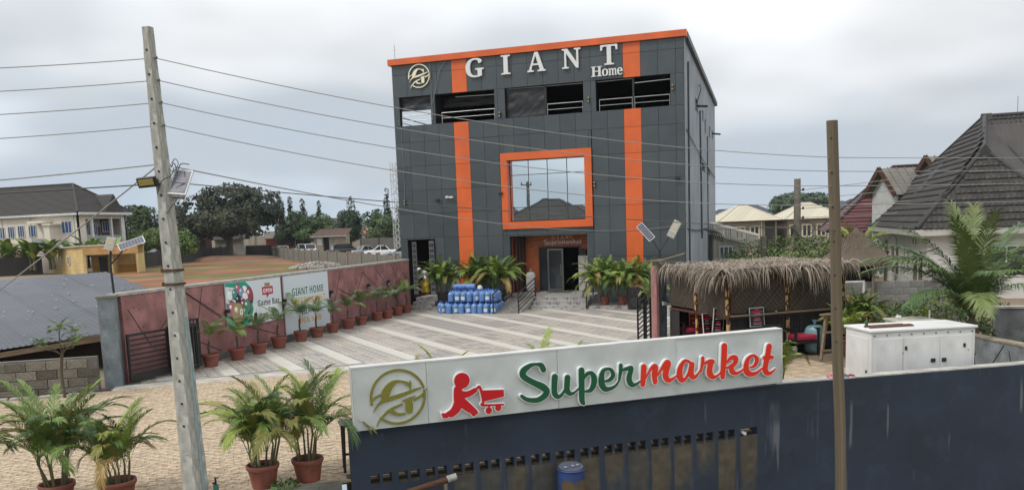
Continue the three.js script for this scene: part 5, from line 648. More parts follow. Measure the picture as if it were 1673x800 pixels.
{
  const p = thing('wooden_pole', 'tall weathered wooden pole in front of the blue wall', 'utility pole', [18.07, -1.45, 23.3]); part(p, 'shaft', tube([V(0.02, -0.1, 0), V(0.0, 1.5, 0), V(-0.06, 3, 0), V(-0.10, 4.5, 0), V(-0.17, 6.45, 0)], 0.084, 40, 14), mat([0.15, 0.118, 0.078], { tx: null, map: tex(128, 512, (u, v) => { const n = fbm(u * 1, v * 26, 3, 4, 0), m = fbm(u * 3, v * 3, 5, 4, 0), crack = sstep(0.03, 0.0, Math.abs(v - 0.35 - 0.06 * (fbm(u * 3, 1, 2, 3) - 0.5))); return (0.55 + 0.4 * n + 0.25 * (m - 0.5)) * (1 - 0.55 * crack) + 0.2; }), rough: 0.95 }));
  part(p, 'top', cyl(0.083, 0.083, 0.02, -0.172, 6.455, 0, 14), M.oldWood); for (let k = 0; k < 7; k++) part(p, 'bolt', cyl(0.012, 0.012, 0.03, 0, 0, 0, 8).rotateX(PI / 2).translate(-0.14 + 0.018 * k - 0.05, 6.2 - k * 0.52, 0.08), M.black);
  const q = thing('utility_pole', 'short wooden pole with insulators and cable brackets behind the hut', 'utility pole', [18.6, 0, -11]); part(q, 'shaft', cyl(0.17, 0.21, 5.6, 0, 2.8, 0, 12), mat([0.33, 0.29, 0.235], { tx: 'wood', rep: 1, rough: 0.95 })); for (const y of [5.0, 4.5, 4.0, 3.5]) part(q, 'insulator', [bar(V(0.15, y, 0), V(0.3, y, 0), 0.025), cyl(0.05, 0.06, 0.14, 0.3, y + 0.02, 0, 9)], M.blackSteel); part(q, 'cable_loop', [tube([V(-0.1, 3.1, 0.2), V(-0.35, 3.0, 0.3), V(0, 2.7, 0.35), V(0.1, 1.8, 0.25), V(-0.1, 1.2, 0.25)], 0.03, 24, 5), tube([V(0.2, 3.3, 0.1), V(0.7, 3.2, 0.1), V(0.9, 2.9, 0.1), V(0.4, 2.4, 0.15)], 0.02, 24, 5)], M.blackSteel); part(q, 'junction_box', bx(0.2, 0.9, 0.14, 0.35, 1.9, 0.1), M.cream);
  const q2 = thing('utility_pole', 'stub of a low grey pole at the edge of the bushes', 'utility pole', [16.85, 0, -4.9]); part(q2, 'shaft', cyl(0.14, 0.17, 2.7, 0, 1.35, 0, 10), mat([0.24, 0.21, 0.175], { tx: 'wood', rep: 1, rough: 0.95 })); part(q2, 'cable', [tube([V(0.1, 2.5, 0), V(0.4, 2.0, 0), V(0.9, 1.3, 0)], 0.012, 10, 4), tube([V(0.1, 2.3, 0), V(0.3, 1.9, 0), V(0.5, 1.2, 0)], 0.012, 10, 4)], M.blackSteel);
  const wireM = mat([0.27, 0.26, 0.245], { tx: null, rough: 0.5, metal: 0.3 }), darkW = mat([0.07, 0.07, 0.072], { tx: null, rough: 0.6 });
  const wire = (label, a, b, sag, r = 0.0056, m = wireM) => solo('power_line', label, 'power line', tube(Array.from({ length: 17 }, (_, k) => { const t = k / 16; return V(lerp(a[0], b[0], t), lerp(a[1], b[1], t) - sag * 4 * t * (1 - t), lerp(a[2], b[2], t)); }), r, 48, 5), m, 'overhead lines');
  const yl = [5.75, 5.49, 5.23, 4.96], yr = [4.46, 4.25, 4.03, 3.74], nm = ['topmost', 'second', 'third', 'fourth'];
  for (let k = 0; k < 4; k++) {
    wire(`${nm[k]} power line spanning between the concrete and wooden poles`, [9.98 - 0.01 * (3 - k), yl[k], 28.53], [17.93 + 0.02 * k, yr[k], 23.33], 0.22 + 0.02 * k);
    wire(`${nm[k]} power line leaving the concrete pole towards the photo's left edge`, [9.86, yl[k], 28.53], [2.5, yl[k] - 0.06 + 0.01 * k, 33.5], 0.22);
    wire(`${nm[k]} power line leaving the wooden pole towards the right edge`, [17.93 + 0.02 * k, yr[k], 23.33], [32, yr[k] + 0.28, 13.5], 0.15);
    wire(`${nm[k]} of the thin far lines crossing the tiled roof`, [18.9, 5.0 - 0.5 * k, -11], [44, 8.2 - 0.9 * k, 2], 0.5, 0.016);
  }
  wire('twisted service line sagging from the concrete pole to the building', [10.1, 4.46, 28.5], [13.7, 3.5, -0.4], 0.55, 0.008); wire('lowest dark line from the concrete pole past the entrance', [10.05, 4.28, 28.55], [18.0, 3.35, 23.35], 0.06, 0.0065, darkW);
  wire('service line from the concrete pole to the left edge', [9.85, 4.5, 28.55], [2.0, 4.2, 32.5], 0.12, 0.008); wire('lower dark line from the concrete pole to the left edge', [9.85, 4.27, 28.55], [1.5, 4.0, 33], 0.02, 0.008, darkW); wire('stay wire slanting from the concrete pole down to the left', [9.85, 4.47, 28.55], [2.6, 1.2, 27.5], 0.05, 0.009);
  wire('drooping black cable from the short wooden pole to the right', [18.7, 2.6, -10.8], [22.9, 2.3, 4], 1.0, 0.02, darkW); wire('black line crossing low behind the wooden pole', [13.7, 3.1, -6], [34, 3.6, -2], 0.2, 0.014, darkW);
}

// ================================================================ houses
const roofBrown = [[0.075, 0.066, 0.062], [0.066, 0.058, 0.055], [0.086, 0.075, 0.068]].map((c) => mat(c, { tx: 'streak', rep: 0.4, rough: 0.8 }));
// a roof plane a-b (eave) to c-d (top, above b and a): overlapping courses with proud lower edges
function courses(a, b, c, d, n, t = 0.05) {
  const nrm = b.clone().sub(a).cross((d.equals(a) ? c : d).clone().sub(a)).normalize(), out = [];
  for (let k = 0; k < n; k++) { const p = k / n, q = (k + 1) / n, A = a.clone().lerp(d, p), B = b.clone().lerp(c, p), C = b.clone().lerp(c, q), D = a.clone().lerp(d, q), up = nrm.clone().multiplyScalar(t), A2 = A.clone().add(up), B2 = B.clone().add(up), lo = nrm.clone().multiplyScalar(t * 0.15), C2 = C.clone().add(lo), D2 = D.clone().add(lo); out.push(quad(A2, B2, C2, D2), quad(A, B, B2, A2)); }
  return mg(out);
}
// a hip roof over x0..x1, z0..z1 with eaves at y; ridge along x (r0..r1); each plane is a part
function hipRoof(t, [x0, x1, z0, z1], y, h, [r0, r1], m, n, thick = 0.05, ridge = 0.1) {
  const zm = (z0 + z1) / 2, A = V(x0, y, z1), B = V(x1, y, z1), C = V(x1, y, z0), D = V(x0, y, z0), P = V(r0, y + h, zm), Q = V(r1, y + h, zm);
  const r = part(t, 'roof', mg([quad(D, C, B, A), courses(A, B, Q, P, n, thick)]), m); part(r, 'roof_slope', courses(B, C, Q, Q, n, thick), m); part(r, 'roof_slope', courses(C, D, P, Q, n, thick), m); part(r, 'roof_slope', courses(D, A, P, P, n, thick), m);
  part(r, 'ridge_cap', [[A, P], [B, Q], [C, Q], [D, P], [P, Q]].filter(([a, b]) => a.distanceTo(b) > 0.05).map(([a, b]) => bar(a.clone().add(V(0, thick, 0)), b.clone().add(V(0, thick, 0)), ridge, 6)), M.roofCap ??= mat([0.045, 0.043, 0.043], { rough: 0.7 })); return r;
}
// window on a wall that faces local +z (ry 0) or +x (ry 90 deg)
const winBlue = mat([0.03, 0.06, 0.16], { tx: null, rough: 0.08 });
function windowOn(t, x, y, z, w, h, ry, { glass = M.glassDark, frame = M.white, bars = 2, fw = 0.07 } = {}) {
  const f = part(t, 'window', [bx(w, fw, 0.1, 0, h / 2, 0), bx(w, fw, 0.1, 0, -h / 2, 0), bx(fw, h - fw, 0.1, w / 2 - fw / 2, 0, 0), bx(fw, h - fw, 0.1, -w / 2 + fw / 2, 0, 0), ...Array.from({ length: bars - 1 }, (_, k) => bx(fw * 0.8, h - fw, 0.08, -w / 2 + (w * (k + 1)) / bars, 0, 0))], frame, { pos: [x, y, z], rot: [0, ry, 0] }); part(f, 'pane', bx(w - fw, h - fw, 0.03, 0, 0, 0), glass); return f;
}
{ // cream two-storey house at the left: long side to +z, gable end to +x
  const t = thing('cream_house', 'long cream two storey house with dark hipped roof and verandas', 'house', [-64, 0, -45]);
  const cr = mat([0.87, 0.775, 0.67], { tx: 'mottle', rep: 0.15, rough: 0.9 }), bl = mat([0.36, 0.42, 0.43], { tx: 'mottle', rep: 0.4, rough: 0.8 });
  part(t, 'wall', [span(-24, 0, -0.5, 7.1, -0.8, -0.6), span(-24, -23.8, -0.5, 7.1, -8.4, -0.8), span(-24, 0, -0.5, 7.1, -8.6, -8.4), span(-0.2, 0, -0.5, 3.2, -8.4, -0.8), ...rectSub([0.6, 8.6, 3.2, 7.1], [[1.8, 2.6, 3.9, 6.5], [3.0, 7.7, 3.6, 6.6]]).map(([a, b, c, d]) => span(-0.2, 0, c, d, -b, -a))], cr);
  part(t, 'veranda_wall', [span(-1.9, -1.8, 3.3, 7.0, -7.9, -1.6), span(-1.8, -0.2, 3.2, 3.3, -7.8, -1.5), span(-1.8, -0.2, 6.9, 7.0, -7.8, -1.5), span(-1.8, -0.2, 3.3, 6.9, -1.7, -1.6)], bl); part(t, 'brick_panel', span(-1.78, -1.7, 3.3, 6.9, -7.7, -6.1), mat([0.19, 0.075, 0.055], { tx: 'grain', rep: 1, rough: 0.9 }));
  part(t, 'balcony_rail', [span(-0.12, -0.04, 4.4, 4.48, -7.7, -3.0), span(-0.11, -0.05, 3.6, 4.4, -7.7, -3.0), span(-0.11, -0.05, 3.9, 4.6, -2.6, -1.8)], mat([0.40, 0.45, 0.45], { rough: 0.3 })); part(t, 'column', [span(-0.3, 0.06, 3.2, 7.05, -6.2, -5.95), span(-0.02, 0.1, -0.4, 7.1, -2.95, -2.65), span(-0.02, 0.08, -0.4, 7.1, -8.3, -7.7)], M.white); part(t, 'floor_band', [span(-24, 0.08, 3.1, 3.4, -0.62, -0.52), span(-0.02, 0.1, 3.0, 3.4, -8.6, -0.6)], cr);
  part(t, 'eave_gutter', [span(-24.6, 0.7, 7.05, 7.35, -0.35, -0.05), span(0.45, 0.75, 7.05, 7.35, -9.1, -0.05)], M.white); part(t, 'down_pipe', [bar(V(-0.6, 0, -0.5), V(-0.6, 7, -0.5), 0.06), bar(V(-7.4, 0, -0.5), V(-7.4, 7, -0.5), 0.06), bar(V(-12, 0, -0.5), V(-12, 7, -0.5), 0.06)], M.white);
  const o = { glass: winBlue, bars: 3 }; for (const [x, y, w] of [[-1.75, 5.6, 1.6], [-9.0, 5.3, 1.1], [-10.6, 5.25, 1.1], [-12.2, 5.2, 1.1], [-14, 5.2, 1.1], [-16, 5.2, 1.1], [-9.2, 1.6, 1.1], [-11, 1.6, 1.1], [-12.6, 1.5, 1.1], [-14.4, 1.5, 1.1], [-7.2, 5.3, 1.2]]) windowOn(t, x, y, -0.56, w, 1.45, 0, o); for (const z of [-2.4, -4.1, -5.0]) windowOn(t, -1.76, 5.3, z, 0.9, 1.4, PI / 2, o); windowOn(t, -1.66, 5.6, -6.9, 1.3, 1.3, PI / 2, o);
  part(t, 'door', span(-1.78, -1.72, 3.35, 5.6, -5.9, -5.35), M.rust);
  const bal = part(t, 'balcony', [span(-5.9, -3.0, 3.0, 3.25, -0.6, 0.9), span(-3.9, -3.0, 3.2, 5.9, 0.65, 0.9), span(-3.2, -3.0, 3.2, 6.0, -0.6, 0.65), span(-3.9, -2.6, 5.9, 6.1, -0.6, 1.1), span(-6.4, -4, 6.2, 6.5, -0.6, 0.9)], cr); part(bal, 'railing', [span(-5.85, -3.95, 3.3, 4.3, 0.8, 0.86)], mat([0.42, 0.45, 0.43], { rough: 0.3 })); part(bal, 'screen', span(-3.3, -3.22, 3.3, 5.9, -0.5, 0.64), bl); windowOn(t, -5, 4.9, -0.55, 0.9, 1.8, 0, { bars: 2 });
  part(t, 'satellite_dish', [new THREE.SphereGeometry(0.75, 18, 8, 0, 2 * PI, 0, 0.7).rotateX(PI / 2 - 0.4).translate(-2.6, 2.9, -0.6), bar(V(-2.6, 2.6, -0.6), V(-2.6, 3.1, 0.1), 0.03)], M.white); part(t, 'air_conditioner', [rbox(0.85, 0.6, 0.4, 0.04, -14.6, 4.0, -0.3)], M.white);
  const r = hipRoof(t, [-25, 0.7, -9.3, 0.0], 7.35, 3.75, [-20, -4.2], roofBrown[0], 24, 0.07, 0.14);
  // a small gablet over the gable end and a vent hip on the long side
  const gab = (P, w, hh, run, dir) => { const L = V(dir.z * w, 0, -dir.x * w), A = P.clone().sub(L), B = P.clone().add(L), Tp = P.clone().add(V(0, hh, 0)), bk = Tp.clone().addScaledVector(dir, -run); part(r, 'gablet', mg([quad(A, B, Tp, Tp), courses(B, B.clone().addScaledVector(dir, -run), bk, Tp, 6, 0.05), courses(A.clone().addScaledVector(dir, -run), A, Tp, bk, 6, 0.05)]), roofBrown[1]); };
  gab(V(0.6, 7.4, -6.2), 1.6, 2.3, 4, V(1, 0, 0));
}
{ // yellow flat-roofed building in the lot
  const t = thing('yellow_building', 'small yellow flat roofed building with open bays in the empty lot', 'building', [-56.85, 0, -38.5]); const y1 = mat([0.74, 0.54, 0.235], { tx: 'streak', rep: 0.25, rough: 0.9 }), y2 = mat([0.53, 0.29, 0.05], { tx: 'streak', rep: 0.3, rough: 0.9 }), pk = mat([0.62, 0.37, 0.15], { tx: 'mottle', rep: 0.3, rough: 0.9 });
  // front runs along local +x from the corner; the side runs back and to the left
  t.rotation.y = 0.45; const side = V(-7.6, 0, -11.7);
  part(t, 'wall', [slab(V(0, -0.4, 0), V(0, 3.25, 0), side.clone().setY(3.0), side.clone().setY(-0.4), 0.2), span(0, 5.9, 2.2, 3.25, -0.25, 0), span(0, 0.3, -0.4, 2.2, -0.25, 0), span(5.65, 5.9, -0.4, 2.2, -2.4, 0), span(2.9, 3.12, -0.4, 2.2, -2.4, 0), span(0.1, 5.9, -0.4, 3.1, -2.6, -2.4)], y1);
  part(t, 'fascia', span(0.02, 5.88, 2.24, 3.2, 0.004, 0.03), pk); part(t, 'plinth', [span(0.3, 2.9, -0.4, 0.95, -2.38, -2.33), span(3.12, 5.65, -0.4, 0.95, -2.38, -2.33), span(0.0, 5.9, -0.35, 0.06, -2.3, 0.05)], y2); part(t, 'roof', [slab(V(-0.1, 3.33, 0.1), V(6.0, 3.33, 0.1), V(6.0, 3.33, -2.7), V(side.x, 3.05, side.z - 0.2), 0.12), slab(V(-0.1, 3.32, 0.1), V(side.x, 3.06, side.z - 0.2), V(side.x - 0.2, 3.06, side.z), V(-0.3, 3.32, 0.1), 0.1)], M.white);
  part(t, 'door', span(0.95, 1.85, -0.2, 1.95, -2.38, -2.28), M.black); const sy = Math.atan2(-side.z, side.x) + PI; for (const q of [0.86, 0.71, 0.42]) { const p = side.clone().multiplyScalar(q); const w = part(t, 'window', [bx(1.0, 1.0, 0.1)], M.white, { pos: [p.x - 0.05, 1.62, p.z + 0.05], rot: [0, sy, 0] }); part(w, 'louvre', Array.from({ length: 4 }, (_, k) => bx(0.7, 0.11, 0.02, 0, -0.3 + k * 0.2, 0.055)), M.glassDark); }
  part(t, 'lettering', new THREE.PlaneGeometry(3.4, 0.62).translate(3.3, 2.72, 0.034), new THREE.MeshStandardMaterial({ roughness: 0.9, map: canvas(512, 96, (c) => { c.fillStyle = '#cf9a62'; c.fillRect(0, 0, 512, 96); c.fillStyle = '#8a4a2a'; for (let k = 0; k < 3; k++) c.fillRect(10 + k * 24, 10, 15, 18); for (let k = 0; k < 16; k++) if (k !== 5 && k !== 10) { c.fillRect(8 + k * 31, 44, 7, 42); c.fillRect(8 + k * 31, k % 2 ? 44 : 62, 21, 8); c.fillRect(22 + k * 31, 44, 6, k % 3 ? 42 : 22); } }) }));
}
{ // corrugated shed roof and concrete block wall at the lower left
  const t = thing('tin_shed', 'low shed with a worn blue grey corrugated metal roof', 'shed'); const E0 = V(-5.0, 0.53, 21.55), E1 = V(1.15, 1.27, 16.4), R1 = V(-8.1, 2.40, 10.5), R0 = V(-16.0, 2.1, 15.2), tin = [[0.066, 0.070, 0.097], [0.080, 0.084, 0.112], [0.056, 0.060, 0.085]].map((c) => mat(c, { tx: 'streak', rep: 0.5, rough: 0.33, metal: 0.25 }));
  const corr = (a, b, c, d) => { const N = 36, pos = [], n = b.clone().sub(a).cross(d.clone().sub(a)).normalize(), P = (i, s) => a.clone().lerp(b, i / N).lerp(d.clone().lerp(c, i / N), s).addScaledVector(n, i % 4 < 1 ? 0.026 : 0); for (let i = 0; i < N; i++) for (const [s0, s1] of [[0, 0.5], [0.5, 1]]) for (const q of [P(i, s0), P(i + 1, s0), P(i + 1, s1), P(i, s0), P(i + 1, s1), P(i, s1)]) pos.push(q.x, q.y, q.z); const g = new THREE.BufferGeometry(); g.setAttribute('position', new THREE.Float32BufferAttribute(pos, 3)); const uv = []; for (let i = 0; i < pos.length / 3; i++) uv.push(pos[i * 3] * 0.8 + pos[i * 3 + 2] * 0.8, pos[i * 3] * 0.12); g.setAttribute('uv', new THREE.Float32BufferAttribute(uv, 2)); g.computeVertexNormals(); return g; };
  const W = 7, Hh = 3; for (let i = 0; i < W; i++) for (let j = 0; j < Hh; j++) { const f = (u, v) => E0.clone().lerp(E1, u).lerp(R0.clone().lerp(R1, u), v).add(V(0, 0.018 * (Hh - j) + rnd(0.012), 0)); part(t, 'roof_sheet', corr(f(i / W - 0.01, j / Hh - 0.015), f((i + 1) / W + 0.01, j / Hh - 0.015), f((i + 1) / W + 0.01, (j + 1) / Hh), f(i / W - 0.01, (j + 1) / Hh)), pick(tin)); }
  part(t, 'roof_nail', Array.from({ length: 46 }, () => { const u = rnd(0.3, 1), v = rnd(), p = E0.clone().lerp(E1, u).lerp(R0.clone().lerp(R1, u), v); return bx(rnd(0.03, 0.10), 0.015, rnd(0.02, 0.06), p.x, p.y + 0.095, p.z, rnd(3)); }), mat([0.7, 0.7, 0.7], { rough: 0.4 }));
  part(t, 'eave_board', beam(E0.clone().add(V(0.1, -0.11, 0.1)), E1.clone().add(V(0, -0.11, 0.05)), 0.05, 0.14), M.wood); part(t, 'wall', [beam(E0.clone().add(V(-0.5, -0.9, -0.4)), E1.clone().add(V(-0.6, -1.2, -0.3)), 0.1, 1.9)], mat([0.04, 0.033, 0.028], { rough: 1 })); part(t, 'rear_slope', slab(R0, R1, R1.clone().add(V(-6, -1.6, -5)), R0.clone().add(V(-6, -1.6, -5)), 0.03), tin[0]);
  const w = thing('block_wall', 'low wall of weathered concrete blocks beside the gate pillar', 'wall'), A = V(1.28, 0, 20.9), B = V(-5.2, 0, 24.6), L = A.distanceTo(B), d = B.clone().sub(A).normalize(), ry = Math.atan2(-d.z, d.x), bm = [[0.265, 0.24, 0.185], [0.32, 0.29, 0.225], [0.21, 0.19, 0.15], [0.36, 0.33, 0.265], [0.175, 0.158, 0.125]].map((c) => mat(c, { tx: 'concrete', rep: 1.4, rough: 1, bump: 0.012 })), g = [0, 1, 2].map(() => rbox(0.435, 0.208, 0.20, 0.012));
  part(w, 'mortar', bx(L, 0.92, 0.16, (A.x + B.x) / 2, 0.38, (A.z + B.z) / 2, ry), M.concreteDark); for (let j = 0; j < 4; j++) for (let i = 0; i < Math.floor(L / 0.45); i++) { const q = (i + (j % 2 ? 0.5 : 0) + 0.5) * 0.45; if (q > L - 0.2) continue; const p = A.clone().addScaledVector(d, q); part(w, 'block', pick(g), j === 3 ? pick(bm.slice(0, 4)) : pick(bm), { pos: [p.x + rnd(0.008), 0.02 + j * 0.222, p.z + rnd(0.014)], rot: [0, ry + rnd(-0.012, 0.012), rnd(-0.01, 0.01)] }); }
  struct('kerb_edge', mg(Array.from({ length: 9 }, (_, k) => { const p = A.clone().addScaledVector(d, 0.3 + k * 0.62).add(V(0.42, 0, 0.62)); return rbox(0.56, 0.12, 0.14, 0.02, p.x, 0.02, p.z, ry + rnd(-0.06, 0.06)); })), M.apron); struct('planting_bed', slab(V(1.5, 0.006, 20.8), V(-4.9, 0.006, 24.5), V(-4.5, 0.006, 25.2), V(1.95, 0.006, 21.4), 0.02), M.soil);
  const l = thing('solar_street_lamp', 'twin headed solar street lamp rising from the grey blue gate pillar', 'street lamp', [1.27, 2.28, 20.15], 0.28); part(l, 'pole', [bar(V(0, 0, 0), V(-0.02, 0.72, 0), 0.03, 8), bar(V(-0.02, 0.72, 0), V(0.02, 1.08, 0), 0.03, 8), bar(V(-0.02, 0.74, 0), V(0.32, 1.08, 0), 0.022, 8)], M.blackSteel); const hd = part(l, 'lamp_head', rbox(0.24, 0.36, 0.05, 0.02, 0.0, 0, 0), mat([0.42, 0.40, 0.35], { rough: 0.5 }), { pos: [0.04, 1.26, 0.03], rot: [-0.35, 0.1, -0.18] }); part(hd, 'lens', [bx(0.16, 0.15, 0.01, 0, 0.05, 0.028), bx(0.16, 0.04, 0.01, 0, -0.09, 0.028)], mat([0.52, 0.47, 0.34], { rough: 0.2 })); const sp = new THREE.Group(); sp.name = 'solar_panel'; sp.position.set(0.56, 1.26, 0); sp.rotation.set(-0.95, 0.0, 0.55, 'YXZ'); l.add(sp); panelOn(sp, 0.62, 0.30, 8, 4);
}
{ // walls and huts round the back lot
  const grey = mat([0.205, 0.19, 0.16], { tx: 'streak', rep: 0.5, rough: 1 }), sooty = mat([0.055, 0.05, 0.047], { tx: 'streak', rep: 0.3, rough: 1 }), wallOf = (name, label, pts, h, th, m, postEvery, pm) => { const t = thing(name, label, 'wall'); for (let k = 0; k < pts.length - 1; k++) { const a = V(pts[k][0], 0, pts[k][1]), b = V(pts[k + 1][0], 0, pts[k + 1][1]), L = a.distanceTo(b), n = Math.max(1, Math.round(L / postEvery)); for (let i = 0; i < n; i++) { const A = a.clone().lerp(b, i / n), B = a.clone().lerp(b, (i + 1) / n), y = h * rnd(0.97, 1.03) / 2 - 0.2; part(t, 'wall_bay', beam(A.clone().setY(y), B.clone().setY(y), th, h + 0.4), m); part(t, 'wall_post', bx(0.35, h + 0.5, 0.35, A.x, h / 2 - 0.1, A.z, Math.atan2(b.x - a.x, b.z - a.z)), pm); } } return t; };
  wallOf('compound_wall', 'grey panel wall with posts in front of the parked cars', [[-66, -90.5], [-51, -71.5], [-34, -51], [-24, -39.5], [-8, -20.5]], 1.62, 0.18, grey, 5.6, mat([0.255, 0.24, 0.20], { tx: 'streak', rep: 0.5, rough: 1 }));
  wallOf('lot_wall', 'sooty dark wall closing the back of the empty lot', [[-59.5, -45.5], [-66, -61.5], [-71, -78], [-76, -94], [-66, -90.7]], 2.0, 0.2, sooty, 8, sooty); wallOf('lot_wall', 'dark wall behind the corrugated shed roof', [[-75, -35], [-67.5, -43]], 2.2, 0.2, sooty, 6, sooty); wallOf('garden_wall', 'low brownish garden wall under the banana plants', [[-86, -40.5], [-69.2, -47.2]], 2.6, 0.2, mat([0.27, 0.20, 0.145], { tx: 'streak', rep: 0.3, rough: 1 }), 7, mat([0.32, 0.22, 0.13]));
  wallOf('rear_wall', 'beige wall beyond the kiosk and parked cars', [[-108, -118], [-58, -133], [-30, -95]], 3.6, 0.2, mat([0.38, 0.33, 0.25], { tx: 'streak', rep: 0.25, rough: 1 }), 9, M.concreteDark); wallOf('rear_wall', 'dark stained wall behind the white car', [[-52, -97], [-34, -82], [-18, -64]], 2.6, 0.2, mat([0.13, 0.12, 0.105], { tx: 'streak', rep: 0.25, rough: 1 }), 9, sooty);
  struct('car_lot', slab(V(-70, 0.25, -98), V(-30, 0.25, -46), V(-10, 0.25, -60), V(-52, 0.25, -125), 0.3), mat([0.30, 0.25, 0.19], { tx: 'concrete', rep: 0.3, rough: 1 }));
  const k = thing('kiosk', 'small beige kiosk with a rusty sheet roof behind the parked cars', 'kiosk', [-58.5, 0.2, -97.5], 0.35), kw = mat([0.42, 0.36, 0.26], { tx: 'streak', rep: 0.4, rough: 1 }); part(k, 'wall', [span(-2.9, -1.3, 0, 3.0, -2, 0), span(-0.2, 0.3, 0, 3.0, -0.3, 0), span(0.3, 2.9, 0, 3.0, -0.2, 0), span(2.7, 2.9, 0, 3.3, -4.5, -0.2), span(-2.9, 2.9, 0, 3.4, -4.6, -4.5)], kw); part(k, 'doorway', span(-1.3, -0.2, 0, 2.8, -1.2, -1.1), M.black); part(k, 'window', span(-2.4, -1.5, 1.4, 2.6, -0.01, 0.03), M.white); const rm = mat([0.17, 0.105, 0.08], { tx: 'streak', rep: 0.7, rough: 0.95 }); part(k, 'roof', [slab(V(-3.5, 3.0, 0.6), V(3.1, 3.0, 0.6), V(3.5, 4.3, -4.8), V(-2.4, 4.3, -4.8), 0.08), ...Array.from({ length: 16 }, (_, i) => bar(V(-3.4 + i * 0.42, 3.07, 0.6), V(-2.3 + i * 0.385, 4.37, -4.8), 0.04, 4))], rm); part(k, 'roof_edge', bx(6.6, 0.2, 0.06, -0.2, 2.94, 0.62), M.concrete);
  const shack = (label, [x, z], w, h, roofM, wallM, ry) => { const t = thing('low_house', label, 'house', [x, 0, z], ry); part(t, 'wall', span(-w / 2, w / 2, 0, h, -4, 0), wallM); part(t, 'roof', [slab(V(-w / 2 - 0.3, h + 0.1, 0.4), V(w / 2 + 0.3, h + 0.1, 0.4), V(w / 2 + 0.3, h + 1.5, -2), V(-w / 2 - 0.3, h + 1.5, -2), 0.1), slab(V(w / 2 + 0.3, h + 0.1, -4.4), V(-w / 2 - 0.3, h + 0.1, -4.4), V(-w / 2 - 0.3, h + 1.5, -2), V(w / 2 + 0.3, h + 1.5, -2), 0.1), extrude([[-4, 0], [0, 0], [-2, 1.4]], 0.1).rotateY(PI / 2).translate(w / 2, h, 0)], roofM); part(t, 'door', span(-0.5, 0.5, 0, h * 0.8, 0.0, 0.05), M.rust); return t; };
  shack('dark gabled house half hidden below the spreading tree', [-74.8, -90.5], 5, 3.2, roofBrown[1], M.cream, 0.4); shack('pale blue shed just behind the yellow building', [-72.5, -70], 3.6, 3.2, roofBrown[0], mat([0.45, 0.53, 0.56]), 0.2); shack('house with red gates behind the spreading tree trunk', [-74, -108], 8, 3.0, mat([0.2, 0.17, 0.15]), mat([0.23, 0.04, 0.035]), 0.6); shack('low brown roofed house behind the lot wall', [-77.5, -84], 4.4, 3.2, mat([0.16, 0.08, 0.07]), mat([0.12, 0.045, 0.04]), 0.4);
  shack('distant house with orange roof between the trees', [-75, -150], 7, 3.0, mat([0.62, 0.20, 0.12]), M.cream, 0.3);
  const pile = thing('rubble_heap', 'heap of pale broken blocks by the panel wall', 'rubble', [-28.8, 0, -41.5]); const stones = [[0.45, 0.41, 0.36], [0.36, 0.32, 0.28], [0.54, 0.50, 0.44]].map((c) => mat(c, { tx: 'concrete', rep: 2 })), sg = [0, 1, 2].map(() => new THREE.DodecahedronGeometry(0.2, 0).scale(1.2, 0.7, 0.9)); stones.forEach((m, i) => stuffOf(pile, 'rubble', sg[i], m, Array.from({ length: 190 }, () => { const r = Math.sqrt(rnd()), a = rnd(2 * PI); return M4(r * 2.7 * Math.cos(a), 0.6 * (1 - r * r) * rnd(0.3, 1) + 0.05, r * 1.6 * Math.sin(a) + r * 3.6 * Math.cos(a) * -0.3, rnd(6), rnd(6), 0, rnd(0.5, 1.4)); })));
  // lattice mast behind the building edge
  const mast = thing('lattice_mast', 'white lattice telecom mast just left of the grey building', 'mast', [-34.5, 0, -74.5]), b = []; for (let k2 = 0; k2 < 15; k2++) { const y = k2 * 0.9, w = 0.42, c = [[-w, -w], [w, -w], [w, w], [-w, w]]; for (let i = 0; i < 4; i++) { const [x, z] = c[i], [X, Z] = c[(i + 1) % 4]; b.push(bar(V(x, y, z), V(x, y + 0.9, z), 0.045, 4), bar(V(x, y, z), V(X, y + 0.9, Z), 0.028, 4), bar(V(x, y, z), V(X, y, Z), 0.028, 4)); } } part(mast, 'frame', b, mat([0.62, 0.63, 0.64], { rough: 0.6 })); part(mast, 'antenna', [rbox(0.2, 1.3, 0.14, 0.03, 0.55, 12.0, 0.3), rbox(0.2, 1.3, 0.14, 0.03, -0.5, 11.4, 0.4), cyl(0.28, 0.28, 0.2, 0, 0, 0, 16).rotateX(PI / 2).translate(0.1, 9.6, 0.6)], M.white);
}
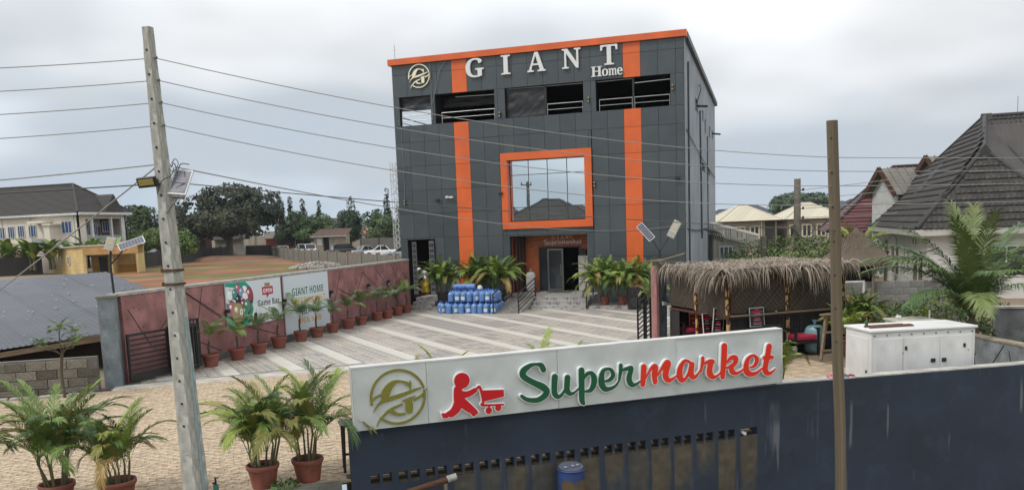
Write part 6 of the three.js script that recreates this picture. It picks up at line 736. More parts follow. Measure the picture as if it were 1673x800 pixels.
// cars: side profile extruded and rounded in plan, glasshouse, wheels, lamps
function car(name, label, pos, ry, paint, { L = 4.6, W = 1.8, H = 1.65, suv = true, group = 'cars parked behind the panel wall' } = {}) {
  const t = thing(name, label, 'car', pos, ry, group), h = L / 2, belt = H * 0.56, body = [[-h, 0.35], [-h + 0.02, belt - 0.05], [-h + 0.12, belt], [h * 0.45, belt + 0.02], [h * 0.95, belt - 0.12], [h, 0.6], [h - 0.03, 0.32], [h * 0.82, 0.28], [h * 0.78, 0.55], [h * 0.62, 0.68], [h * 0.46, 0.55], [h * 0.42, 0.28], [-h * 0.42, 0.28], [-h * 0.46, 0.55], [-h * 0.62, 0.68], [-h * 0.78, 0.55], [-h * 0.82, 0.3]];
  const cab = suv ? [[-h * 0.93, belt], [-h * 0.85, H - 0.06], [-h * 0.7, H], [h * 0.02, H], [h * 0.42, belt]] : [[-h * 0.62, belt], [-h * 0.36, H - 0.04], [-h * 0.2, H], [h * 0.05, H], [h * 0.42, belt]];
  part(t, 'body', extrude(body, W - 0.16, 0.08).translate(0, 0, -(W - 0.16) / 2), paint); const c = part(t, 'cabin', extrude(cab, W - 0.42, 0.06).translate(0, 0, -(W - 0.42) / 2), M.glassDark), pil = W / 2 - 0.13;
  part(c, 'roof', [rbox(Math.abs(cab[2][0] - cab[3][0]) + 0.25, 0.07, W - 0.36, 0.03, (cab[2][0] + cab[3][0]) / 2, H + 0.045, 0), ...[-1, 1].flatMap((s) => [bar(V(cab[4][0], belt, s * pil), V(cab[3][0], H + 0.02, s * pil), 0.045), bar(V(cab[0][0], belt, s * pil), V(cab[1][0], H, s * pil), 0.06), bar(V(-0.15, belt, s * pil), V(-0.15, H, s * pil), 0.045)])], paint);
  const tyre = new THREE.TorusGeometry(0.25, 0.1, 8, 18), rim = cyl(0.19, 0.19, 0.16, 0, 0, 0, 14).rotateX(PI / 2); for (const x of [-h * 0.62, h * 0.62]) for (const s of [-1, 1]) { const w = part(t, 'wheel', tyre, M.black, { pos: [x, 0.34, s * (W / 2 - 0.1)] }); part(w, 'rim', rim, M.steel); }
  const rl = mat([0.45, 0.015, 0.02], { tx: null, rough: 0.2 }); for (const s of [-1, 1]) { part(t, 'tail_light', rbox(0.08, 0.28, 0.26, 0.03, -h - 0.07, belt - 0.2, s * (W / 2 - 0.2)), rl); part(t, 'headlight', rbox(0.1, 0.16, 0.34, 0.03, h * 0.97, belt - 0.26, s * (W / 2 - 0.24)), mat([0.7, 0.72, 0.74], { tx: null, rough: 0.1 })); part(t, 'mirror', rbox(0.12, 0.12, 0.16, 0.03, h * 0.33, belt + 0.08, s * (W / 2 + 0.04)), paint); }
  part(t, 'bumper', [rbox(0.14, 0.22, W - 0.1, 0.05, -h - 0.03, 0.48, 0), rbox(0.14, 0.22, W - 0.1, 0.05, h + 0.02, 0.46, 0)], M.blackSteel); part(t, 'number_plate', bx(0.02, 0.14, 0.4, -h - 0.11, 0.72, 0), M.white); return t;
}
{
  const wp = mat([0.76, 0.77, 0.78], { tx: null, rough: 0.2, clearcoat: 0.6 }), bp = mat([0.015, 0.016, 0.02], { tx: null, rough: 0.18, clearcoat: 0.8 }), gp = mat([0.28, 0.29, 0.30], { tx: null, rough: 0.3, clearcoat: 0.5 });
  car('parked_car', 'white car with raked roof left of the kiosk', [-53.8, 0.26, -80.4], 2.6, wp, { L: 5.2, W: 1.95, H: 1.8 }); car('parked_car', 'black car showing red tail lights beside the kiosk', [-41.2, 0.26, -71.6], 0.75, bp, { L: 4.9, W: 1.95, H: 1.78 }); car('parked_car', 'white car below the loose light green tree', [-33.0, 0.26, -65.2], 3.6, wp, { L: 4.6, H: 1.45, suv: false }); car('parked_car', 'grey car partly hidden next to the black car', [-37.2, 0.26, -69.8], 0.9, gp, { L: 4.2, H: 1.42, suv: false }); car('parked_car', 'white car only whose roof shows above the panel wall', [-62, 0.26, -87.2], 2.4, wp, { L: 4.4, H: 1.55, suv: false }); car('parked_car', 'pale car at the grey building edge', [-25.5, 0.26, -56], 3.4, gp, { L: 4.4, H: 1.42, suv: false });
}

{ // house on the right with a steep roof of shaped tiles
  const t = thing('tiled_house', 'pale bungalow with a steep dark grey tiled roof and gablets', 'house'), wm = mat([0.74, 0.715, 0.67], { tx: 'mottle', rep: 0.2, rough: 0.9 });
  const holes = [[11.4, 14.2, 0.1, 2.15], [7.3, 10.2, 0.45, 1.95], [4.3, 5.0, 0.6, 1.9], [5.4, 6.1, 0.6, 1.9], [0.7, 3.5, 0.45, 1.95]];   // along -z from the corner at z = -0.6
  part(t, 'wall', [...rectSub([0.2, 16.6, -0.2, 2.62], holes).map(([a, b, c, d]) => span(23.3, 23.5, c, d, -0.6 - b, -0.6 - a)), ...rectSub([23.3, 34, -0.2, 2.62], [[25.4, 27.0, 0.9, 2.1]]).map(([a, b, c, d]) => span(a, b, c, d, -0.8, -0.6)), span(33.8, 34, -0.2, 2.62, -17, -0.8), span(23.3, 34, -0.2, 2.62, -17.2, -17)], wm);
  part(t, 'soffit', span(23.0, 34.4, 2.56, 2.62, -17.4, -0.3), M.white); part(t, 'eave_moulding', [span(22.78, 23.0, 2.60, 2.86, -17.5, -0.1), span(23.0, 34.5, 2.60, 2.86, -0.32, -0.1), span(23.12, 23.3, 2.45, 2.56, -17, -0.4), span(23.12, 34, 2.45, 2.56, -0.6, -0.42)], mat([0.62, 0.60, 0.55], { rough: 0.6 }));
  part(t, 'door', span(23.38, 23.44, 0.1, 2.15, -14.8, -12), mat([0.16, 0.02, 0.02], { rough: 0.4 })); part(t, 'balcony_rail', [0, 1, 2, 3].map((k) => bar(V(23.1, 0.5 + k * 0.18, -15), V(23.1, 0.5 + k * 0.18, -11.4), 0.02)), M.steel);
  const casement = (z, w, h, open) => { const f = windowOn(t, 23.33, 1.2, z, w, h, PI / 2, { bars: 2, fw: 0.10 }); const s = part(f, 'sash', [bx(w / 2, 0.05, 0.04, w / 4, h / 2, 0), bx(w / 2, 0.05, 0.04, w / 4, -h / 2, 0), bx(0.05, h, 0.04, 0, 0, 0.0), bx(0.05, h, 0.04, w / 2, 0, 0), bx(w / 2 - 0.1, h - 0.1, 0.015, w / 4, 0, 0)], M.white, { pos: [-w / 2, 0, 0.06], rot: [0, -open, 0] }); return s; };
  casement(-2.7, 2.8, 1.5, 1.15); casement(-9.35, 2.9, 1.5, 1.2); for (const z of [-5.25, -6.35]) windowOn(t, 23.33, 1.25, z, 0.7, 1.3, PI / 2, { bars: 1, fw: 0.1 }); windowOn(t, 26.2, 1.5, -0.62, 1.6, 1.2, 0, { bars: 2 });
  part(t, 'down_pipe', [bar(V(23.25, 0, -8.9), V(23.25, 2.3, -8.9), 0.05), bar(V(23.25, 2.3, -8.9), V(22.95, 2.62, -8.9), 0.05), bar(V(29.3, 0, -0.5), V(29.3, 2.6, -0.5), 0.06)], M.white); part(t, 'vent', [bx(0.04, 0.22, 0.14, 23.29, 2.28, -3.2), bx(0.04, 0.22, 0.14, 23.29, 2.28, -3.9)], M.wood);
  // roof: planes as [eave a, eave b, top of b, top of a]; the front wing shares the left slope
  const e = 2.88, X = 22.82, Z = -0.12, AP = V(27.1, 8.0, -8.9), AQ = V(36, 8.0, -8.9), F = V(25.75, 6.05, -2.75), sl = (8.0 - e) / (27.1 - X);
  const roof = part(t, 'roof', mg([quad(V(X, e, -17.6), V(X, e, Z), F, AP), quad(V(X, e, Z), V(X + 5.9, e, Z), F, F), quad(V(X + 5.9, e, Z), V(X + 5.9, e, -3.2), V(27.6, 6.6, -7.2), F), quad(V(X + 3.5, e + 1.0, -3.0), V(40, e, -3.0), V(40, 8.0, -8.9), AP), quad(V(X, e, -17.6), AP, V(40, 8, -8.9), V(40, e, -17.6)), quad(F, V(27.6, 6.6, -7.2), AP, AP)]), roofBrown[0]);
  const tileG = (() => { const w = 0.40, h = 0.40, pos = [], N = 8, y = (i) => 0.03 + 0.05 * Math.abs(Math.sin((i / N) * 2 * PI)), P = (i, top) => [-w / 2 + (i / N) * w, top ? h : -0.02 - 0.025 * Math.abs(Math.sin((i / N) * 2 * PI)), top ? y(i) * 0.25 : y(i) + 0.012], f = (...q) => pos.push(...q.flat()); for (let i = 0; i < N; i++) { const a = P(i, 0), b = P(i + 1, 0), c = P(i + 1, 1), d = P(i, 1), lo = (p) => [p[0], p[1] + 0.01, -0.01]; f(a, b, c); f(a, c, d); f(lo(a), lo(b), b); f(lo(a), b, a); } const g = new THREE.BufferGeometry(); g.setAttribute('position', new THREE.Float32BufferAttribute(pos, 3)); g.setAttribute('uv', new THREE.Float32BufferAttribute(pos.flatMap((_, i) => (i % 3 === 0 ? [pos[i], pos[i + 1]] : [])), 2)); g.computeVertexNormals(); return g; })();
  const all = [], inPoly = (u, v, P) => { let ok = false; P.forEach((a, k) => { const b = P[(k + 1) % P.length]; if ((a[1] > v) !== (b[1] > v) && u < ((b[0] - a[0]) * (v - a[1])) / (b[1] - a[1]) + a[0]) ok = !ok; }); return ok; };
  const lay = (a, b, ...rest) => { const U = b.clone().sub(a).normalize(), n = U.clone().cross(rest[rest.length - 1].clone().sub(a)).normalize(), W = n.clone().cross(U), pts = [a, b, ...rest], P = pts.map((p) => { const q = p.clone().sub(a); return [q.dot(U), q.dot(W)]; }), us = P.map((p) => p[0]), vs = P.map((p) => p[1]); for (let v = 0, j = 0; v < Math.max(...vs); v += 0.36, j++) for (let u = Math.min(...us) + 0.2 * (j % 2); u < Math.max(...us); u += 0.4) if (inPoly(u, v + 0.18, P) && (inPoly(u - 0.16, v + 0.2, P) || inPoly(u + 0.16, v + 0.2, P))) { const p = a.clone().addScaledVector(U, u).addScaledVector(W, v).addScaledVector(n, 0.008); all.push([p, new THREE.Matrix4().makeBasis(U, W, n).setPosition(p)]); } };
  lay(V(X, e, -17.6), V(X, e, Z), F, AP); lay(V(X, e, Z), V(X + 5.9, e, Z), F); lay(V(X + 3.2, e, -3.0), V(36, e, -3.0), AQ, AP); lay(V(X + 5.9, e, Z), V(X + 5.9, e, -3.2), V(27.6, 6.6, -7.2), F);
  all.sort((p, q) => camDist(p[0].x, p[0].y, p[0].z) - camDist(q[0].x, q[0].y, q[0].z)); const vis = all.filter(([p]) => inView(p.x, p.y, p.z)); const tm = [[0.060, 0.054, 0.049], [0.048, 0.043, 0.040], [0.075, 0.067, 0.060], [0.054, 0.048, 0.044]].map((c) => mat(c, { tx: 'concrete', rep: 1.2, rough: 0.75 }));
  vis.slice(0, 300).forEach(([, m]) => { const o = part(roof, 'roof_tile', tileG, pick(tm)); o.applyMatrix4(m); }); tm.forEach((m, i) => stuffOf(roof, 'tile_field', tileG, m, vis.slice(300).filter((_, k) => ((hash3(k, 3, 9) * 4) | 0) === i).map((q) => q[1])));
  const cap = (a, b) => [bar(a, b, 0.10, 8)]; part(roof, 'ridge_cap', [cap(V(X, e + 0.04, Z), F.clone().add(V(0, 0.06, 0))), cap(F.clone().add(V(0.02, 0.06, 0)), V(X + 5.9, e + 0.04, Z)), cap(F.clone().add(V(0, 0.07, 0)), AP.clone().add(V(0, 0.05, 0))), cap(AP.clone().add(V(0, 0.06, 0)), AQ.clone().add(V(0, 0.06, 0))), cap(V(X, e + 0.04, -17.6), AP.clone().add(V(0, 0.06, 0))), cap(V(X + 5.6, e + 1.0, -2.2), V(27.6, 6.66, -7.2))], M.roofCap);
  const gb = (P, s) => part(roof, 'gablet', mg([extrude([[-0.62 * s, -0.5 * s], [0.62 * s, -0.5 * s], [0, 0.32 * s]], 0.9 * s, 0.02).translate(P.x, P.y, P.z - 0.6 * s)]), M.roofCap); gb(F, 0.75); const g2 = gb(V(0, 0, 0), 0.5); g2.position.copy(AP); g2.rotation.y = -PI / 2;
  part(roof, 'skylight', slab(V(24.05, 4.45, -9.4), V(24.05, 4.45, -8.2), V(25.25, 5.9, -8.2), V(25.25, 5.9, -9.4), 0.05), M.black); part(roof, 'ridge_spike', bar(V(28.5, 8.0, -8.9), V(28.5, 8.9, -8.9), 0.02), M.steel);
}
{ // garden wall and shrubs between the hut and the tiled house
  const w = thing('garden_wall', 'low grey block wall below the thatched shelter', 'wall', [19.2, 0, 7.2], 0.12), bm = [[0.30, 0.29, 0.27], [0.25, 0.24, 0.225], [0.34, 0.33, 0.30]].map((c) => mat(c, { tx: 'concrete', rep: 1, rough: 1 })), bg = bx(0.44, 0.215, 0.18); part(w, 'mortar', span(-0.6, 4, -0.2, 1.28, -0.08, 0.08), M.concreteDark); for (let j = 0; j < 6; j++) for (let i = 0; i < 10; i++) part(w, 'block', bg, pick(bm), { pos: [-0.35 + i * 0.45 + (j % 2) * 0.2, 0.1 + j * 0.225, rnd(0.01)] });
  const fr = thing('window_frame', 'pale empty window frame leaning on the garden wall', 'window frame', [19.55, 0.55, 8.6], 0.2); part(fr, 'frame', [bx(0.05, 0.9, 0.05, -0.4, 0.45, 0), bx(0.05, 0.9, 0.05, 0.4, 0.45, 0), bx(0.85, 0.05, 0.05, 0, 0.9, 0), bx(0.75, 0.05, 0.05, 0, 0.02, 0)], M.white); part(fr, 'leg', [bx(0.05, 0.55, 0.05, -0.4, -0.28, 0), bx(0.05, 0.55, 0.05, 0.4, -0.28, 0)], M.oldWood);
  const sh = (label, p, lobes, n) => { const t = thing('shrub', label, 'shrub', p); part(t, 'stem', bar(V(0, 0, 0), V(0.05, 0.6, 0), 0.03), trunkM); part(t, 'foliage', leaves(lobes, n, 0.06, { gap: 0.33, freq: 2.2, tint: [[0.04, 0.075, 0.02], [0.13, 0.18, 0.045]] }), crownM); };
  sh('leafy shrub at the foot of the coconut palm', [21.0, 0, 14.9], [[0, 0.5, 0, 0.7, 0.5], [0.8, 0.45, -0.3, 0.6, 0.45], [-0.6, 0.4, 0.1, 0.5, 0.4]], 2600); sh('leafy shrub by the wall of the tiled house', [22.3, 0, 8.5], [[0, 0.6, 0, 0.9, 0.6], [1.0, 0.5, 0.3, 0.8, 0.5], [-0.9, 0.45, 0.2, 0.7, 0.45]], 2600); sh('leafy shrub behind the white tank', [19.9, 0, 11.0], [[0, 0.55, 0, 0.7, 0.55], [-0.7, 0.5, -0.6, 0.6, 0.5], [0.8, 0.5, 0.2, 0.7, 0.5]], 2600);
}
{ // neighbours behind it
  const d = thing('dormer_house', 'white gable ends with grey sheet roofs behind the tiled house', 'house', [23.3, 0, -14.0], 0.42), sh = mat([0.24, 0.22, 0.195], { tx: 'streak', rep: 0.6, rough: 0.8 });
  const gable = (x, z, w, y, h, L, name) => { part(d, 'wall', extrude([[-w / 2, -6], [w / 2, -6], [w / 2, -0.12], [0, h - 0.14], [-w / 2, -0.12]], 0.15).rotateY(-PI / 2).translate(x, y, z), M.white); part(d, 'side_wall', span(x, x + L, y - 6, y, z + w / 2 - 0.1, z + w / 2), mat([0.25, 0.20, 0.17])); for (const s of [-1, 1]) { const e0 = V(x - 0.5, y - 0.35, z + s * (w / 2 + 0.35)), r0 = V(x - 0.5, y + h + 0.12, z), e1 = e0.clone().setX(x + L), r1 = r0.clone().setX(x + L), m = s > 0 ? slab(e0, e1, r1, r0, 0.08) : slab(e1, e0, r0, r1, 0.08); const q = part(d, 'roof', m, sh); part(q, 'seam', Array.from({ length: 12 }, (_, k) => bar(e0.clone().lerp(e1, k / 11).add(V(0, 0.05, 0)), r0.clone().lerp(r1, k / 11).add(V(0, 0.05, 0)), 0.025, 4)), sh); part(q, 'barge_board', beam(e0.clone().add(V(-0.03, -0.02, 0)), r0.clone().add(V(-0.03, -0.02, 0)), 0.05, 0.3), M.rust); } part(d, 'window', bx(0.1, 1.1, 0.32, x - 0.09, y - 0.9, z + 0.2), M.glassDark); };
  gable(0.2, 0, 2.5, 4.9, 1.05, 5); gable(2.2, 1.2, 2.2, 5.6, 0.85, 5);
  const r = thing('red_roofed_house', 'ochre house with a steep maroon tiled roof behind the thatched shelter', 'house', [20.8, 0, -16.5]), red = mat([0.125, 0.03, 0.032], { tx: 'streak', rep: 0.4, rough: 0.6 }); part(r, 'wall', [span(0.5, 9, -0.2, 2.5, -8, -0.8)], mat([0.52, 0.31, 0.10], { tx: 'streak', rep: 0.3 })); hipRoof(r, [-0.3, 10, -9, 0], 2.55, 3.9, [3.9, 6], red, 20, 0.05, 0.09);
  const a = (name, label, x, z, ry) => { const t = thing('apartment_block', label, 'apartment block', [x, 0, z], ry, 'apartment blocks with cream hipped roofs'), w = mat([0.30, 0.265, 0.215], { tx: 'streak', rep: 0.15, rough: 0.95 }); part(t, 'wall', [span(-2.9, 2.9, -3, 3.3, -5.5, 0)], w); part(t, 'stair_bay', span(1.7, 2.7, -3, 3.2, 0.01, 0.06), mat([0.045, 0.04, 0.038])); part(t, 'floor_band', [span(-2.96, 2.96, 0.3, 0.5, -5.4, 0.03), span(-2.96, 2.96, -2.4, -2.2, -5.4, 0.03)], mat([0.36, 0.32, 0.26])); for (const y of [2.1, -0.9]) for (const x2 of [-2.2, -0.9, 0.6]) windowOn(t, x2, y, 0.02, 1.05, 1.2, 0, { frame: mat([0.55, 0.48, 0.34], { tx: null }), bars: 2, fw: 0.14 }); for (const y of [2.1, -0.9]) for (const z2 of [-1.6, -3.8]) windowOn(t, 2.92, y, z2, 1.0, 1.2, PI / 2, { frame: mat([0.55, 0.48, 0.34], { tx: null }), bars: 2, fw: 0.14 }); part(t, 'drain_pipe', bar(V(1.3, -3, 0.06), V(1.3, 3.2, 0.06), 0.05), M.cream); hipRoof(t, [-3.35, 3.35, -6.0, 0.5], 3.3, 1.65, [-0.4, 0.4], mat([0.68, 0.62, 0.48], { tx: 'streak', rep: 0.3, rough: 0.7 }), 8, 0.03, 0.07).children.filter((c) => c.name === 'ridge_cap').forEach((c) => (c.material = M.cream)); };
  a('', 'cream roofed block nearer the grey building', 15.3, -52.6, 0.3); a('', 'cream roofed block behind the wooden poles', 21.9, -54.6, 0.3);
  const b = thing('annex', 'low beige annex with sloping sheet roof beside the grey building', 'building', [13.9, 0, -15.2]); const bw = mat([0.55, 0.52, 0.45], { tx: 'streak', rep: 0.4, rough: 0.95 }); part(b, 'wall', extrude([[0, -0.3], [1.85, -0.3], [1.85, 2.25], [0, 2.75]], 0.2).translate(0, 0, -0.2), bw); part(b, 'side_wall', span(1.65, 1.85, -0.3, 2.25, -6, -0.2), bw); const rf = part(b, 'roof', [slab(V(-0.3, 3.42, 0.25), V(2.62, 2.52, 0.25), V(2.62, 2.52, -6), V(-0.3, 3.42, -6), 0.05)], M.cream); part(rf, 'fascia_sheet', Array.from({ length: 22 }, (_, k) => bx(0.10, 0.66, 0.03, -0.24 + k * 0.133, 3.06 - k * 0.041, 0.27 + 0.02 * (k % 2))), mat([0.70, 0.67, 0.60], { rough: 0.6 })); windowOn(b, 0.75, 1.55, 0.03, 0.8, 0.75, 0, { bars: 3, fw: 0.06, glass: mat([0.10, 0.13, 0.16], { rough: 0.2 }) });
  const g = thing('thatched_shelter', 'conical grass roofed shelter in front of the maroon roof', 'shelter', [19.9, 0, 6.4]), grass = mat([0.15, 0.115, 0.085], { tx: 'streak', rep: 1.5, rough: 1, bump: 0.02 }); part(g, 'roof', lathe([[1.15, 1.86], [1.2, 2.0], [0.95, 2.22], [0.62, 2.5], [0.30, 2.82], [0.1, 3.02], [0.04, 3.15], [0, 3.2]], 28), grass); part(g, 'roof_cap', [new THREE.ConeGeometry(0.34, 0.36, 14).translate(0.05, 2.83, 0.05), cyl(0.03, 0.07, 0.26, 0, 3.12, 0, 8)], mat([0.11, 0.085, 0.06], { tx: 'streak', rep: 2, rough: 1 })); const fr = []; for (let k = 0; k < 900; k++) { const an = rnd(2 * PI), q = rnd(), r0 = lerp(0.15, 1.12, q), y = lerp(2.98, 2.0, q); fr.push(aim(new THREE.ConeGeometry(0.016, 0.34, 3), V(Math.cos(an) * (r0 + 0.16), y - 0.2, Math.sin(an) * (r0 + 0.16)), V(Math.cos(an) * r0, y + 0.07, Math.sin(an) * r0))); } part(g, 'grass_straw', fr, mat([0.20, 0.155, 0.115], { tx: null, rough: 1 }), { kind: 'stuff' }); for (let k = 0; k < 6; k++) part(g, 'post', bar(V(Math.cos(k * 1.05) * 0.95, -0.1, Math.sin(k * 1.05) * 0.95), V(Math.cos(k * 1.05) * 0.95, 1.98, Math.sin(k * 1.05) * 0.95), 0.05), M.oldWood); part(g, 'half_wall', new THREE.CylinderGeometry(0.93, 0.93, 0.9, 20, 1, true).translate(0, 0.45, 0), mat([0.42, 0.25, 0.09], { side: THREE.DoubleSide })); part(g, 'back_screen', new THREE.CylinderGeometry(0.9, 0.9, 1.9, 20, 1, true, 2.4, 3.2).translate(0, 0.95, 0), mat([0.05, 0.05, 0.055], { side: THREE.DoubleSide }));
  // houses far off on the skyline
  const far = (label, x, z, w, h, rm, wm2, y = 0) => { const t = thing('distant_house', label, 'house', [x, y, z], rnd(-0.3, 0.3), 'houses on the skyline'); part(t, 'wall', span(-w / 2, w / 2, -4, h, -w * 0.6, 0), wm2); hipRoof(t, [-w / 2 - 0.5, w / 2 + 0.5, -w * 0.6 - 0.5, 0.5], h, w * 0.2, [-w * 0.15, w * 0.15], rm, 4, 0.05, 0.12); for (const q of [-0.3, 0, 0.3]) windowOn(t, q * w, h * 0.6, 0.05, w * 0.12, 1.4, 0, { bars: 1 }); };
  const rr = roofBrown[0], dk = mat([0.09, 0.10, 0.12]), wh = mat([0.58, 0.57, 0.55]), pkm = mat([0.55, 0.42, 0.36]);
  far('skyline house with dark roof next to the grey building', 5.0, -222, 9, 4.6, dk, pkm); far('skyline house with blue grey roof between the cream roofs', 13.5, -225, 11, 5.2, dk, wh); far('skyline white house left of the short wooden pole', 20.0, -240, 8, 4.2, rr, wh); far('skyline house with slate roof right of the wooden poles', 37.5, -234, 10, 5.6, dk, pkm); far('skyline white house by the maroon roof', 43.5, -240, 9, 6.4, rr, wh); far('skyline house behind the columnar trees', -140, -245, 22, 5.0, rr, pkm); far('skyline house seen past the lattice mast', -86, -225, 14, 4.4, dk, wh); far('pink tower house far behind the trees', -132, -215, 9, 7.4, rr, mat([0.40, 0.10, 0.12])); far('skyline house far behind the black car', -104, -225, 12, 4.4, mat([0.45, 0.16, 0.09]), wh);
  const woods = part(scene, 'woods', leaves(Array.from({ length: 44 }, (_, k) => { const x = -330 + k * 15, z = -260 - 30 * hash3(k, 5, 5) + Math.max(0, -x) * 0.25; return [x + 70, 1.2, z, 10, 3.6 + 2.6 * hash3(k, 2, 8), 6]; }), 15000, 1.0, { gap: 0.32, freq: 0.12, tint: [[0.03, 0.05, 0.028], [0.07, 0.10, 0.045]] }), crownM); woods.userData.kind = 'stuff';
}

// ================================================================ things in the yard and by the street
{
  // blue water bottles in two tiers
  const blue = new THREE.MeshPhysicalMaterial({ color: new THREE.Color(0.16, 0.31, 0.62), roughness: 0.15, transmission: 0.3, thickness: 0, specularIntensity: 1 }), capM = mat([0.03, 0.14, 0.50], { tx: null, rough: 0.4 }), labelM = new THREE.MeshStandardMaterial({ roughness: 0.5, map: canvas(128, 64, (c) => { c.fillStyle = '#dfe7ee'; c.fillRect(0, 0, 128, 64); c.fillStyle = '#e6cf52'; c.fillRect(0, 0, 128, 20); c.fillStyle = '#5d86c8'; c.fillRect(14, 30, 100, 12); }) });
  const g = 'blue water bottles stacked by the ramp', proto = thing('water_bottle', 'large blue water bottle standing on the ground in the lower tier', 'water bottle', [0, 0, 0], 0, g);
  part(proto, 'body', lathe([[0, 0], [0.118, 0], [0.13, 0.015], [0.132, 0.07], [0.126, 0.085], [0.132, 0.10], [0.132, 0.165], [0.126, 0.18], [0.132, 0.195], [0.132, 0.265], [0.126, 0.28], [0.131, 0.295], [0.125, 0.335], [0.09, 0.385], [0.035, 0.415], [0.03, 0.45], [0, 0.45]], 18), blue); part(proto, 'cap', cyl(0.034, 0.036, 0.05, 0, 0.465, 0, 12), capM); const lab = new THREE.CylinderGeometry(0.1345, 0.1345, 0.13, 10, 1, true, -0.65, 1.3).translate(0, 0.15, 0), withLabel = [];
  let first = true; const place = (x, y, z, tier, lb) => { const name = tier + (lb ? ', with paper label' : ''), b = first ? proto : copyOf(proto, name, [x, y, z], 0, g); if (first) { proto.position.set(x, y, z); proto.userData.label = name; first = false; } b.rotation.y = rnd(-0.4, 0.7); b.rotation.x = rnd(-0.02, 0.02); if (lb) withLabel.push(b); return b; };
  const lo = 'blue water bottle in the lower tier', hi = 'blue water bottle in the upper tier', front = ', front row';
  for (let r = 0; r < 5; r++) for (let i = 0; i < 8; i++) place(3.98 + i * 0.283 + rnd(-0.015, 0.015), 0.014, 4.16 - r * 0.30, r ? lo + ', behind the front row' : lo + front, r === 0 && [1, 3, 6, 7].includes(i)); for (const [x, z] of [[3.62, 4.0], [3.42, 3.75], [3.70, 3.7], [3.30, 3.45]]) place(x, 0.014, z, 'blue water bottle loose at the end away from the ramp', true);
  for (let r = 0; r < 4; r++) for (let i = 0; i < 8; i++) if (!(r > 2 && i > 5)) place(4.0 + i * 0.28 + rnd(-0.02, 0.02), 0.505, 3.92 - r * 0.30, r ? hi + ', behind the front row' : hi + front, r === 0 && [1, 2, 4, 6].includes(i));
  const lay = thing('water_bottle', 'pale blue water bottle lying on top of the bottle stack', 'water bottle', [4.55, 1.10, 3.35], 0.2, g); lay.rotation.z = PI / 2; proto.children.forEach((c) => lay.add(c.clone())); copyOf(lay, 'second pale blue water bottle lying on the stack', [4.95, 1.10, 3.45], 0.1); copyOf(lay, 'third blue water bottle lying at the stack end', [4.25, 1.08, 3.3], -0.3);
  const sk = thing('white_jar', 'small white plastic jar on the bottle stack', 'jar', [5.22, 0.98, 3.6]); part(sk, 'body', lathe([[0, 0], [0.1, 0], [0.11, 0.05], [0.1, 0.14], [0.05, 0.18], [0, 0.18]], 14), M.white); part(sk, 'lid', cyl(0.055, 0.055, 0.03, 0, 0.19, 0, 12), mat([0.5, 0.4, 0.2]));
  withLabel.forEach((b) => part(b, 'paper_label', lab, labelM, { rot: [0, 0.25, 0] }));
}
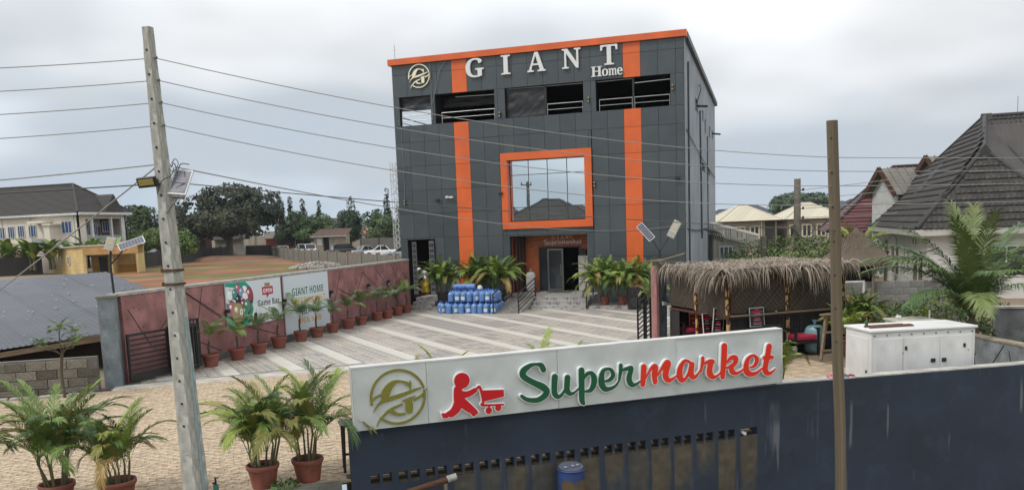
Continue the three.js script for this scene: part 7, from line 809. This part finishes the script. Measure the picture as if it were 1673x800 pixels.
{ // speaker, mat, sacks, lockers, blower by the entrance
  const sp = thing('loudspeaker', 'black floor loudspeaker beside the entrance palms', 'loudspeaker', [11.72, 0.0, 2.85], 0.3); part(sp, 'cabinet', rbox(0.5, 0.95, 0.45, 0.03, 0, 0.475, 0), M.blackSteel); part(sp, 'woofer', [new THREE.TorusGeometry(0.17, 0.02, 8, 22).translate(0, 0.32, 0.23), new THREE.TorusGeometry(0.1, 0.015, 8, 18).translate(0, 0.72, 0.23), new THREE.CircleGeometry(0.16, 22).translate(0, 0.32, 0.227)], mat([0.05, 0.05, 0.055], { rough: 0.5 }));
  const dm = thing('door_mat', 'green door mat in front of the shop door', 'door mat', [7.75, 0.497, -0.35], 0.02); part(dm, 'pile', rbox(1.15, 0.022, 0.6, 0.008, 0, 0.011, 0), mat([0.05, 0.07, 0.025], { tx: 'grain', rep: 6, rough: 1, bump: 0.006 }));
  const sack = (label, p, s, m) => { const t = thing('sack', label, 'sack', p, rnd(2)); const g = new THREE.SphereGeometry(1, 18, 14), q = g.attributes.position; for (let i = 0; i < q.count; i++) { const x = q.getX(i), y = q.getY(i), z = q.getZ(i), f = (v) => Math.sign(v) * Math.abs(v) ** 0.55, k = 1 + 0.14 * (fbm(x * 3, y * 3 + 7, z * 3, 3) - 0.5); q.setXYZ(i, f(x) * s[0] * k, (f(y) + 1) * s[1] / 2, f(z) * s[2] * k); } g.computeVertexNormals(); part(t, 'bag', g, m); part(t, 'tied_neck', new THREE.ConeGeometry(0.07, 0.16, 8).rotateX(PI).translate(0, s[1] + 0.05, 0), m); return t; };
  sack('white woven sack leaning by the orange entrance wall', [6.28, 0.497, -0.75], [0.24, 0.95, 0.2], mat([0.52, 0.50, 0.50], { tx: 'grain', rep: 3, rough: 0.9 })); sack('pale blue plastic bag standing beside the wooden trestle', [18.17, 0, 14.15], [0.28, 0.75, 0.24], mat([0.22, 0.40, 0.44], { tx: 'mottle', rep: 3, rough: 0.35 }));
  const lk = thing('locker', 'pale metal locker cabinet beside the shop door', 'locker', [8.87, 0.497, -0.95]); part(lk, 'cabinet', span(-0.28, 0.28, 0, 1.66, -0.22, 0.15), mat([0.50, 0.49, 0.45], { rough: 0.5 })); for (let i = 0; i < 2; i++) for (let j = 0; j < 3; j++) { const d = part(lk, 'door', rbox(0.262, 0.53, 0.02, 0.006, -0.137 + i * 0.274, 0.285 + j * 0.55, 0.163), mat([0.54, 0.53, 0.48], { rough: 0.45 })); part(d, 'handle', bx(0.015, 0.08, 0.02, -0.22 + i * 0.274, 0.3 + j * 0.55, 0.18), M.blackSteel); }
  const ac = thing('wall_speaker', 'black box mounted above the locker', 'speaker', [8.82, 2.28, -1.0]); part(ac, 'housing', rbox(0.26, 0.36, 0.24, 0.02), M.blackSteel); part(ac, 'grille', bx(0.2, 0.3, 0.01, 0, 0, 0.123), mat([0.05, 0.05, 0.05])); part(ac, 'bracket', bx(0.05, 0.05, 0.12, 0, 0, -0.16), M.steel);
  const sh = thing('shoes', 'dark shoes on the landing beside the sack', 'shoes', [6.58, 0.497, -0.5]); for (const x of [0, 0.13]) { const q = part(sh, 'shoe', rbox(0.1, 0.08, 0.26, 0.03, x, 0.05, 0), M.rust); part(q, 'sole', bx(0.11, 0.02, 0.27, x, 0.011, 0), M.black); }
}
{ // generator and white tank behind the street wall
  const gx = wl(9.06, -0.75), t = thing('generator', 'large white canopied generator set behind the blue wall', 'generator', [gx[0], 0, gx[2]], WA - 0.30 + 0.0), w = mat([0.82, 0.82, 0.81], { tx: 'mottle', rep: 0.9, rough: 0.4 });
  t.position.set(19.80, 0, 19.93); t.rotation.y = 0.40;
  part(t, 'body', rbox(2.1, 1.38, 0.95, 0.02, 0, 0.67, -0.47), w); part(t, 'lid', rbox(2.16, 0.05, 1.02, 0.015, 0, 1.385, -0.47), w); part(t, 'skid', span(-1.0, 1.0, -0.05, 0.06, -0.95, 0.0), M.blackSteel);
  for (const [x0, x1] of [[-0.98, -0.42], [-0.38, 0.32], [0.36, 0.98]]) part(t, 'door', rbox(x1 - x0, 1.16, 0.016, 0.006, (x0 + x1) / 2, 0.66, 0.012), w); for (const [x, y, ww, hh] of [[-0.36, 1.04, 0.045, 0.075], [0.82, 1.04, 0.045, 0.075], [0.19, 0.78, 0.09, 0.075], [0.41, 0.78, 0.09, 0.075], [-0.36, 0.5, 0.05, 0.04]]) part(t, 'latch', rbox(ww, hh, 0.02, 0.006, x, y, 0.026), M.blackSteel);
  part(t, 'bolt', Array.from({ length: 9 }, (_, k) => cyl(0.012, 0.012, 0.02, 0, 0, 0, 8).rotateX(PI / 2).translate(-0.98 + k * 0.245, 1.3, 0.012)).concat([[-0.42, 0.95], [-0.42, 0.62], [0.9, 0.95], [0.9, 0.6]].map(([x, y]) => cyl(0.009, 0.009, 0.012, 0, 0, 0, 8).rotateX(PI / 2).translate(x, y, 0.024))), M.blackSteel); part(t, 'end_panel', rbox(0.016, 1.16, 0.78, 0.006, -1.056, 0.66, -0.47), w); part(t, 'vent', bx(0.012, 0.06, 0.05, -1.07, 0.6, -0.12), M.blackSteel);
  const pl = thing('timber_lath', 'brown timber laths lying on the generator lid', 'timber'); [[0, 0, 0.9], [0.04, 0.09, 0.85], [-0.06, 0.17, 0.8]].forEach(([x, z, L], k) => part(pl, 'lath', bx(L, 0.03, 0.05, x, 0.015 + 0.002 * k, -z, rnd(-0.05, 0.05)), mat([[0.17, 0.075, 0.04], [0.22, 0.12, 0.07], [0.14, 0.06, 0.035]][k], { tx: 'wood', rep: 2 }))); pl.position.set(19.25, 1.412, 19.85); pl.rotation.y = 0.42;
  const bt = thing('bottle', 'green glass bottle on the generator end', 'bottle', [18.82, 1.41, 19.72]); part(bt, 'body', lathe([[0, 0], [0.03, 0], [0.032, 0.09], [0.012, 0.13], [0.012, 0.17], [0, 0.17]], 12), mat([0.02, 0.10, 0.03], { tx: null, rough: 0.1 })); part(bt, 'cap', cyl(0.014, 0.014, 0.02, 0, 0.18, 0, 8), mat([0.5, 0.05, 0.04]));
  const k = thing('white_tank', 'weathered white water box behind the generator', 'tank', [20.05, 0, 17.0], 0.35); part(k, 'body', rbox(0.85, 1.2, 0.75, 0.03, 0, 0.6, 0), mat([0.66, 0.65, 0.61], { tx: 'streak', rep: 0.8, rough: 0.6 })); part(k, 'lid', rbox(0.92, 0.05, 0.82, 0.02, 0, 1.21, 0), mat([0.56, 0.53, 0.46], { tx: 'streak', rep: 1 })); part(k, 'pipe', [bar(V(0.4, 1.22, 0), V(0.4, 1.42, 0), 0.018), bar(V(-0.38, 1.22, 0.1), V(-0.38, 1.36, 0.1), 0.018), tube([V(-0.3, 1.2, 0.42), V(-0.38, 1.1, 0.5), V(-0.36, 0.95, 0.48)], 0.012, 10, 5)], M.white); part(k, 'valve', rbox(0.12, 0.07, 0.07, 0.03, -0.36, 1.30, 0.1), M.white);
  const rags = (label, u, m, s) => { const p = wl(u, -0.12, 0.80 - 0.026 * Math.max(0, u - 7.2)), t2 = thing('rag', label, 'rag', p, rnd(3)); const g = new THREE.SphereGeometry(1, 20, 12), q = g.attributes.position; for (let i = 0; i < q.count; i++) { const x = q.getX(i), y = q.getY(i), z = q.getZ(i), kk = 0.7 + 0.7 * fbm(x * 4 + u * 7, y * 4, z * 4, 3); q.setXYZ(i, x * s * kk, Math.max(0, y) * s * 0.6 * kk, z * s * 0.7 * kk); } g.computeVertexNormals(); part(t2, 'cloth', g, m); };
  const wv = (a, b) => new THREE.MeshStandardMaterial({ roughness: 1, map: tex(64, 64, (x, y) => { const n = fbm(x * 9, y * 9, 4, 3, 9); return n > 0.5 ? a : b; }) }); rags('pink and white rag on the wall top beside the wooden pole', 8.28, wv([0.62, 0.30, 0.34], [0.72, 0.58, 0.58]), 0.12); rags('grey speckled rag on the wall top', 8.48, wv([0.34, 0.33, 0.36], [0.6, 0.6, 0.62]), 0.13); rags('dark pink scrap of cloth on the wall top', 8.70, wv([0.5, 0.12, 0.27], [0.58, 0.2, 0.33]), 0.07);
  const sw = thing('side_wall', 'grey rendered side wall with diagonal grooves beside the generator', 'wall'); const A = V(21.0, 0, 16.35), B = V(21.95, 0, 18.75), dir = B.clone().sub(A).normalize(); const ry = Math.atan2(-dir.z, dir.x), L = A.distanceTo(B); sw.position.copy(A); sw.rotation.y = ry; part(sw, 'wall_face', span(0, L, -0.2, 0.84, -0.2, 0), mat([0.30, 0.325, 0.34], { tx: 'concrete', rep: 0.9, rough: 0.95, bump: 0.012 })); part(sw, 'coping', span(-0.05, L, 0.84, 0.88, -0.23, 0.02), mat([0.42, 0.36, 0.26], { tx: 'concrete', rep: 1, rough: 1 }));
  part(sw, 'groove', [[0.2, 0.2, 0.0, 0.7], [0.75, 0.82, 0.85, 0.1], [0.85, 0.5, 0.5, 0.1], [1.2, 0.1, 1.75, 0.8], [1.9, 0.7, 2.1, 0.1]].flatMap(([a, ya, b, yb]) => [bar(V(a, ya, 0), V(b, yb, 0), 0.012, 5), bar(V(a, ya, -0.2), V(b, yb, -0.2), 0.012, 5)]), M.black);
  const sw2 = thing('side_wall', 'rear stretch of the grooved grey wall below the coconut palm', 'wall', [20.75, 0, 19.4], 0.05); part(sw2, 'wall_face', span(0, 7, -0.2, 1.05, -0.2, 0), mat([0.26, 0.27, 0.275], { tx: 'concrete', rep: 0.9, rough: 0.95 })); part(sw2, 'coping', span(0, 7, 1.05, 1.1, -0.24, 0.04), M.concrete); sw2.visible = true; sw2.position.set(22.6, 0, 13.2);
}
{ // dry leaves round the pots and in the joints of the forecourt
  const q = []; for (let k = 0; k < 150; k++) { const c = pick([[10.6, 26.5], [10, 27], [8.4, 28], [7.6, 28.2], [1.95, 15 - rnd(10)], [2.2, 17.5]]), a = rnd(2 * PI), r = rnd(0.3, 1.3), x = c[0] + Math.cos(a) * r, z = c[1] + Math.sin(a) * r; if (x < 1.7) continue; const L = rnd(0.04, 0.16); q.push(quad(V(-L, 0, 0), V(0, 0.006, 0.012), V(L, 0.012, 0), V(0, 0.006, -0.012)).rotateY(rnd(6)).translate(x, 0.028, z)); }
  const o = solo('dry_leaves', 'scattered dry palm leaflets on the paving around the pots', 'leaves', q, leafMat([0.30, 0.215, 0.10])); o.userData.kind = 'stuff';
}
{ // drum, half-buried pipe, tap, bench legs by the street wall
  const d = thing('plastic_drum', 'scuffed blue plastic drum standing against the street wall', 'drum', [...wl(3.19, 0.32)].map((v, i) => (i === 1 ? -0.83 : v)), 0.4); const bm = mat([0.05, 0.10, 0.30], { tx: null, rough: 0.6, map: tex(128, 128, (u, v) => { const n = fbm(u * 5, v * 5, 3, 4, 5), m = sstep(0.46, 0.62, fbm(u * 4, v * 6, 9, 4, 4) + 0.25 * (0.4 - v)); return [0.13, 0.22, 0.42].map((c, k) => lerp(c * (0.7 + 0.6 * n), [0.34, 0.28, 0.2][k], m)); }) }); bm.color.setRGB(1, 1, 1);
  part(d, 'body', lathe([[0, -0.16], [0.185, -0.16], [0.20, -0.13], [0.205, 0.25], [0.212, 0.28], [0.205, 0.31], [0.205, 0.58], [0.212, 0.62], [0.2, 0.66], [0.2, 0.73], [0.205, 0.75], [0.19, 0.75], [0.185, 0.72]], 28), bm); part(d, 'lid', [cyl(0.19, 0.19, 0.015, 0, 0, 0, 24).rotateX(0.12).translate(0, 0.775, -0.01)], mat([0.13, 0.15, 0.22], { tx: 'concrete', rep: 3, rough: 0.8 })); part(d, 'rim', new THREE.TorusGeometry(0.2, 0.012, 8, 28).rotateX(PI / 2).translate(0, 0.745, 0), mat([0.05, 0.09, 0.25], { rough: 0.5 })); part(d, 'stone', [-0.1, 0.02, 0.1].map((x) => new THREE.DodecahedronGeometry(0.02).scale(1.5, 0.5, 1).translate(x, 0.795 + 0.01, 0.05 - x * 0.4)), M.concrete);
  const p = thing('rusty_pipe', 'rusty pipe lying against the street wall below the holes', 'pipe'); const a = wl(0.55, 0.25, -0.16), b = wl(1.35, 0.22, -0.02); part(p, 'tube', bar(V(...a), V(...b), 0.045, 12), M.rust); part(p, 'concrete_plug', bar(V(...wl(1.28, 0.22, -0.03)), V(...wl(1.42, 0.215, -0.005)), 0.052, 10), M.concrete); part(p, 'support', [bar(V(...wl(0.7, 0.3, -1.45)), V(...wl(0.7, 0.26, -0.17)), 0.03), bar(V(...wl(1.25, 0.3, -1.45)), V(...wl(1.25, 0.24, -0.08)), 0.03)], M.oldWood);
  const s = thing('standpipe', 'green standpipe with a tap beside the concrete pole', 'standpipe', [10.23, -1.45, 28.42]); part(s, 'pipe', cyl(0.033, 0.033, 1.93, 0, 0.965, 0, 14), mat([0.045, 0.20, 0.145], { rough: 0.6 })); part(s, 'tap', [cyl(0.012, 0.014, 0.09, 0, 1.97, 0, 10), bx(0.06, 0.012, 0.015, 0.012, 2.02, 0), bx(0.02, 0.02, 0.05, 0, 1.96, 0.03)], M.blackSteel);
  const st = thing('metal_stand', 'black metal stand behind the end of the blue wall', 'stand', [10.98, 0, 26.2], WA); part(st, 'leg', [bar(V(-0.12, 0, 0), V(-0.1, 0.75, 0), 0.02, 4), bar(V(0.1, 0, 0), V(0.1, 0.75, 0), 0.025, 4), bar(V(-0.1, 0, -0.3), V(-0.1, 0.75, -0.3), 0.02, 4), bar(V(0.1, 0, -0.3), V(0.1, 0.75, -0.3), 0.02, 4)], M.blackSteel); part(st, 'shelf', [bx(0.3, 0.03, 0.4, 0, 0.74, -0.15), bx(0.26, 0.03, 0.03, 0, 0.3, 0)], M.blackSteel);
}
{ // chairs, table, posters and trestle at the hut
  const red = mat([0.50, 0.025, 0.065], { tx: 'mottle', rep: 3, rough: 0.8 }), dk = mat([0.022, 0.02, 0.02], { tx: 'wood', rep: 2, rough: 0.5 });
  const arm = thing('armchair', 'dark wooden armchair with red cushion by the leaning menu boards', 'armchair', [15.05, 0, 16.0], 0.5); const W = 0.66, D = 0.62; for (const [x, z, h] of [[-W / 2, D / 2, 0.68], [W / 2, D / 2, 0.68], [-W / 2, -D / 2, 0.86], [W / 2, -D / 2, 0.86]]) part(arm, 'leg', bx(0.055, h, 0.055, x, h / 2, z), dk); for (const s of [-1, 1]) part(arm, 'armrest', bx(0.075, 0.035, D + 0.06, s * W / 2, 0.697, 0), dk); part(arm, 'seat_frame', [bx(W - 0.06, 0.07, 0.05, 0, 0.36, D / 2), bx(W - 0.06, 0.07, 0.05, 0, 0.36, -D / 2), bx(0.05, 0.07, D - 0.06, -W / 2, 0.36, 0), bx(0.05, 0.07, D - 0.06, W / 2, 0.36, 0)], dk); part(arm, 'seat_cushion', rbox(W - 0.04, 0.15, D, 0.05, 0, 0.47, 0.0), red); part(arm, 'backrest', [bx(W - 0.06, 0.07, 0.04, 0, 0.82, -D / 2), bx(W - 0.06, 0.05, 0.03, 0, 0.62, -D / 2), ...[-2, -1, 0, 1, 2].map((k) => bx(0.03, 0.28, 0.02, k * 0.1, 0.6, -D / 2))], dk);
  arm.position.set(14.86, 0, 12.95); copyOf(arm, 'dark armchair with red cushion next to the blue plastic bag', [17.80, 0, 14.35], 0.55, 'armchairs with red cushions'); copyOf(arm, 'red cushioned armchair mostly hidden behind the end of the white sign', [16.98, 0, 15.3], 0.1, 'armchairs with red cushions'); copyOf(arm, 'red backed chair just visible over the sign beside the corner post', [16.12, 0, 15.95], 2.8, 'armchairs with red cushions'); arm.userData.group = 'armchairs with red cushions';
  const tb = thing('table', 'black table top below the menu board of the street panel', 'table', [16.85, 0, 15.6], WA); part(tb, 'tabletop', rbox(1.1, 0.04, 0.6, 0.012, 0, 0.76, 0), dk); for (const [x, z] of [[-0.5, -0.25], [0.5, -0.25], [-0.5, 0.25], [0.5, 0.25]]) part(tb, 'leg', bx(0.05, 0.75, 0.05, x, 0.375, z), dk);
  const poster = (name, label, p, ry, w, h, rx, draw, rz = 0, legs = 0) => { const t = thing(name, label, 'poster', p, ry); t.rotation.order = 'YXZ'; t.rotation.x = rx; t.rotation.z = rz; part(t, 'board', bx(w + 0.03, h + 0.03, 0.02, 0, h / 2, -0.012), M.white); part(t, 'printed_sheet', new THREE.PlaneGeometry(w, h).translate(0, h / 2, 0.002), new THREE.MeshStandardMaterial({ roughness: 0.4, map: canvas(256, Math.round(256 * h / w), draw) })); if (legs) part(t, 'leg', [bar(V(-w / 2, 0, -0.02), V(-w / 2, -legs, -0.05), 0.012), bar(V(w / 2, 0, -0.02), V(w / 2, -legs, -0.05), 0.012), bar(V(0, h * 0.8, -0.02), V(0, -legs, -0.35), 0.012)], M.blackSteel); };
  const menu = (c, w, h) => { c.fillStyle = '#120f14'; c.fillRect(0, 0, w, h); c.textAlign = 'center'; const rows = ['#c8203c', '#c8203c', '#cfcfd4', '#cfcfd4', '#c8203c', '#cfcfd4', '#c8203c', '#cfcfd4']; rows.forEach((k, i) => { c.fillStyle = k; const y = h * (0.07 + i * 0.115), ww = w * [0.34, 0.8, 0.5, 0.72, 0.4, 0.5, 0.62, 0.6][i]; c.fillRect((w - ww) / 2, y, ww, h * (k[1] === 'c' && k[2] === '8' ? 0.055 : 0.022)); }); c.fillStyle = '#c8203c'; c.beginPath(); c.arc(w * 0.35, h * 0.34, w * 0.05, 0, 7); c.fill(); };
  poster('food_poster', 'red food poster with white and yellow words under the thin post', [15.01, 0.1, 12.68], WA - 0.15, 0.37, 0.88, -0.05, (c, w, h) => { c.fillStyle = '#b8141e'; c.fillRect(0, 0, w, h); c.textAlign = 'center'; c.font = 'bold 54px sans-serif'; c.fillStyle = '#f3ece6'; c.fillText('INDULGE', w / 2, 78, 240); c.fillStyle = '#e7ae25'; c.font = 'bold 60px sans-serif'; c.fillText('SHAWARMA', w / 2, 168, 250); c.fillStyle = '#f3ece6'; c.fillText('HERE!', w / 2, 270, 220); c.fillStyle = '#d9a06a'; c.beginPath(); c.ellipse(w / 2, 440, 100, 110, 0, 0, 7); c.fill(); }, 0, 0.1);
  poster('menu_board', 'tilted black menu board leaning in front of the rear menu board', [15.74, 0.66, 15.05], WA - 0.1, 0.27, 0.62, -0.12, menu, -0.14, 0.5); poster('menu_board', 'dark menu board behind the tilted one', [15.48, 0.52, 14.75], WA + 0.2, 0.26, 0.6, -0.1, menu, 0, 0.5); poster('menu_board', 'black menu board hung on the rail of the street panel', [16.74, 0.84, 15.1], WA, 0.40, 0.46, -0.1, menu);
  const tr = thing('trestle', 'rough wooden trestle beside the wooden pole', 'trestle', [18.42, 0, 15.2], 0.4); part(tr, 'leg', [beam(V(-0.22, 0, 0.1), V(-0.05, 1.12, 0), 0.06, 0.05), beam(V(0.22, 0, 0.1), V(0.08, 1.12, 0), 0.06, 0.05), beam(V(0, 0, -0.35), V(0.02, 1.1, -0.05), 0.06, 0.05)], M.wood); part(tr, 'rung', [bx(0.42, 0.05, 0.03, 0, 0.25, 0.1), bx(0.3, 0.05, 0.03, 0.01, 0.7, 0.05)], M.wood); part(tr, 'top_board', bx(0.5, 0.04, 0.16, 0.05, 1.14, 0, 0.2), M.wood);
  const bk = thing('paint_can', 'small grey can under the armchair beside the plastic bag', 'can', [17.62, 0, 14.95]); part(bk, 'body', cyl(0.09, 0.085, 0.22, 0, 0.11, 0, 14), mat([0.42, 0.42, 0.42], { rough: 0.5 })); part(bk, 'rim', new THREE.TorusGeometry(0.088, 0.008, 6, 18).rotateX(PI / 2).translate(0, 0.22, 0), M.steel);
  const l = thing('solar_street_lamp', 'twin headed solar street lamp rising behind the thatched roof', 'street lamp', [13.13, 0, 5.68], 0.3); part(l, 'pole', [bar(V(0, 0, 0), V(0, 2.5, 0), 0.035, 8), bar(V(0, 2.5, 0), V(-0.26, 2.93, 0), 0.022, 8), bar(V(0, 2.5, 0), V(0.36, 2.98, 0), 0.022, 8)], M.blackSteel); const sp = new THREE.Group(); sp.name = 'solar_panel'; sp.position.set(-0.5, 3.22, 0); sp.rotation.set(-0.35, 0, -0.92, 'YXZ'); l.add(sp); panelOn(sp, 0.74, 0.27, 8, 3); const hd = part(l, 'lamp_head', rbox(0.3, 0.78, 0.06, 0.02), mat([0.40, 0.39, 0.36], { rough: 0.5 }), { pos: [0.56, 3.28, 0.02], rot: [-0.45, 0.15, -0.52] }); for (let k = 0; k < 5; k++) part(hd, 'led_bar', bx(0.22, 0.065, 0.012, 0, -0.12 + k * 0.105, 0.034), mat([0.62, 0.56, 0.40], { rough: 0.25 }));
}
{ // the person bending in the left doorway: one continuous body, clothes as shells
  const t = thing('person', 'person in white cap, white top and yellow skirt bending in the left doorway', 'person', [1.02, 0.49, -0.45], -0.35);
  const J = { hip: [0, 0.72, -0.12], chest: [-0.02, 1.02, 0.14], neck: [-0.03, 1.12, 0.27], head: [-0.05, 1.16, 0.40], kL: [-0.10, 0.42, 0.08], kR: [0.11, 0.42, 0.06], aL: [-0.10, 0.07, -0.02], aR: [0.11, 0.07, -0.05], sL: [-0.20, 1.02, 0.17], sR: [0.17, 1.03, 0.17], eL: [-0.23, 0.76, 0.26], eR: [0.21, 0.78, 0.27], wL: [-0.12, 0.62, 0.44], wR: [0.10, 0.63, 0.45] };
  const field = (bones, k = 0.05) => (x, y, z) => { let s = 0; for (const [a, b, r0, r1] of bones) { const dx = b[0] - a[0], dy = b[1] - a[1], dz = b[2] - a[2], q = dx * dx + dy * dy + dz * dz, u = q ? clamp(((x - a[0]) * dx + (y - a[1]) * dy + (z - a[2]) * dz) / q) : 0, d = Math.hypot(x - a[0] - dx * u, y - a[1] - dy * u, z - a[2] - dz * u) - lerp(r0, r1, u); s += Math.exp(-d / (k * 0.35)); } return Math.log(s) * k * 0.35; };
  const mesh = (f, n, c, half) => { const mc = new MarchingCubes(n, new THREE.MeshBasicMaterial(), false, false, 60000); mc.isolation = 0; for (let i = 0; i < n; i++) for (let j = 0; j < n; j++) for (let m = 0; m < n; m++) { const h = n / 2, w = (v) => ((v - h) / h) * half; mc.field[i + j * n + m * n * n] = f(c[0] + w(i), c[1] + w(j), c[2] + w(m)); } mc.update(); const g = new THREE.BufferGeometry(), N = mc.count; g.setAttribute('position', new THREE.BufferAttribute(Float32Array.from(mc.positionArray.subarray(0, N * 3), (v, i) => c[i % 3] + v * half), 3)); g.setAttribute('normal', new THREE.BufferAttribute(mc.normalArray.slice(0, N * 3), 3)); return g; };
  const fingers = (w, s) => { const o = []; for (let k = 0; k < 4; k++) { const b = [w[0] + s * (-0.028 + k * 0.019), w[1] - 0.075, w[2] + 0.035], m = [b[0], b[1] - 0.035 - 0.006 * (k === 1 || k === 2), b[2] + 0.012], e = [m[0], m[1] - 0.028, m[2] - 0.006]; o.push([[w[0] + s * (-0.02 + k * 0.013), w[1] - 0.03, w[2] + 0.02], b, 0.011, 0.0095], [b, m, 0.0095, 0.0085], [m, e, 0.0085, 0.007]); } o.push([[w[0] - s * 0.02, w[1] - 0.02, w[2] + 0.02], [w[0] - s * 0.05, w[1] - 0.055, w[2] + 0.05], 0.013, 0.010], [[w[0] - s * 0.05, w[1] - 0.055, w[2] + 0.05], [w[0] - s * 0.055, w[1] - 0.085, w[2] + 0.055], 0.010, 0.008], [w, [w[0], w[1] - 0.06, w[2] + 0.03], 0.028, 0.033]); return o; };
  const bones = [[J.hip, J.chest, 0.15, 0.15], [J.chest, J.neck, 0.12, 0.06], [J.neck, J.head, 0.055, 0.06], [J.sL, J.sR, 0.07, 0.07], [J.hip, J.kL, 0.11, 0.07], [J.hip, J.kR, 0.11, 0.07], [J.kL, J.aL, 0.062, 0.042], [J.kR, J.aR, 0.062, 0.042], [J.aL, [-0.10, 0.035, 0.14], 0.045, 0.035], [J.aR, [0.11, 0.035, 0.11], 0.045, 0.035], [J.sL, J.eL, 0.058, 0.043], [J.sR, J.eR, 0.058, 0.043], [J.eL, J.wL, 0.042, 0.028], [J.eR, J.wR, 0.042, 0.028]];
  const skin = mat([0.06, 0.032, 0.02], { tx: null, rough: 0.6 }), H = J.head, head = [[[H[0], H[1] + 0.015, H[2] - 0.01], [H[0], H[1] - 0.05, H[2] + 0.055], 0.098, 0.072], [[H[0], H[1] - 0.075, H[2] + 0.075], [H[0], H[1] - 0.095, H[2] + 0.07], 0.045, 0.035], [[H[0], H[1] - 0.035, H[2] + 0.115], [H[0], H[1] - 0.06, H[2] + 0.135], 0.014, 0.018], [[H[0] - 0.10, H[1] - 0.015, H[2] + 0.015], [H[0] - 0.103, H[1] - 0.045, H[2] + 0.02], 0.018, 0.014], [[H[0] + 0.10, H[1] - 0.015, H[2] + 0.015], [H[0] + 0.103, H[1] - 0.045, H[2] + 0.02], 0.018, 0.014]];
  part(t, 'body', mg([mesh(field(bones), 72, [0, 0.62, 0.14], 0.66), mesh(field(head, 0.03), 44, [H[0], H[1] - 0.03, H[2] + 0.03], 0.19), mesh(field(fingers(J.wL, 1), 0.012), 44, [J.wL[0], J.wL[1] - 0.06, J.wL[2] + 0.03], 0.12), mesh(field(fingers(J.wR, -1), 0.012), 44, [J.wR[0], J.wR[1] - 0.06, J.wR[2] + 0.03], 0.12)]), skin);
  part(t, 'shirt', mesh(field([[J.hip, J.chest, 0.165, 0.168], [J.chest, J.neck, 0.13, 0.07], [J.sL, J.sR, 0.085, 0.085], [J.sL, J.eL, 0.075, 0.06], [J.sR, J.eR, 0.075, 0.06]]), 56, [0, 0.92, 0.1], 0.42), mat([0.55, 0.55, 0.57], { tx: null, rough: 0.9 })); part(t, 'skirt', mesh(field([[J.hip, J.kL, 0.17, 0.13], [J.hip, J.kR, 0.17, 0.13], [[-0.11, 0.42, 0.08], [-0.13, 0.14, 0.05], 0.12, 0.13], [[0.12, 0.42, 0.06], [0.14, 0.14, 0.02], 0.12, 0.13]], 0.06), 56, [0, 0.45, 0.0], 0.46), mat([0.42, 0.29, 0.03], { tx: null, rough: 0.9 })); part(t, 'cap', [new THREE.SphereGeometry(0.118, 20, 12, 0, 2 * PI, 0, 1.75).rotateX(-0.35).translate(H[0], H[1] + 0.035, H[2] - 0.012)], mat([0.66, 0.66, 0.68], { tx: null, rough: 0.9 }));
  part(t, 'eye', [-0.034, 0.034].map((x) => new THREE.SphereGeometry(0.013, 10, 8).translate(H[0] + x, H[1] - 0.025, H[2] + 0.108)), mat([0.6, 0.58, 0.55], { tx: null, rough: 0.2 })); part(t, 'mouth', bx(0.045, 0.012, 0.01, H[0], H[1] - 0.085, H[2] + 0.128), mat([0.09, 0.03, 0.03], { tx: null }));
}
{ // across the street, seen only as reflections in the tall window and the cladding
  const h = (label, x, z, w, hh, rh, wm) => { const t = thing('street_house', label, 'house', [x, -1.4, z], PI, 'houses across the street'); part(t, 'wall', span(-w / 2, w / 2, 0, hh, -w * 0.7, 0), wm); hipRoof(t, [-w / 2 - 0.6, w / 2 + 0.6, -w * 0.7 - 0.6, 0.6], hh, rh, [-w * 0.12, w * 0.12], roofBrown[1], 12, 0.05, 0.1); for (const q of [-0.3, 0.3]) windowOn(t, q * w, hh * 0.55, 0.04, w * 0.16, 1.3, 0, { bars: 2 }); part(t, 'door', span(-0.5, 0.5, 0, 2.2, 0, 0.05), M.rust); };
  const bw = mat([0.66, 0.56, 0.40], { tx: 'streak', rep: 0.2 }); h('beige house with brown roof across the street, reflected in the tall window', -13.0, 78, 11, 5.4, 3.3, bw); h('second brown roofed house across the street, beside the reflected pole', -3.0, 86, 9, 4.6, 3.2, bw); h('third brown roofed house across the street', -29, 96, 12, 5.6, 4.2, bw);
  const p = thing('utility_pole', 'utility pole with crossarm across the street', 'utility pole', [-10.5, -1.45, 59]); part(p, 'shaft', cyl(0.13, 0.18, 10.2, 0, 5.1, 0, 10), M.concreteDark); part(p, 'crossarm', bx(1.6, 0.12, 0.1, 0, 9.8, 0), M.blackSteel); part(p, 'insulator', [-0.7, 0, 0.7].map((x) => cyl(0.06, 0.08, 0.3, x, 10.0, 0, 8)), M.blackSteel);
  tree('leafy_tree', 'roadside tree across the street, dimly mirrored in the cladding', [-24, -1.4, 62], [[0, 5.5, 0, 2.8, 2.2], [2, 4.5, 1, 2.2, 1.8], [-2, 4.6, 0, 2.1, 1.9]], 2200, 0.3, limbs(3, 0.2, [[1, 5, 0, 0.1]]), { gap: 0.36, seed: 31, freq: 0.7, tint: [[0.03, 0.06, 0.02], [0.08, 0.12, 0.04]] }); tree('leafy_tree', 'second roadside tree across the street', [-34, -1.4, 66], [[0, 5.2, 0, 3.0, 2.4], [2, 4.2, 1, 2.2, 1.8]], 2000, 0.3, limbs(3, 0.2, [[1, 5, 0, 0.1]]), { gap: 0.36, seed: 33, freq: 0.7, tint: [[0.03, 0.06, 0.02], [0.08, 0.12, 0.04]] });
}
renderer.render(scene, camera);
